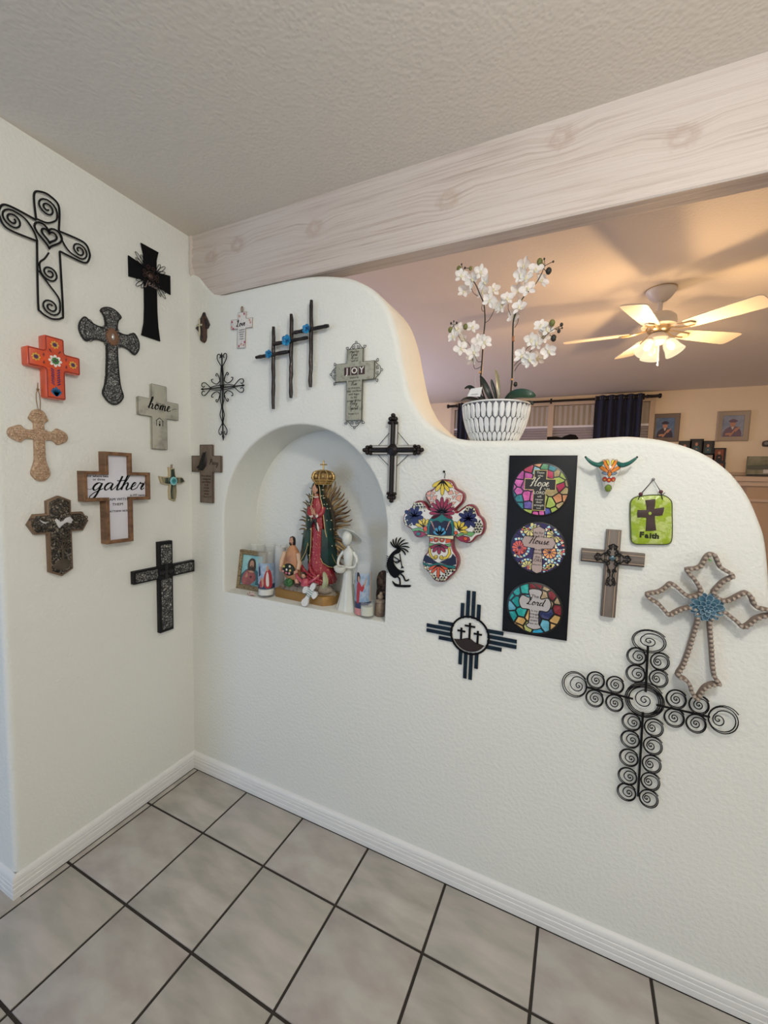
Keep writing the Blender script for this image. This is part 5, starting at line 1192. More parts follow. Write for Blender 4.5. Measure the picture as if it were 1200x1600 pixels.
def wrap(R_, pts, m, mb, rz=-1.05, cz=0.):
    """flat print wrapped round a glass: pts (angle offset, height)"""
    P = catmull(pts, True, 3) if len(pts) > 4 else pts
    n_ = len(P); c_ = (sum(p[0] for p in P)/n_, sum(p[1] for p in P)/n_)
    V = [(R_*sin(a+ANG0), -R_*cos(a+ANG0), z) for a, z in P]+[(R_*sin((a+c_[0])/2+ANG0), -R_*cos((a+c_[0])/2+ANG0), (z+c_[1])/2) for a, z in P]+[(R_*sin(c_[0]+ANG0), -R_*cos(c_[0]+ANG0), c_[1])]
    mb.add(V, [[i, (i+1) % n_, n_+(i+1) % n_, n_+i] for i in range(n_)]+[[n_+i, n_+(i+1) % n_, 2*n_] for i in range(n_)], m)
ANG0 = .73
RB = mat('print_red', (.38, .03, .04), .4); PW = mat('print_white', (.66, .64, .60), .4); PB = mat('print_sky_blue', (.22, .34, .50), .4, var=(60, (.40, .48, .58), .4, .6)); PN = mat('print_navy', (.03, .04, .10), .4); PK = mat('print_pink', (.62, .25, .25), .4)
lb = MB(); Rl = .0354
def band(R_, a0, a1, z0, z1, m, mb, n=16): mb.loft([[(R_*sin(a+ANG0), -R_*cos(a+ANG0), z) for a in [a0+(a1-a0)*k/n for k in range(n+1)]] for z in (z0, z1)], m=m, caps=False, closed_ring=False)
band(Rl, -1.3, 1.5, .040, .150, 0, lb); band(Rl+.0003, -1.3, 1.5, .040, .060, 3, lb)
wrap(Rl+.0006, [(-.1, .045), (-.35, .07), (-.2, .105), (.1, .125), (.45, .12), (.7, .09), (.75, .06), (.6, .045)], 1, lb); wrap(Rl+.0010, [(.0, .055), (-.05, .09), (.08, .115), (.25, .10), (.3, .055)], 2, lb)
wrap(Rl+.0010, [(.0, .12), (.02, .138), (.15, .142), (.24, .13), (.2, .118)], 4, lb); wrap(Rl+.0010, [(-.7, .05), (-.75, .08), (-.5, .09), (-.3, .07), (-.4, .05)], 4, lb); wrap(Rl+.0013, [(-.8, .045), (-.85, .07), (-.6, .08), (-.5, .05)], 1, lb); wrap(Rl+.0009, [(-1.0, .09), (-1.05, .13), (-.8, .14), (-.7, .10)], 3, lb)
lb.build('printed_label', [PB, RB, PW, PN, mat('print_skin', (.5, .28, .18))], t, smooth=60)

# tiny reclining figurine in front of the frame
t = place('tiny_figurine', .345, .014, 'tiny pink and white figurine lying in front of the gold frame', 'figurine')
a = MB(); a.ball((0, 0, .006), (.022, .007, .006), 10, 6); a.ball((.008, .001, .012), (.006, .005, .006), 8, 6); a.build('body', mat('pink_white_resin', (.55, .42, .38), .5, var=(120, (.16, .06, .06), .5, .6)), t)
a = MB(); a.ball((-.013, 0, .013), .005, 8, 6); a.ball((.016, 0, .011), (.004, .004, .005), 8, 6); a.pieces('head', mat('pale_skin_resin', (.62, .45, .36), .5), t)

# --------------------------------------------------------------- statue of the robed lady in a sunburst
t = place('virgin_statue', .585, .105, 'tall painted statue of a praying lady in green mantle with golden rays', 'statue', rz=0)
# base: a gold painted chamfered slab with rock
bs = [(-.150, -.040), (-.140, -.048), (.108, -.060), (.137, -.030), (.140, .045), (-.140, .055), (-.152, .040)]
MB().prism(bs, 0, .038, .004).build('base', mat('gold_paint', (.36, .20, .06), .4, .35, bump=(60, .001)), t)
rk = MB(); rings = []
rr = random.Random(2)
for z, s in ((.036, 1.0), (.046, .98), (.058, .90), (.070, .78), (.078, .60), (.083, .35)):
    rings.append([((-.005+.140*s*cos(a)*(1+.06*sin(3*a+z*60)), -.002+.050*s*sin(a)*(1+.08*cos(4*a+z*90)), z+.004*sin(5*a+z*200))) for a in [2*pi*k/30 for k in range(30)]])
rk.loft(rings); rk.ball((.085, -.030, .062), (.05, .025, .022), 12, 7); rk.ball((-.075, -.02, .062), (.045, .028, .026), 12, 7)
rk.build('rock', mat('rock', (.30, .25, .19), .8, bump=(70, .006), var=(45, (.13, .10, .075), .5, .68)), t)
# sunburst rays: each ray its own piece
GOLD = mat('dark_gold', (.30, .19, .075), .4, .45, var=(25, (.10, .05, .02), .45, .6))
cxr, czr = .048, .305
for k in range(54):
    a = radians(-62+304*k/53); rx, rz_ = .055, .125
    L1 = 1.0+(.05 if k % 2 else -.03)
    x0, z0 = cxr+rx*cos(a), czr+rz_*sin(a); x1, z1 = cxr+.130*L1*cos(a), czr+.205*L1*sin(a)
    if x1 < -.05 and z1 < .26: continue
    dx, dz = x1-x0, z1-z0; nx, nz = -dz, dx; P = []
    for j in range(7):
        f = j/6; wv = .07*sin(f*2*pi) if k % 2 else 0; P.append((x0+dx*f+nx*wv, .030+.012*f, z0+dz*f+nz*wv))
    MB().tube(P, [.0045, .0058, .0060, .0055, .0045, .0034, .0014], 5, flat=1.).build('ray', GOLD, t)
bk = MB(); bk.loft([[(cxr+.062*cos(a), y, czr+.14*sin(a)) for a in [2*pi*k/24 for k in range(24)]] for y in (.022, .034)]); bk.build('ray_plate', mat('dark_backing', (.05, .035, .02), .6), t)
# the lady: one continuous gown and mantle
def oval(cx, cy, z, rx, ry, n=24, fold=0., ph=0, nf=9): return [(cx+rx*(1+fold*sin(nf*a+ph))*cos(a), cy+ry*(1+fold*sin(nf*a+ph))*sin(a), z) for a in [2*pi*k/n for k in range(n)]]
gown = MB()
prof = [(.080, .065, -.012, .052, .034), (.095, .063, -.012, .060, .038), (.12, .058, -.012, .056, .036), (.15, .052, -.010, .047, .033), (.19, .047, -.008, .039, .030), (.24, .044, -.006, .034, .027), (.30, .041, -.004, .032, .026), (.345, .039, -.003, .031, .025), (.38, .037, -.002, .032, .024), (.41, .036, 0, .030, .021), (.430, .035, 0, .018, .016), (.442, .0345, -.002, .0105, .0105), (.455, .034, -.003, .010, .010)]
gown.loft([oval(cx, cy, z, rx, ry, 30, .05 if z < .40 else 0, z*9) for z, cx, cy, rx, ry in prof])
gown.build('gown', relief('rose_gown', (.30, .015, .03), (.75, .42, .25), 85, .4, .1, .0015, .50, .60, wild=1.5), t)
man = MB(); MG = mat('green_mantle', (.003, .020, .017), .35, coat=.3, var=(20, (.004, .055, .035), .45, .7))
# mantle shell, open at the front (angles measured from -y)
def shell(z, cx, cy, rx, ry, op, n=26):
    return [(cx+rx*sin(a), cy-ry*cos(a), z) for a in [op+(2*pi-2*op)*k/(n-1) for k in range(n)]]
mp_ = [(.115, .075, .0, .058, .045, 1.35), (.15, .070, .0, .064, .046, 1.15), (.19, .062, .0, .065, .044, .85), (.24, .055, .0, .064, .042, .62), (.30, .048, .0, .060, .040, .50), (.345, .044, .0, .056, .037, .48), (.385, .040, .001, .050, .033, .52), (.410, .038, .001, .040, .028, .58), (.428, .0365, .001, .029, .024, .66), (.445, .0355, .001, .0255, .024, .62), (.462, .035, .001, .0255, .0245, .62), (.480, .035, .001, .0240, .0240, .55), (.493, .035, .001, .0195, .020, .40), (.501, .035, .001, .012, .012, .25), (.5045, .035, .001, .003, .003, .2)]
outer_ = [shell(*q) for q in mp_]; inner_ = [[(x+(q[1]-x)*.05, y+(q[2]-y)*.05+.0004, z) for x, y, z in r_] for q, r_ in zip(mp_, outer_)]
man.loft(outer_, caps=False, closed_ring=False); man.loft(inner_, caps=False, closed_ring=False)
for s_ in (0, -1): man.loft([[o[s_] for o in outer_], [i[s_] for i in inner_]], caps=False, closed_ring=False)
# drape swung to the right below the arm
man.loft([[(x, y, z) for x, y, z in r_] for r_ in [[(.062, -.032, .31), (.085, -.034, .30), (.10, -.020, .30), (.085, -.012, .31)], [(.062, -.038, .24), (.09, -.040, .24), (.112, -.022, .24), (.09, -.012, .24)], [(.060, -.040, .19), (.092, -.044, .185), (.120, -.024, .18), (.09, -.010, .19)], [(.070, -.036, .165), (.095, -.040, .155), (.122, -.024, .145), (.10, -.012, .16)]]])
man.loft([[(x, y, z) for x, y, z in r_] for r_ in [[(.010, -.028, .30), (-.006, -.026, .30), (-.018, -.010, .30), (.0, -.008, .30)], [(.006, -.032, .22), (-.014, -.032, .22), (-.026, -.012, .22), (-.004, -.006, .22)], [(-.010, -.030, .175), (-.028, -.026, .17), (-.040, -.008, .165), (-.02, -.004, .175)]]])
man.build('mantle', MG, t)
ed = MB()
for s_ in (0, -1): ed.tube([o[s_] for o in outer_], .0017, 6)
ed.tube([(.060, -.041, .19), (.07, -.044, .170), (.095, -.044, .155), (.118, -.028, .148), (.122, -.024, .150)], .0016, 5); ed.tube([(.006, -.034, .25), (-.004, -.036, .21), (-.024, -.031, .173), (-.040, -.010, .166)], .0016, 5)
ed.build('gold_trim', mat('gold_trim', (.60, .42, .18), .35, .5), t)
sr = MB(); rr = random.Random(12)
for i, q in enumerate(mp_[1:11]):
    for a in (q[5]+.25, q[5]+.75, 2*pi-q[5]-.25, 2*pi-q[5]-.8):
        a += .2*(i % 2); p = (q[1]+q[3]*1.01*sin(a), q[2]-q[4]*1.01*cos(a), q[0]+.008*(i % 2))
        sr.ball(p, .0026, 6, 4)
tag(sr.build('stars', mat('star_paint', (.75, .68, .45), .4), t), kind='stuff')
SKIN = mat('painted_skin', (.55, .29, .19), .45); HAIR = mat('painted_hair', (.02, .012, .01), .5)
# head turned to the lower left
hr = Matrix.Rotation(-.45, 3, 'Z') @ Matrix.Rotation(.18, 3, 'X'); hc = Vector((.030, -.010, .470))
hd = MB(); hd.ball(hc, (.0145, .0155, .0200), 14, 10, rot=hr)
def hp_(x, y, z): return hc+hr @ Vector((x, y, z))
hd.tube([hp_(0, -.0135, .004), hp_(0, -.0168, -.002), hp_(0, -.0145, -.0035)], [.001, .0021, .0012], 6)
hd.tube([hp_(0, .0, -.012), (.033, -.003, .435)], .0085, 10); hd.build('face', SKIN, t)
e = MB()
for s in (-1, 1): e.ball(hp_(s*.0048, -.0132, .0025), (.0018, .0009, .0010), 6, 4); e.tube([hp_(s*.0025, -.0138, .0060), hp_(s*.0050, -.0138, .0068), hp_(s*.0075, -.0122, .0058)], .0006, 4)
tag(e.build('eyes', HAIR, t), kind='stuff'); e = MB(); e.ball(hp_(0, -.0140, -.0075), (.0028, .0010, .0010), 6, 4); e.build('mouth', mat('lip_paint', (.45, .06, .05), .4), t)
e = MB(); e.loft([[hc+hr @ Vector((.0150*s_*sin(a), .002-.0150*s_*cos(a), z)) for a in [.62+(2*pi-1.24)*k/15 for k in range(16)]] for z, s_ in ((-.016, .95), (-.004, 1.0), (.008, .98), (.015, .80), (.0195, .4), (.0205, .05))], caps=False, closed_ring=False); e.build('hair', HAIR, t)
# praying hands with sleeves
hn = MB()
for s in (-1, 1):
    b0_ = Vector((.028+s*.004, -.036, .372)); tip = Vector((.018+s*.0008, -.044, .408))
    hn.tube([b0_+Vector((s*.006, .010, -.010)), b0_, b0_*.5+tip*.5], [.0048, .0052, .0045], 8)
    for k in range(4): o_ = Vector((.0, .0022*(k-1.5), -.001*abs(k-1.5))); m__ = b0_*.45+tip*.55; hn.tube([b0_*.6+tip*.4+o_, m__+o_, tip+o_*1.1], [.0018, .0017, .0011], 5)
    hn.tube([b0_+Vector((0, .006, .004)), b0_+Vector((-s*.001, .009, .016)), b0_+Vector((-s*.002, .008, .022))], [.002, .0018, .0012], 5)
hn.build('praying_hands', SKIN, t)
sl = MB()
for s in (-1, 1): sl.tube([(.038+s*.026, -.012, .395), (.034+s*.024, -.026, .372), (.031+s*.012, -.034, .362)], [.013, .012, .009], 10)
sl.pieces('sleeve', mat('rose_sleeve', (.34, .03, .04), .4), t)
cu = MB()
for s in (-1, 1): cu.tube([(.031+s*.013, -.0335, .3625), (.029+s*.009, -.036, .366)], [.0098, .0075], 10)
cu.pieces('cuff', mat('white_cuff', (.66, .60, .52), .5), t)
sa = MB(); sa.tube([(.028, -.034, .350), (.020, -.037, .330), (.017, -.036, .315)], [.006, .005, .003], 8); sa.tube([(.034, -.034, .350), (.040, -.038, .325), (.042, -.037, .305)], [.006, .005, .003], 8); sa.build('sash', mat('black_sash', (.01, .01, .012), .5), t)
sa = MB(); sa.tube([(.040, -.036, .335), (.048, -.038, .315), (.050, -.037, .300)], [.004, .005, .002], 8); sa.build('white_lace', mat('white_cuff', (.66, .6, .52)), t)
MB().tube([(.020, -.012, .442), (.030, -.019, .438), (.042, -.013, .441)], .003, 6).build('collar', mat('white_cuff', (.66, .6, .52)), t)
LADY = [c for c in t.children if c.name.split('.')[0] not in ('base', 'rock', 'ray', 'ray_plate')]
Rl_ = Matrix.Translation((.040, 0, 0)) @ Matrix.Rotation(.42, 4, 'Z') @ Matrix.Translation((-.040, 0, 0))
for c in LADY: c.data.transform(Rl_)
# folds at the hem, crescent and angel
fo_ = MB()
for P in ([(-.012, -.040, .150), (.02, -.052, .130), (.06, -.054, .112), (.10, -.046, .098)], [(-.010, -.040, .135), (.02, -.050, .115), (.055, -.056, .100), (.09, -.052, .092)], [(.03, -.045, .16), (.05, -.052, .13), (.085, -.048, .11)]): fo_.tube(catmull(P, False, 4), [.006]*13, 7)
fo_.build('gown_hem_folds', relief('rose_gown', (.30, .015, .03), (.75, .42, .25), 85), t)
an = MB(); an.tube([(.020, -.050, .078), (.022, -.054, .095), (.022, -.055, .105)], [.024, .019, .012], 12); an.tube([(.005, -.058, .088), (-.018, -.060, .105), (-.028, -.054, .122)], [.008, .007, .005], 8); an.tube([(.040, -.058, .088), (.066, -.060, .105), (.080, -.054, .118)], [.008, .007, .005], 8)
an.build('angel_robe', mat('angel_rose', (.42, .05, .08), .4, var=(60, (.55, .14, .14), .5, .7)), t)
an = MB(); an.ball((.018, -.066, .116), (.0095, .009, .011), 10, 7); an.ball((-.030, -.054, .126), .005, 6, 5); an.ball((.082, -.054, .122), .005, 6, 5); an.pieces('angel_skin', SKIN, t)
MB().ball((.018, -.062, .121), (.0105, .010, .0095), 10, 7).build('angel_hair', HAIR, t)
for s in (-1, 1):
    for j, (cm) in enumerate(((.70, .66, .60), (.30, .02, .03), (.10, .28, .26))):
        w_ = MB(); w_.ball((.022+s*(.045+.012*j), -.046+.006*j, .088-.004*j+.008*(s < 0)), (.026, .006, .008), 10, 6, rot=Matrix.Rotation(-s*.25, 3, 'Y')); w_.build('angel_wing', mat('wing_%d' % j, cm, .4), t)
MB().tube(catmull([(.098, -.040, .070), (.112, -.046, .095), (.106, -.042, .120), (.098, -.038, .135)], False, 4), [.010, .011, .012, .012, .013, .013, .012, .011, .010, .009, .008, .006, .004]).build('pale_drape', mat('pale_green_drape', (.42, .44, .26), .5), t)
# crown
cr_ = MB(); ch = Vector((.058, .008, .508))
for k in range(9):
    a = 2*pi*k/9; cr_.tube(catmull([tuple(ch+Vector((.034*cos(a), .030*sin(a), -.012))), tuple(ch+Vector((.050*cos(a), .044*sin(a), .010))), tuple(ch+Vector((.040*cos(a), .035*sin(a), .034))), tuple(ch+Vector((.012*cos(a), .010*sin(a), .042)))], False, 4), .0034, 6)
    cr_.ball(ch+Vector((.046*cos(a+.35), .040*sin(a+.35), .018)), (.007, .007, .009), 7, 5)
for z, R_ in ((-.014, .034), (-.006, .039), (.002, .045)): cr_.tube([tuple(ch+Vector((R_*cos(a), R_*.88*sin(a), z))) for a in [2*pi*k/24 for k in range(24)]], .0032, 6, True)
cr_.build('crown', mat('crown_gold', (.62, .42, .16), .25, .8, bump=(200, .002)), t)
q = MB(); q.loft([[tuple(ch+Vector((R_*cos(a), R_*.88*sin(a), z))) for a in [2*pi*k/20 for k in range(20)]] for z, R_ in ((-.012, .031), (.010, .044), (.028, .038), (.040, .014))], caps=True); q.build('crown_lining', mat('crown_inner_gold', (.30, .19, .08), .4, .6, bump=(150, .004)), t)
cx_ = MB(); cx_.tube([tuple(ch+Vector((0, 0, .040))), tuple(ch+Vector((0, 0, .078)))], .0030, 6); cx_.tube([tuple(ch+Vector((-.013, 0, .066))), tuple(ch+Vector((.013, 0, .066)))], .0030, 6); cx_.ball(ch+Vector((0, 0, .080)), .0038, 7, 5); cx_.ball(ch+Vector((-.014, 0, .066)), .0036, 7, 5); cx_.ball(ch+Vector((.014, 0, .066)), .0036, 7, 5); cx_.build('crown_cross', mat('crown_gold', (.62, .42, .16), .25, .8), t)
# kneeling man holding roses: a figure moulded onto the base
mo = Vector((-.062, -.038, .070))
def mv(x, y, z): return (mo.x+x, mo.y+y, mo.z+z)
q = MB(); q.loft([oval(mo.x+cx, mo.y+cy, mo.z+z, rx, ry, 22, .05, 0, 6) for z, cx, cy, rx, ry in ((.018, .004, 0, .034, .020), (.035, .002, 0, .040, .024), (.07, 0, 0, .042, .024), (.10, 0, 0, .038, .022), (.125, .001, 0, .033, .020), (.145, .002, 0, .024, .017), (.158, .002, 0, .013, .012), (.166, .002, 0, .009, .009))]); q.build('peasant_cloak', mat('peach_cloak', (.50, .24, .11), .5, var=(22, (.34, .14, .07), .45, .65)), t)
q = MB(); q.ball(mv(.000, -.003, .180), (.0115, .012, .016), 12, 8); q.tube([mv(0, -.015, .180), mv(0, -.018, .176)], [.001, .002], 5); q.tube([mv(.002, 0, .160), mv(.001, 0, .172)], .007, 8); q.build('peasant_face', SKIN, t)
q = MB(); q.loft([[mv(.0135*s_*sin(a), .0005-.0135*s_*cos(a), z) for a in [.75+(2*pi-1.5)*k/13 for k in range(14)]] for z, s_ in ((.163, .95), (.175, 1.0), (.188, .95), (.196, .7), (.200, .1))], caps=False, closed_ring=False); q.build('peasant_hair', HAIR, t)
q = MB(); q.tube([mv(-.006, -.0145, .172), mv(0, -.016, .1735), mv(.006, -.0145, .172)], .0012, 5); q.ball(mv(0, -.0115, .166), (.006, .004, .004), 7, 5)
for s in (-1, 1): q.ball(mv(s*.0045, -.0138, .1835), (.0016, .001, .001), 6, 4)
tag(q.build('beard', HAIR, t), kind='stuff')
for s in (-1, 1):
    q = MB(); q.tube([mv(s*.034, -.004, .13), mv(s*.046, -.010, .095), mv(s*.044, -.018, .066)], [.011, .010, .009], 9); q.build('sleeve', mat('peach_sleeve', (.62, .42, .28), .5), t)
    q = MB(); q.ball(mv(s*.041, -.024, .058), (.007, .006, .008), 8, 6)
    for k in range(4): q.tube([mv(s*.040, -.026-.002*0, .060-.003*k), mv(s*.032, -.031, .058-.003*k)], [.0022, .0016], 5)
    q.build('hand', SKIN, t)
    q = MB(); q.tube([mv(s*.020-.004, -.002, .030), mv(s*.022-.004, -.004, .002)], [.010, .009], 9) if s < 0 else q.tube([mv(.026, -.004, .03), mv(.040, -.020, .020), mv(.046, -.022, -.004)], [.011, .010, .007], 9)
    q.build('leg', mat('white_trouser', (.60, .55, .50), .5) if s < 0 else SKIN, t)
q = MB(); q.ball(mv(.048, -.028, .002), (.012, .009, .008), 9, 6); q.build('shoe', mat('dark_shoe', (.05, .03, .025), .5), t)
q = MB(); q.ball(mv(.002, -.025, .062), (.031, .014, .026), 14, 9); q.build('rose_bundle', mat('dark_leaves', (.008, .018, .012), .6, bump=(120, .003)), t)
for k, (a, b, c_) in enumerate(((-.014, .076, (.66, .56, .12)), (.016, .079, (.70, .62, .5)), (.001, .064, (.74, .72, .68)), (.018, .062, (.66, .48, .12)), (-.018, .055, (.62, .3, .3)), (.014, .050, (.62, .3, .35)), (-.002, .050, (.5, .1, .15)))):
    MB().ball(mv(a, -.037, b), (.0052, .004, .0052), 8, 6).build('rose', mat('rose_%d' % k, c_, .5), t)
q = MB(); q.ball(mv(.006, -.030, .008), (.022, .014, .019), 12, 8); q.build('cactus', mat('cactus_green', (.02, .10, .025), .5, bump=(150, .004), var=(120, (.10, .28, .08), .5, .62)), t)
# dark robe piece beside the man
MB().tube(catmull([(-.100, -.004, .075), (-.095, .005, .11), (-.08, .01, .14)], False, 4), [.014]*9, 8).build('dark_rock', mat('dark_rock', (.06, .05, .04), .8), t)

# small white cross leaning on the base
t = place('small_cross', .630, .006, 'small white lettered cross leaning against the statue base', 'cross')
lean = .38
pts = [(-.0, 0), (.014, .006), (.016, .020), (.009, .034), (.0085, .050), (.018, .048), (.028, .044), (.036, .052), (.037, .066), (.028, .074), (.018, .072), (.010, .072), (.012, .082), (.010, .094), (0, .100)]
pts = catmull(pts+[(-x, y) for x, y in pts[-2:0:-1]], True, 2); cr2, sr2 = cos(-.30), sin(-.30)
def LN(x, z, d): x2, z2 = x*cr2-z*sr2, x*sr2+z*cr2; return (x2, -d+ (z2*sin(lean)), .004+max(0, z2)*cos(lean))
q = MB(); n = len(pts); q.add([LN(x, z, .0) for x, z in pts]+[LN(x, z, .007) for x, z in pts], [list(range(n))[::-1], list(range(n, 2*n))]+[[i, (i+1) % n, n+(i+1) % n, n+i] for i in range(n)]); q.build('body', mat('white_resin', (.70, .70, .68), .4), t)
q = MB(); q.tube([LN(x, z, .006) for x, z in pts], .0010, 4, True); q.build('grey_edge', mat('grey_edge', (.20, .20, .20), .5), t)
q = MB()
for k in range(4): q.tube([LN(-.016, .068-.008*k, .0075), LN(-.004, .070-.008*k, .0078), LN(.004, .067-.008*k, .0078), LN(.016, .069-.008*k, .0075)], .0011, 4)
tag(q.build('lettering', mat('teal_print', (.04, .22, .20), .5), t), kind='stuff')

# white lady in a wide hat
t = place('hat_lady_figurine', .798, .062, 'white faceless lady figurine in a wide-brimmed hat and long gown, right of the statue', 'figurine')
PORC = mat('white_porcelain', (.66, .67, .61), .25, coat=.3)
q = MB()
pr = [(0, .050, .030), (.012, .044, .028), (.05, .033, .024), (.09, .026, .020), (.14, .020, .016), (.170, .0165, .0135), (.19, .0175, .0135), (.215, .0215, .014), (.232, .0225, .013), (.243, .014, .010), (.250, .0065, .0065), (.258, .006, .006)]
q.loft([oval(.002, 0, z, rx, ry, 32, .07 if z < .14 else 0, 0, 8) for z, rx, ry in pr]); q.build('gown', PORC, t, smooth=60)
q = MB(); q.ball((.004, -.016, .290), (.0205, .019, .030), 16, 12, rot=Matrix.Rotation(-.15, 3, 'X')); q.build('head', PORC, t)
q = MB(); rg_ = []; HR = Matrix.Rotation(.16, 3, 'Y') @ Matrix.Rotation(-.80, 3, 'X'); HC = Vector((.006, .006, .300))
for R_, dz in ((.0, .020), (.014, .018), (.021, .010), (.024, .001), (.034, -.001), (.046, -.003), (.0545, -.009), (.0545, -.011), (.046, -.006), (.030, -.004), (.0, -.004)):
    rg_.append([tuple(HC+HR @ Vector((R_*cos(a), R_*.86*sin(a), dz))) for a in [2*pi*k/28 for k in range(28)]])
q.loft(rg_, caps=False); q.build('hat', PORC, t, smooth=60)
for s in (-1, 1):
    q = MB(); q.tube(catmull([(.002+s*.022, 0, .232), (.002+s*.040, -.004, .205), (.002+s*.036, -.016, .180), (.002+s*.012, -.026, .176)], False, 5), [.0068-.0002*k for k in range(16)], 8); q.build('arm', PORC, t)
    q = MB(); q.ball((.002+s*.008, -.028, .177), (.007, .004, .005), 8, 6)
    for k in range(4): q.tube([(.002+s*.006, -.029, .180-.0025*k), (.002-s*.003, -.032, .180-.0025*k)], [.0015, .0011], 5)
    q.build('hand', PORC, t)
q = MB(); q.lathe([(0, 0), (.016, .004), (.024, .014), (.026, .026), (.022, .028), (.018, .020), (0, .016)], (-.016, -.030, .150), 18, axis='z'); q.build('bowl', PORC, t)
q = MB(); q.tube(catmull([(.038, .0, .225), (.046, -.002, .19), (.036, -.008, .15), (.034, -.010, .11)], False, 4), .003, 6); q.build('shawl_edge', PORC, t)

# printed candle at right
t = candle(.8775, .046, .0315, .200, .11, 'tall glass candle printed with a red-robed figure and blue sky, right side of the niche')
ANG0 = .63; lb = MB(); Rl = .0319
band(Rl, -1.5, 1.5, .055, .165, 0, lb); band(Rl+.0003, -1.5, 1.5, .03, .055, 3, lb); band(Rl+.0002, -1.5, 1.5, .004, .03, 4, lb); band(Rl+.0004, .75, 1.5, .055, .168, 2, lb)
wrap(Rl+.0008, [(-.95, .055), (-.95, .11), (-.8, .135), (-.55, .13), (-.3, .115), (-.1, .125), (.0, .112), (-.25, .095), (-.55, .10), (-.6, .055)], 1, lb); wrap(Rl+.0011, [(-.8, .135), (-.82, .15), (-.68, .155), (-.55, .145), (-.6, .132)], 5, lb); wrap(Rl+.0011, [(-.1, .118), (.05, .135), (.3, .155), (.25, .145), (.05, .118)], 5, lb); wrap(Rl+.0009, [(-.95, .135), (-.95, .165), (-.7, .168), (-.5, .15), (-.62, .135)], 6, lb)
lb.build('printed_label', [PB, RB, mat('print_sand', (.55, .42, .33), .5), PN, PK, mat('print_skin', (.5, .28, .18)), HAIR], t, smooth=60)
# votive
t = candle(.910, .022, .0265, .062, .045, 'short clear votive glass with cream wax at the front right of the niche', 'votive_candle', mat('cream_wax', (.66, .66, .54), .4))
# jar with shell lid
t = place('brown_jar', .945, .060, 'small brown ribbed jar with a pale lid knob beside the niche right edge', 'jar')
q = MB(); q.lathe([(0, 0), (.017, .0), (.0195, .006), (.0195, .046), (.017, .052), (.015, .054), (.0, .054)], n=20); q.build('jar_body', mat('brown_ceramic', (.26, .19, .13), .4, bump=(120, .002), var=(40, (.15, .10, .07), .45, .6)), t)
q = MB(); q.lathe([(.0, .054), (.018, .054), (.018, .060), (.010, .064), (0, .065)], n=18); q.build('lid', mat('jar_lid', (.30, .24, .18), .4), t)
q = MB(); q.ball((0, 0, .074), (.012, .010, .011), 10, 7); q.ball((.003, 0, .086), (.007, .006, .008), 8, 6); q.build('lid_figure', mat('beige_clay', (.38, .28, .19), .6, bump=(200, .003)), t)
# dark carved ornament
t = place('dark_bust', .925, .125, 'dark brown carved bust-like ornament at the back right of the niche', 'figurine')
q = MB(); q.loft([oval(cx, 0, z, rx, ry, 18, .06, z*50, 5) for z, cx, rx, ry in ((0, 0, .030, .020), (.03, .0, .026, .018), (.06, .001, .028, .019), (.09, .0, .026, .018), (.115, .0, .029, .020), (.135, .001, .028, .020), (.152, .001, .020, .015), (.160, .001, .008, .007))]); q.build('body', mat('burl_wood', (.025, .015, .012), .5, bump=(110, .006), var=(70, (.16, .09, .06), .52, .66)), t)
q = MB(); q.ball((-.002, -.020, .118), (.012, .006, .015), 10, 7); q.build('face', mat('burl_face', (.12, .075, .055), .5, bump=(150, .004)), t)

# ================================================================ orchid on the ledge
t = thing('potted_orchid', (1.333, .115, LEDGE), 'artificial white orchid with two tall stems in a carved white bowl on the half-wall ledge', 'potted plant')
pc_ = Vector((1.333, .115, LEDGE))
pb = MB(); PR = [(0, 0), (.070, 0), (.078, .006), (.096, .045), (.107, .085), (.1115, .118), (.1115, .126), (.107, .127), (.104, .118), (.100, .100), (0, .098)]
pb.lathe([(r*.975 if i < 6 else r, z) for i, (r, z) in enumerate(PR)], n=48); pb.build('pot', mat('grey_groove', (.10, .10, .11), .6), t)
def potr(z):
    for i in range(1, 6):
        if PR[i][1] <= z <= PR[i+1][1]: f = (z-PR[i][1])/(PR[i+1][1]-PR[i][1]); return PR[i][0]*(1-f)+PR[i+1][0]*f
    return .1115 if z > .1 else .07
FAC = mat('pot_white', (.74, .75, .74), .5); fm = []
for row, (z0, z1) in enumerate(((-.006, .030), (.027, .076), (.073, .121))):
    key = None
    for k in range(34):
        a = 2*pi*(k+.5*(row % 2))/34
        if key is None:
            q = MB(); V = []; zz0 = max(z0, .001)
            for j, (f, wd) in enumerate(((0, .15), (.13, .85), (.5, 1.03), (.87, .85), (1, .15))):
                z = zz0+(z1-zz0)*f; r = potr(z); hw = 2*pi/34/2*.93*wd
                V += [(r*.968*sin(-hw), -r*.968*cos(hw), z), (r*1.012*sin(-hw*.6), -r*1.012*cos(hw*.6), z), (r*1.012*sin(hw*.6), -r*1.012*cos(hw*.6), z), (r*.968*sin(hw), -r*.968*cos(hw), z)]
            F_ = [[4*j+i, 4*j+i+1, 4*j+i+5, 4*j+i+4] for j in range(4) for i in range(3)]+[[0, 1, 2, 3], [16, 17, 18, 19]]
            q.add(V, F_); o = q.build('facet', FAC, t, smooth=50, weld=False); key = o.data
        else: o = bpy.data.objects.new('facet', key); COL.objects.link(o); o.parent = t
        o.rotation_euler = (0, 0, a)
MB().tube([(.110*cos(2*pi*k/48), .110*sin(2*pi*k/48), .1255) for k in range(48)], .0030, 6, True).build('rim', FAC, t)
MB().lathe([(0, .108), (.05, .112), (.103, .106), (.103, .10), (0, .10)], n=30).build('moss', mat('moss', (.02, .025, .015), .95, bump=(150, .01)), t)
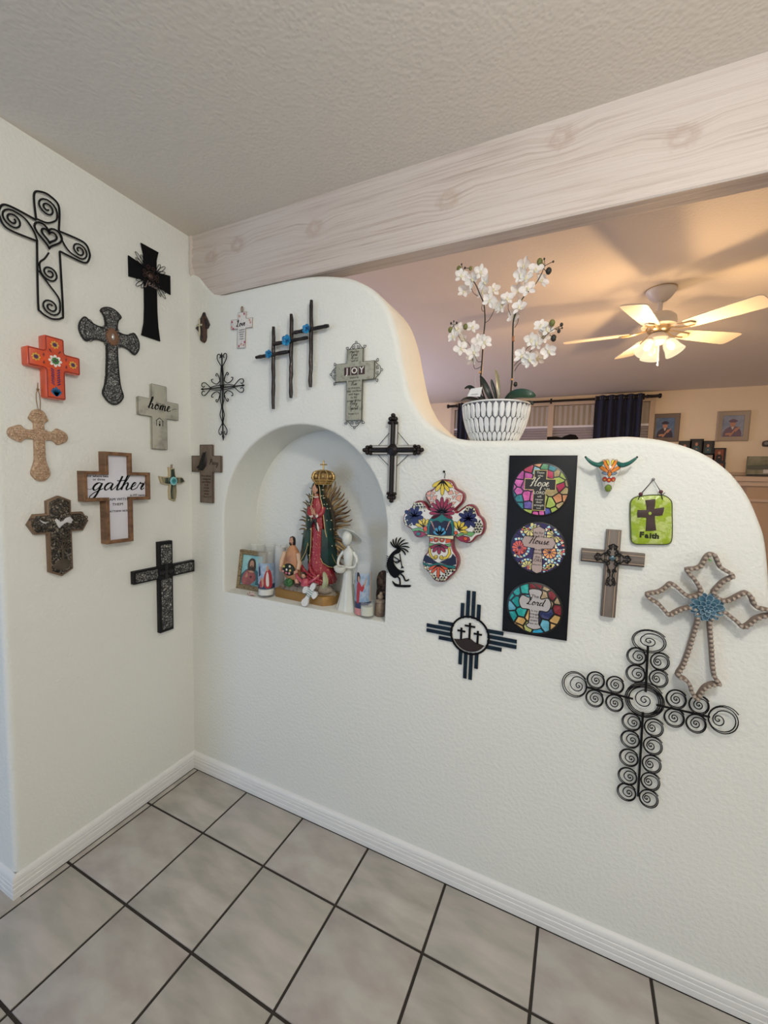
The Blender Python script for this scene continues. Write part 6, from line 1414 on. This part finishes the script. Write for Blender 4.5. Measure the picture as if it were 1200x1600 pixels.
def OP(cx, cy, y=.115): 
    d = look(680+cx/5.162, 390+cy/5.162); k = (y-CAM.y)/d.y; P = CAM+d*k; return P-pc_
LEAF = mat('orchid_leaf', (.012, .040, .022), .35, var=(6, (.02, .06, .03), .4, .6)); LEAFD = mat('orchid_leaf_dark', (.010, .016, .012), .4)
def leaf(pts, wd, m, name='leaf', nrm=(0, -1, .35), thick=.0012):
    P = catmull([tuple(p) for p in pts], False, 5); n = len(P); N_ = Vector(nrm).normalized(); rows = []
    for i, p in enumerate(P):
        f = i/(n-1); a, b = Vector(P[max(i-1, 0)]), Vector(P[min(i+1, n-1)]); d = (b-a).normalized(); s_ = d.cross(N_)
        s_ = s_.normalized(); up = s_.cross(d); w_ = wd*(sin(pi*min(1, f*.92+.08))**.65)*(1 if f < .97 else .35)
        if i == n-1: w_ = .0008
        p = Vector(p); rows.append([p-s_*w_+up*w_*.18, p-s_*w_*.5+up*w_*.02, p-up*w_*.10, p+s_*w_*.5+up*w_*.02, p+s_*w_+up*w_*.18, p+s_*w_*.5-up*(thick*2), p-up*(thick*2+w_*.1), p-s_*w_*.5-up*(thick*2)])
    return MB().loft(rows).build(name, m, t, smooth=50)
B0 = Vector((0, 0, .108))
leaf([OP(545, 1250, .09), OP(610, 1180, .05), OP(690, 1160, .04), OP(770, 1170, .04), OP(812, 1178, .05)], .0150, LEAF, nrm=(0, -1, .25))
leaf([OP(470, 1245, .10), OP(430, 1160, .08), OP(395, 1080, .08), OP(362, 1015, .09)], .0105, LEAFD, nrm=(.35, -1, .1))
leaf([OP(420, 1250, .10), OP(340, 1165, .10), OP(280, 1110, .11), OP(236, 1120, .11)], .0090, LEAFD, nrm=(0, -1, .6))
leaf([OP(440, 1260, .08), OP(340, 1215, .06), OP(260, 1200, .06), OP(205, 1215, .07)], .0085, LEAFD, nrm=(0, -.8, .7))
leaf([OP(640, 1270, .10), OP(720, 1240, .10), OP(770, 1235, .11), OP(790, 1255, .11)], .0085, LEAFD, nrm=(0, -.8, .6))
leaf([OP(500, 1250, .12), OP(480, 1150, .13), OP(460, 1080, .13), OP(452, 1045, .13)], .0060, LEAFD, nrm=(.2, -1, 0))
leaf([OP(515, 1235, .08), OP(512, 1120, .07), OP(500, 1020, .07), OP(484, 965, .08)], .0062, mat('shiny_new_leaf', (.50, .42, .25), .22, .6), 'young_leaf', nrm=(-.2, -1, 0))
leaf([OP(340, 1250, .05), OP(420, 1235, .04), OP(520, 1240, .04)], .006, LEAFD, nrm=(0, -1, .5))
tg = MB(); V = [OP(288, 1122, .05), OP(380, 1108, .05), OP(362, 1186, .048), OP(258, 1184, .048)]; tg.add([tuple(v) for v in V]+[tuple(v+Vector((0, .0008, 0))) for v in V], [[0, 1, 2, 3], [7, 6, 5, 4], [0, 4, 5, 1], [1, 5, 6, 2], [2, 6, 7, 3], [3, 7, 4, 0]]); tg.build('price_tag', mat('card_white', (.72, .72, .70), .6), t)
q = MB(); a = OP(290, 1168, .0475); b = OP(345, 1166, .0475); q.tube([a, b], .0006, 4); q.build('tag_line', INK, t)
MB().tube([OP(330, 1110, .05), OP(322, 1060, .07), OP(325, 1010, .09)], .0004, 4).build('tag_string', mat('clear_string', (.6, .6, .6), .4), t)
STEM = mat('stem_dark', (.018, .020, .012), .55, var=(14, (.10, .05, .02), .6, .68)); TIE = mat('tan_tie', (.55, .30, .12), .6)
main_l = [B0+Vector((-.02, 0, 0)), OP(370, 1100), OP(378, 900), OP(392, 690), OP(402, 560), OP(392, 440), OP(360, 360), OP(320, 270), OP(260, 200), OP(215, 165)]
main_r = [B0+Vector((.04, 0, 0)), OP(618, 1080), OP(624, 860), OP(626, 690), OP(634, 560), OP(680, 440), OP(730, 360), OP(800, 290), OP(850, 210), OP(885, 130)]
MB().tube(catmull([tuple(p) for p in main_l], False, 4), [.0032-.0021*k/36 for k in range(37)], 7).build('stem', STEM, t)
MB().tube(catmull([tuple(p) for p in main_r], False, 4), [.0036-.0024*k/36 for k in range(37)], 7).build('stem', STEM, t)
MB().tube([OP(378, 1010), OP(384, 860), OP(396, 690), OP(404, 500)], .0014, 5).build('stake', TIE, t)
for a in (OP(362, 990), OP(620, 1048)): MB().tube([a+Vector((0, 0, -.003)), a+Vector((0, 0, .003))], .0048, 8).build('tie', TIE, t)
a = OP(630, 715); MB().tube([a+Vector((0, 0, -.010)), a+Vector((0, 0, .006))], [.0045, .0036], 7).build('tie', mat('rust_tie', (.35, .13, .06), .6), t)
for pts in ([(378, 940), (320, 960), (300, 880), (250, 800), (190, 700), (150, 620)], [(385, 900), (340, 900), (310, 820), (260, 740)], [(405, 590), (440, 560), (480, 480)], [(392, 500), (375, 480), (385, 420)], [(634, 940), (670, 900), (760, 830), (850, 740), (930, 660), (1000, 620)], [(640, 980), (680, 920), (740, 900)], [(640, 630), (665, 590), (670, 540)], [(610, 530), (590, 480), (590, 440)], [(345, 375), (310, 350), (290, 310)], [(720, 860), (735, 800), (790, 765)], [(850, 735), (870, 700), (900, 690)], [(885, 140), (870, 110), (845, 98)], [(888, 130), (920, 112), (955, 95)], [(885, 130), (882, 90), (880, 72)], [(880, 155), (900, 180), (930, 170)], [(220, 165), (215, 130), (210, 115)], [(225, 165), (240, 150), (285, 152)], [(150, 620), (150, 590), (148, 578)], [(150, 610), (125, 595)], [(152, 610), (175, 592)], [(150, 615), (125, 640)], [(985, 640), (1020, 606)], [(975, 640), (1025, 636)], [(970, 640), (998, 658)], [(930, 650), (940, 600)], [(925, 690), (955, 712)]):
    MB().tube(catmull([tuple(OP(x, y)) for x, y in pts], False, 4), .0010, 5).build('branch', STEM, t)
BUDG = mat('bud_green', (.20, .20, .05), .5, var=(200, (.10, .12, .04), .45, .6)); BUDD = mat('bud_dark', (.02, .02, .015), .5)
for x, y, r_, m_ in ((192, 155, 22, BUDG), (285, 152, 16, BUDG), (240, 148, 9, BUDD), (213, 118, 7, BUDD), (843, 98, 24, BUDG), (880, 75, 8, BUDD), (952, 97, 8, BUDD), (915, 172, 24, BUDD), (122, 648, 22, BUDG), (243, 622, 22, BUDG), (128, 595, 10, BUDD), (150, 578, 7, BUDD), (173, 592, 10, BUDD), (943, 592, 24, BUDG), (1018, 606, 14, BUDD), (1024, 632, 7, BUDD), (997, 658, 14, BUDD), (955, 714, 24, BUDD), (648, 1086, 18, BUDD)):
    r = r_*.000385; MB().ball(OP(x, y), (r, r, r*1.2), 10, 7).build('bud', m_, t)
PET = mat('orchid_petal', (.78, .75, .70), .55); PET.node_tree.nodes['Principled BSDF'].inputs['Subsurface Weight'].default_value = .15
LIPM = mat('orchid_lip', (.72, .66, .42), .5)
def petal_mesh(L, W, cup):
    q = MB(); rows = []
    for i in range(7):
        f = i/6; w_ = W*max(.06, sin(pi*min(.97, f*.88+.06))**.7)*(.5+.5*f if f < .5 else 1.0); x = L*f; z = cup*L*(f**1.6)
        rows.append([(x, -w_*.5, z+w_*.16), (x, -w_*.22, z+.0), (x, 0, z-w_*.03), (x, w_*.22, z), (x, w_*.5, z+w_*.16)])
    q.loft(rows, caps=False, closed_ring=False); q.loft([[(a, b, c+.0006) for a, b, c in r_] for r_ in rows], caps=False, closed_ring=False); return q
PM = [petal_mesh(.027, .026, .15), petal_mesh(.027, .016, .22), petal_mesh(.029, .022, -.1)]
PMd = []
for q in PM: o = q.build('petal', PET, None, smooth=60); PMd.append(o.data); bpy.data.objects.remove(o)
lipq = MB(); lipq.ball((0, -.003, .004), (.004, .006, .003), 8, 5); lipq.ball((0, .002, .005), (.0025, .003, .0035), 7, 5); lipo = lipq.build('flower', LIPM, None); lipd = lipo.data; bpy.data.objects.remove(lipo)
rr = random.Random(21)
FL = [(210, 215), (300, 240), (365, 185), (235, 340), (405, 270), (385, 345), (470, 330), (440, 410), (500, 470), (580, 400), (540, 455), (720, 130), (810, 165), (735, 235), (690, 205), (745, 320), (855, 255), (665, 335), (680, 470), (640, 540),
      (180, 640), (300, 630), (235, 725), (350, 740), (205, 800), (315, 830), (300, 880), (395, 750), (150, 700),
      (850, 620), (900, 650), (770, 730), (825, 760), (830, 880), (915, 820), (700, 860), (760, 890), (870, 700)]
for i, (x, y) in enumerate(FL):
    yy = .115+rr.uniform(-.035, .03); c_ = OP(x, y, yy)
    nrm = Vector((rr.uniform(-.7, .8), -1, rr.uniform(-.45, .35))).normalized()
    R3 = nrm.to_track_quat('Z', 'Y').to_matrix() @ Matrix.Rotation(rr.uniform(-.5, .5), 3, 'Z')
    f = bpy.data.objects.new('flower', lipd); COL.objects.link(f); f.parent = t; f.matrix_local = Matrix.Translation(c_) @ R3.to_4x4()
    sc_ = rr.uniform(.85, 1.05)
    for k, (a, kd) in enumerate(((90, 1), (18, 0), (162, 0), (-50, 1), (-130, 1))):
        o = bpy.data.objects.new('petal', PMd[kd]); COL.objects.link(o); o.parent = f
        o.matrix_local = Matrix.Rotation(radians(a+rr.uniform(-8, 8)), 4, 'Z') @ Matrix.Rotation(rr.uniform(-.25, .15), 4, 'Y') @ Matrix.Scale(sc_, 4)

# ================================================================ ceiling fan in the living room
HX, HY, BZ = 1.932, 1.320, 2.224
t = thing('ceiling_fan', (HX, HY, H), 'white five-blade ceiling fan with lit glass shades, on the living room ceiling', 'ceiling fan')
FW = mat('fan_white', (.74, .70, .63), .35); FBRS = mat('fan_brass', (.55, .42, .25), .3, .8); BLADE = mat('blade_white', (.76, .70, .60), .45)
def FZ(z): return z-H
q = MB(); q.lathe([(0, 0), (.068, 0), (.070, -.008), (.066, -.018), (.052, -.040), (.034, -.058), (.022, -.064), (0, -.064)], n=32); q.build('canopy', FW, t)
MB().lathe([(.0715, 0), (.0715, -.004), (.068, -.005)], n=32).build('canopy_ring', FBRS, t)
MB().tube([(0, 0, -.06), (0, 0, FZ(2.315))], .0115, 14).build('downrod', FW, t)
q = MB(); q.lathe([(0, FZ(2.322)), (.030, FZ(2.322)), (.060, FZ(2.312)), (.078, FZ(2.295)), (.082, FZ(2.268)), (.080, FZ(2.252)), (.058, FZ(2.246)), (0, FZ(2.246))], n=36); q.build('motor_housing', FW, t)
MB().lathe([(.0, FZ(2.246)), (.056, FZ(2.246)), (.058, FZ(2.238)), (.050, FZ(2.224)), (.030, FZ(2.214)), (0, FZ(2.214))], n=30).build('motor_trim', FBRS, t)
q = MB(); q.lathe([(0, FZ(2.214)), (.034, FZ(2.214)), (.046, FZ(2.200)), (.052, FZ(2.186)), (.046, FZ(2.170)), (.028, FZ(2.160)), (0, FZ(2.157))], n=30); q.build('light_fitting', FW, t)
R0 = .461
for k in range(5):
    a = radians(-110.3+72*k); Ra = Matrix.Rotation(a, 4, 'Z')
    bl = MB(); ol = catmull([(.135, -.034), (.16, -.043), (.30, -.052), (R0-.03, -.058), (R0-.006, -.050), (R0, -.030), (R0, .030), (R0-.006, .050), (R0-.03, .058), (.30, .052), (.16, .043), (.135, .034), (.130, 0)], True, 3)
    bl.prism(ol, -.003, .003, .0012); o = bl.build('blade', BLADE, t); o.matrix_local = Matrix.Translation((0, 0, FZ(BZ))) @ Ra @ Matrix.Rotation(radians(-11), 4, 'X')
    ir = MB(); ir.tube(catmull([(.045, 0, .012), (.08, .014, .004), (.115, .022, -.004), (.165, .020, -.006)], False, 4), .0042, 6); ir.tube(catmull([(.045, 0, .012), (.08, -.014, .004), (.115, -.022, -.004), (.165, -.020, -.006)], False, 4), .0042, 6); ir.tube([(.165, .020, -.006), (.178, 0, -.006), (.165, -.020, -.006)], .0042, 6)
    o = ir.build('blade_bracket', FBRS, t); o.matrix_local = Matrix.Translation((0, 0, FZ(BZ))) @ Ra @ Matrix.Rotation(radians(-11), 4, 'X')
SHADE = bpy.data.materials.new('lit_frosted_glass'); SHADE.use_nodes = True; nt = SHADE.node_tree; nt.nodes.remove(nt.nodes['Principled BSDF'])
tr = nt.nodes.new('ShaderNodeBsdfTransparent'); em = nt.nodes.new('ShaderNodeEmission'); em.inputs[0].default_value = (1, .82, .52, 1); em.inputs[1].default_value = 1.25
mx = nt.nodes.new('ShaderNodeMixShader'); mx.inputs[0].default_value = .62; nt.links.new(tr.outputs[0], mx.inputs[1]); nt.links.new(em.outputs[0], mx.inputs[2]); nt.links.new(mx.outputs[0], nt.nodes['Material Output'].inputs[0])
BULB = mat('bulb', (1, .9, .7), .4, emit=((1, .86, .62), 14))
for k, a in enumerate((-138, -18, 104)):
    a = radians(a); ax = Vector((cos(a)*.50, sin(a)*.50, -.86)).normalized(); p0 = Vector((cos(a)*.040, sin(a)*.040, FZ(2.180)))
    Rm = ax.to_track_quat('Z', 'Y').to_matrix().to_4x4(); Rm.translation = p0
    q = MB(); q.lathe([(0, -.006), (.014, -.006), (.018, .004), (.018, .016), (0, .016)], n=16); o = q.build('lamp_holder', FW, t); o.matrix_local = Rm
    q = MB(); q.lathe([(.019, .012), (.028, .020), (.034, .036), (.038, .060), (.046, .084), (.0475, .090), (.0455, .090), (.036, .060), (.026, .022), (.018, .014)], n=24); o = q.build('glass_shade', SHADE, t); o.matrix_local = Rm
    q = MB(); q.ball((0, 0, .045), (.017, .017, .024), 12, 8); b = q.build('bulb', BULB, t); b.matrix_local = Rm
    lp = Vector((HX, HY, H))+p0+ax*.105
    point('fan_bulb_light', tuple(lp), 17, (1, .61, .28), .022)
q = MB(); q.tube([(.006, -.02, FZ(2.16)), (.006, -.02, FZ(2.055))], .0022, 6); q.ball((.006, -.02, FZ(2.05)), (.004, .004, .009), 8, 6); q.build('pull_chain', FW, t)

# ================================================================ far wall of the living room
YF = 4.10
def G(px, py, y=YF): d = look(px, py); k = (y-CAM.y)/d.y; P = CAM+d*k; return (P.x, P.z)
# window with frame, pleated shade above, blinds below
wx0, wx1 = G(712, 650)[0], 2.25; wz1 = 2.33; rail = G(900, 667)[1]; mull = G(861, 650)[0]
wf = MB(); wf.box((wx0, YF-.012, 1.0), (wx1, YF-.002, wz1)); win = struct('window_1', wf, mat('window_dull_daylight', (.35, .33, .30), .6))
for a, b in ((wx0-.05, wx0), (wx1, wx1+.05), (mull-.03, mull+.03)): MB().box((a, YF-.05, 1.0), (b, YF-.001, wz1)).build('window_frame', mat('tan_trim', (.56, .44, .32), .5), win)
MB().box((wx0-.05, YF-.055, wz1), (wx1+.05, YF-.001, wz1+.05)).build('window_frame', mat('tan_trim', (.56, .44, .32), .5), win)
PLE = mat('pleated_shade', (.42, .37, .30), .8)
for a, b in ((wx0, mull-.03), (mull+.03, wx1)):
    n_ = int((b-a)/.028); q = MB(); top_ = [(a+(b-a)*k/n_, YF-.030-(.012 if k % 2 else 0)) for k in range(n_+1)]
    q.loft([[(x, y, z) for x, y in top_] for z in (rail, wz1-.005)], caps=False, closed_ring=False); q.build('pleated_shade', PLE, win, smooth=0)
    MB().box((a, YF-.046, rail-.012), (b, YF-.022, rail+.012)).build('shade_rail', mat('rail_white', (.75, .74, .78), .5), win)
    z = rail-.03
    while z > 1.45: MB().add([(a, YF-.045, z-.008), (b, YF-.045, z-.008), (b, YF-.022, z+.010), (a, YF-.022, z+.010), (a, YF-.045, z-.0095), (b, YF-.045, z-.0095), (b, YF-.022, z+.0085), (a, YF-.022, z+.0085)], [[0, 1, 2, 3], [7, 6, 5, 4], [0, 4, 5, 1], [2, 6, 7, 3], [0, 3, 7, 4], [1, 5, 6, 2]]).build('blind_slat', mat('slat_lilac', (.56, .50, .56), .5), win); z -= .030
# curtain rod
rz_ = 2.372; ry_ = 3.99
t = thing('curtain_rod', (1.1, ry_, rz_), 'black curtain rod with turned end caps above the living room window', 'curtain rod')
x0r, x1r = G(699, 638, ry_)[0]-1.1, G(1033, 623, ry_)[0]-1.1
MB().tube([(x0r, 0, 0), (x1r, 0, 0)], .0125, 10).build('rod', IRONB, t)
for s, x in ((-1, x0r), (1, x1r)): q = MB(); q.lathe([(.013, -s*.14), (.020, -s*.13), (.016, -s*.11), (.016, -s*.03), (.026, -s*.015), (.024, 0), (0, s*.006)], (x, 0, 0), 12, axis='x'); q.build('end_cap', IRONB, t)
for x in (x1r-.16, G(861, 630, ry_)[0]-1.1, x0r+.16): q = MB(); q.tube([(x, 0, .0), (x, .112, .0)], .006, 6); q.tube([(x, 0, -.03), (x, 0, .03)], .010, 8); q.build('bracket', IRONB, t)
NAVY = mat('navy_fabric', (.020, .024, .050), .85, bump=(300, .001))
for name_l, px0, px1, nf in (('right navy grommet curtain beside the framed portraits', 930, 1004, 5), ('left navy curtain behind the orchid pot', 716, 733, 2)):
    a, b = G(px0, 630, ry_)[0], G(px1, 630, ry_)[0]; t = thing('curtain', ((a+b)/2, ry_, 0), 'dark '+name_l.replace('navy', 'navy', 1), 'curtain', None); w_ = (b-a)
    q = MB(); n_ = nf*12; rows = []
    for z in (.25, 1.2, 2.0, 2.30, rz_+.035):
        rows.append([(-w_/2+w_*k/n_, .030*sin(2*pi*nf*k/n_)*(1 if z < 2.2 else .8), z) for k in range(n_+1)])
    q.loft(rows, caps=False, closed_ring=False); q.loft([[(x, y+.003, z) for x, y, z in r_] for r_ in rows], caps=False, closed_ring=False); q.build('fabric', NAVY, t, smooth=80)
    for k in range(nf*2): 
        x = -w_/2+w_*(k)/(nf*2)+.002; MB().tube([(x, .020*cos(u_), rz_+.020*sin(u_)) for u_ in [2*pi*j/12 for j in range(12)]], .004, 5, True).build('grommet', mat('grommet', (.25, .25, .27), .3, .9), t)

# framed graduation portraits
def portrait(px0, py0, px1, py1, label, frm, dim):
    (a, z1), (b, z0) = G(px0, py0, YF-.02), G(px1, py1, YF-.02); cx, cz = (a+b)/2, (z0+z1)/2; W_, HH = b-a, z1-z0
    t = thing('framed_portrait', (cx, YF, cz), label, 'picture')
    q = MB(); q0 = rect(-W_/2, -HH/2, W_/2, HH/2)
    q.loft([[(x, -d, z) for x, z in inset(q0, i)] for i, d in ((0, 0), (0, .02), (.008, .026), (.045, .018), (.045, .01))], caps=False); q.build('frame', frm, t, smooth=20)
    q = MB()
    def pp(P, m, d): q.add([(x*W_, -.010-d, z*HH) for x, z in P], [list(range(len(P)))], m)
    pp(rect(-.34, -.36, .34, .36), 0, 0); pp(catmull([(-.28, -.36), (-.27, -.18), (-.16, -.05), (0, -.0), (.16, -.05), (.27, -.18), (.28, -.36)], False, 3), 1, .001)
    pp(circle(0, .08, .085, 12, .11), 2, .002); pp(catmull([(-.15, .16), (0, .24), (.15, .16), (.0, .13)], True, 3), 1, .003); pp([(-.09, .17), (.09, .17), (.085, .12), (-.085, .12)], 1, .0028)
    pp([(-.05, -.02), (.05, -.02), (.0, -.12)], 3, .003); pp([(-.1, -.33), (-.04, -.33), (.14, -.08), (.10, -.05)], 2, .004); pp(catmull([(-.2, -.3), (-.05, -.28), (-.05, -.22), (-.2, -.24)], True, 2), 2, .0045); pp([(.06, -.12), (.2, -.02), (.22, -.05), (.1, -.2)], 2, .005)
    q.build('photograph', dim, t, smooth=0)
DIM = [mat('photo_blue', (.06, .12, .25), .4, var=(12, (.12, .20, .34), .4, .6)), mat('photo_gown', (.03, .02, .05), .5), mat('photo_skin', (.50, .24, .15), .5), mat('photo_white', (.6, .55, .5), .5)]
DIM2 = [mat('photo_pale_blue', (.22, .26, .36), .4, var=(12, (.33, .35, .42), .4, .6)), mat('photo_mauve', (.17, .11, .15), .5), mat('photo_skin', (.50, .24, .15), .5), mat('photo_white', (.6, .55, .5), .5)]
portrait(1019, 647, 1060, 690, 'framed graduation portrait beside the curtain, darker blue background', mat('taupe_frame', (.17, .13, .10), .5), DIM)
portrait(1122, 643, 1169, 689, 'pale framed graduation portrait above the mantel, at the right', mat('pale_taupe_frame', (.38, .31, .23), .5), DIM2)
# black collage frame
gx, gz = G(1098, 712, YF-.02)
t = thing('collage_frame', (gx, YF, gz), 'black collage frame of small family photographs under the pale portrait', 'picture')
BF = mat('black_frame', (.012, .010, .010), .4)
for px0, py0, px1, py1, m_ in ((1061, 689, 1079, 712, 0), (1079, 686, 1098, 709, 0), (1098, 689, 1115, 710, 0), (1115, 700, 1133, 722, 1), (1098, 709, 1115, 730, 2), (1079, 709, 1098, 730, 2), (1115, 722, 1132, 742, 1)):
    (a, z1), (b, z0) = G(px0, py0, YF-.02), G(px1, py1, YF-.02); a -= gx; b -= gx; z0 -= gz; z1 -= gz; q = MB(); q0 = rect(a, z0, b, z1); 
    q.loft([[(x, -d, z) for x, z in inset(q0, i)] for i, d in ((0, 0), (0, .022), (.014, .022), (.014, .008))], caps=False); f_ = q.build('frame', BF, t, smooth=20)
    q = MB(); W_, HH = b-a, z1-z0; cx, cz = (a+b)/2, (z0+z1)/2
    def pp(P, m, d): q.add([(cx+x*W_, -.009-d, cz+z*HH) for x, z in P], [list(range(len(P)))], m)
    pp(rect(-.42, -.42, .42, .42), 0, 0)
    if m_ != 2: pp(catmull([(-.25, -.4), (-.22, -.05), (0, .05), (.22, -.05), (.25, -.4)], False, 3), 1, .001); pp(circle(0, .15, .11, 10, .12), 2, .002); pp([(-.1, -.2), (.1, -.2), (.05, -.1)], 2, .003)
    q.build('photograph', [[mat('photo_dark', (.05, .045, .04), .5), mat('photo_teal', (.04, .10, .11), .5), DIM[2]], [mat('photo_red', (.25, .07, .03), .5), mat('photo_black', (.02, .02, .02), .5), DIM[2]], [mat('photo_cream', (.50, .42, .33), .5)]*3][m_], f_, smooth=0)
# fireplace with mantel shelf
YM = 3.72; mx0, mz = G(1149, 744, YM)
q = MB(); q.box((2.75, YF-.035, G(1140, 741)[1]-.01), (5.0, YF-.001, G(1140, 741)[1]+.022)); struct('trim_4', q, mat('tan_trim', (.56, .44, .32), .5))
t = thing('fireplace', (mx0+.7, YF-.002, 0), 'tan plastered fireplace with a two-step mantel shelf, at the right edge', 'fireplace')
FPM = mat('tan_plaster', (.50, .36, .24), .7, bump=(60, .003)); ox = mx0+.7
MB().box((mx0+.12-ox, YM+.08-YF, 0), (4.95-ox, -.001, mz-.09)).build('chimney_breast', FPM, t)
MB().box((mx0-ox, YM-YF, mz-.045), (4.96-ox, -.001, mz), bev=.006).build('mantel_shelf', mat('mantel_cream', (.60, .46, .34), .5), t)
MB().box((mx0+.05-ox, YM+.04-YF, mz-.09), (4.955-ox, -.001, mz-.045)).build('mantel_moulding', mat('mantel_cream', (.60, .46, .34), .5), t)
MB().box((mx0+.10-ox, YM+.05-YF, mz-.24), (4.955-ox, -.001, mz-.215)).build('lower_ledge', mat('mantel_cream', (.60, .46, .34), .5), t)
# picture standing on the mantel
a, z1 = G(1169, 713, YM+.12); b = a+.62
t = thing('canvas_picture', ((a+b)/2, YM+.12, mz), 'dull green landscape canvas with a small white building, standing on the mantel', 'picture')
W_ = b-a; HH = z1-mz; q = MB(); q.box((-W_/2, 0, 0), (W_/2, .03, HH), m=0)
def pp(P, m, d): q.add([(x*W_, -.0005-d, z*HH) for x, z in P], [list(range(len(P)))], m)
pp([(-.5, .55), (-.2, .62), (.1, .5), (.5, .6), (.5, .3), (-.5, .35)], 1, .0005); pp([(-.5, .0), (.5, .0), (.5, .14), (-.5, .12)], 3, .001); pp(rect(-.30, .18, -.20, .36), 2, .001); pp([(-.05, .5), (.1, .6), (.25, .5), (.1, .44)], 2, .001)
q.build('canvas', [mat('canvas_green', (.17, .17, .10), .6, var=(14, (.26, .25, .17), .4, .6)), mat('canvas_dark', (.10, .11, .08), .6), mat('canvas_white', (.55, .54, .5), .6), mat('canvas_base', (.05, .05, .045), .6)], t, smooth=0)
# small dark wall box
a, z1 = G(1191, 689, YF); b, z0 = G(1212, 698, YF)
t = thing('wall_speaker', ((a+b)/2, YF, (z0+z1)/2), 'small dark box on the wall above the mantel picture', 'wall box')
q = MB(); q.prism(rrect(-(b-a)/2, -(z1-z0)/2, (b-a)/2, (z1-z0)/2, .02), .0, .06, .006); o = q.build('case', mat('dark_grey_plastic', (.06, .055, .05), .5), t); o.rotation_euler = (pi/2, 0, 0)
q = MB(); q.prism(circle(-.04, 0, .016, 14), .06, .064); o = q.build('dial', mat('grey_plastic', (.2, .19, .18), .4), t); o.rotation_euler = (pi/2, 0, 0)
# dark curved shape seen over the wall: a tall stand's top
YS = 2.9; a, z1 = G(855, 684, YS); b, zb = G(903, 686, YS)
t = thing('hat_stand', ((a+b)/2, YS, 0.004), 'black curved top of a stand seen over the half wall below the blinds', 'stand')
w_ = (b-a)/2; zc = z1
q = MB(); q.tube([(-w_, 0, zc-.012), (-w_*.35, 0, zc-.010), (-w_*.05, 0, zc-.014), (w_*.2, 0, zc-.006), (w_*.5, 0, zc-.000), (w_*.8, 0, zc-.004), (w_, 0, zc-.020)], [.018, .016, .010, .019, .026, .024, .010], 10); q.build('top_rail', BLACK, t)
MB().tube([(0, 0, 0), (0, 0, zc-.015)], .014, 10).build('pole', BLACK, t); MB().lathe([(0, 0), (.16, 0), (.16, .012), (.03, .025), (0, .025)], n=24).build('base', BLACK, t)
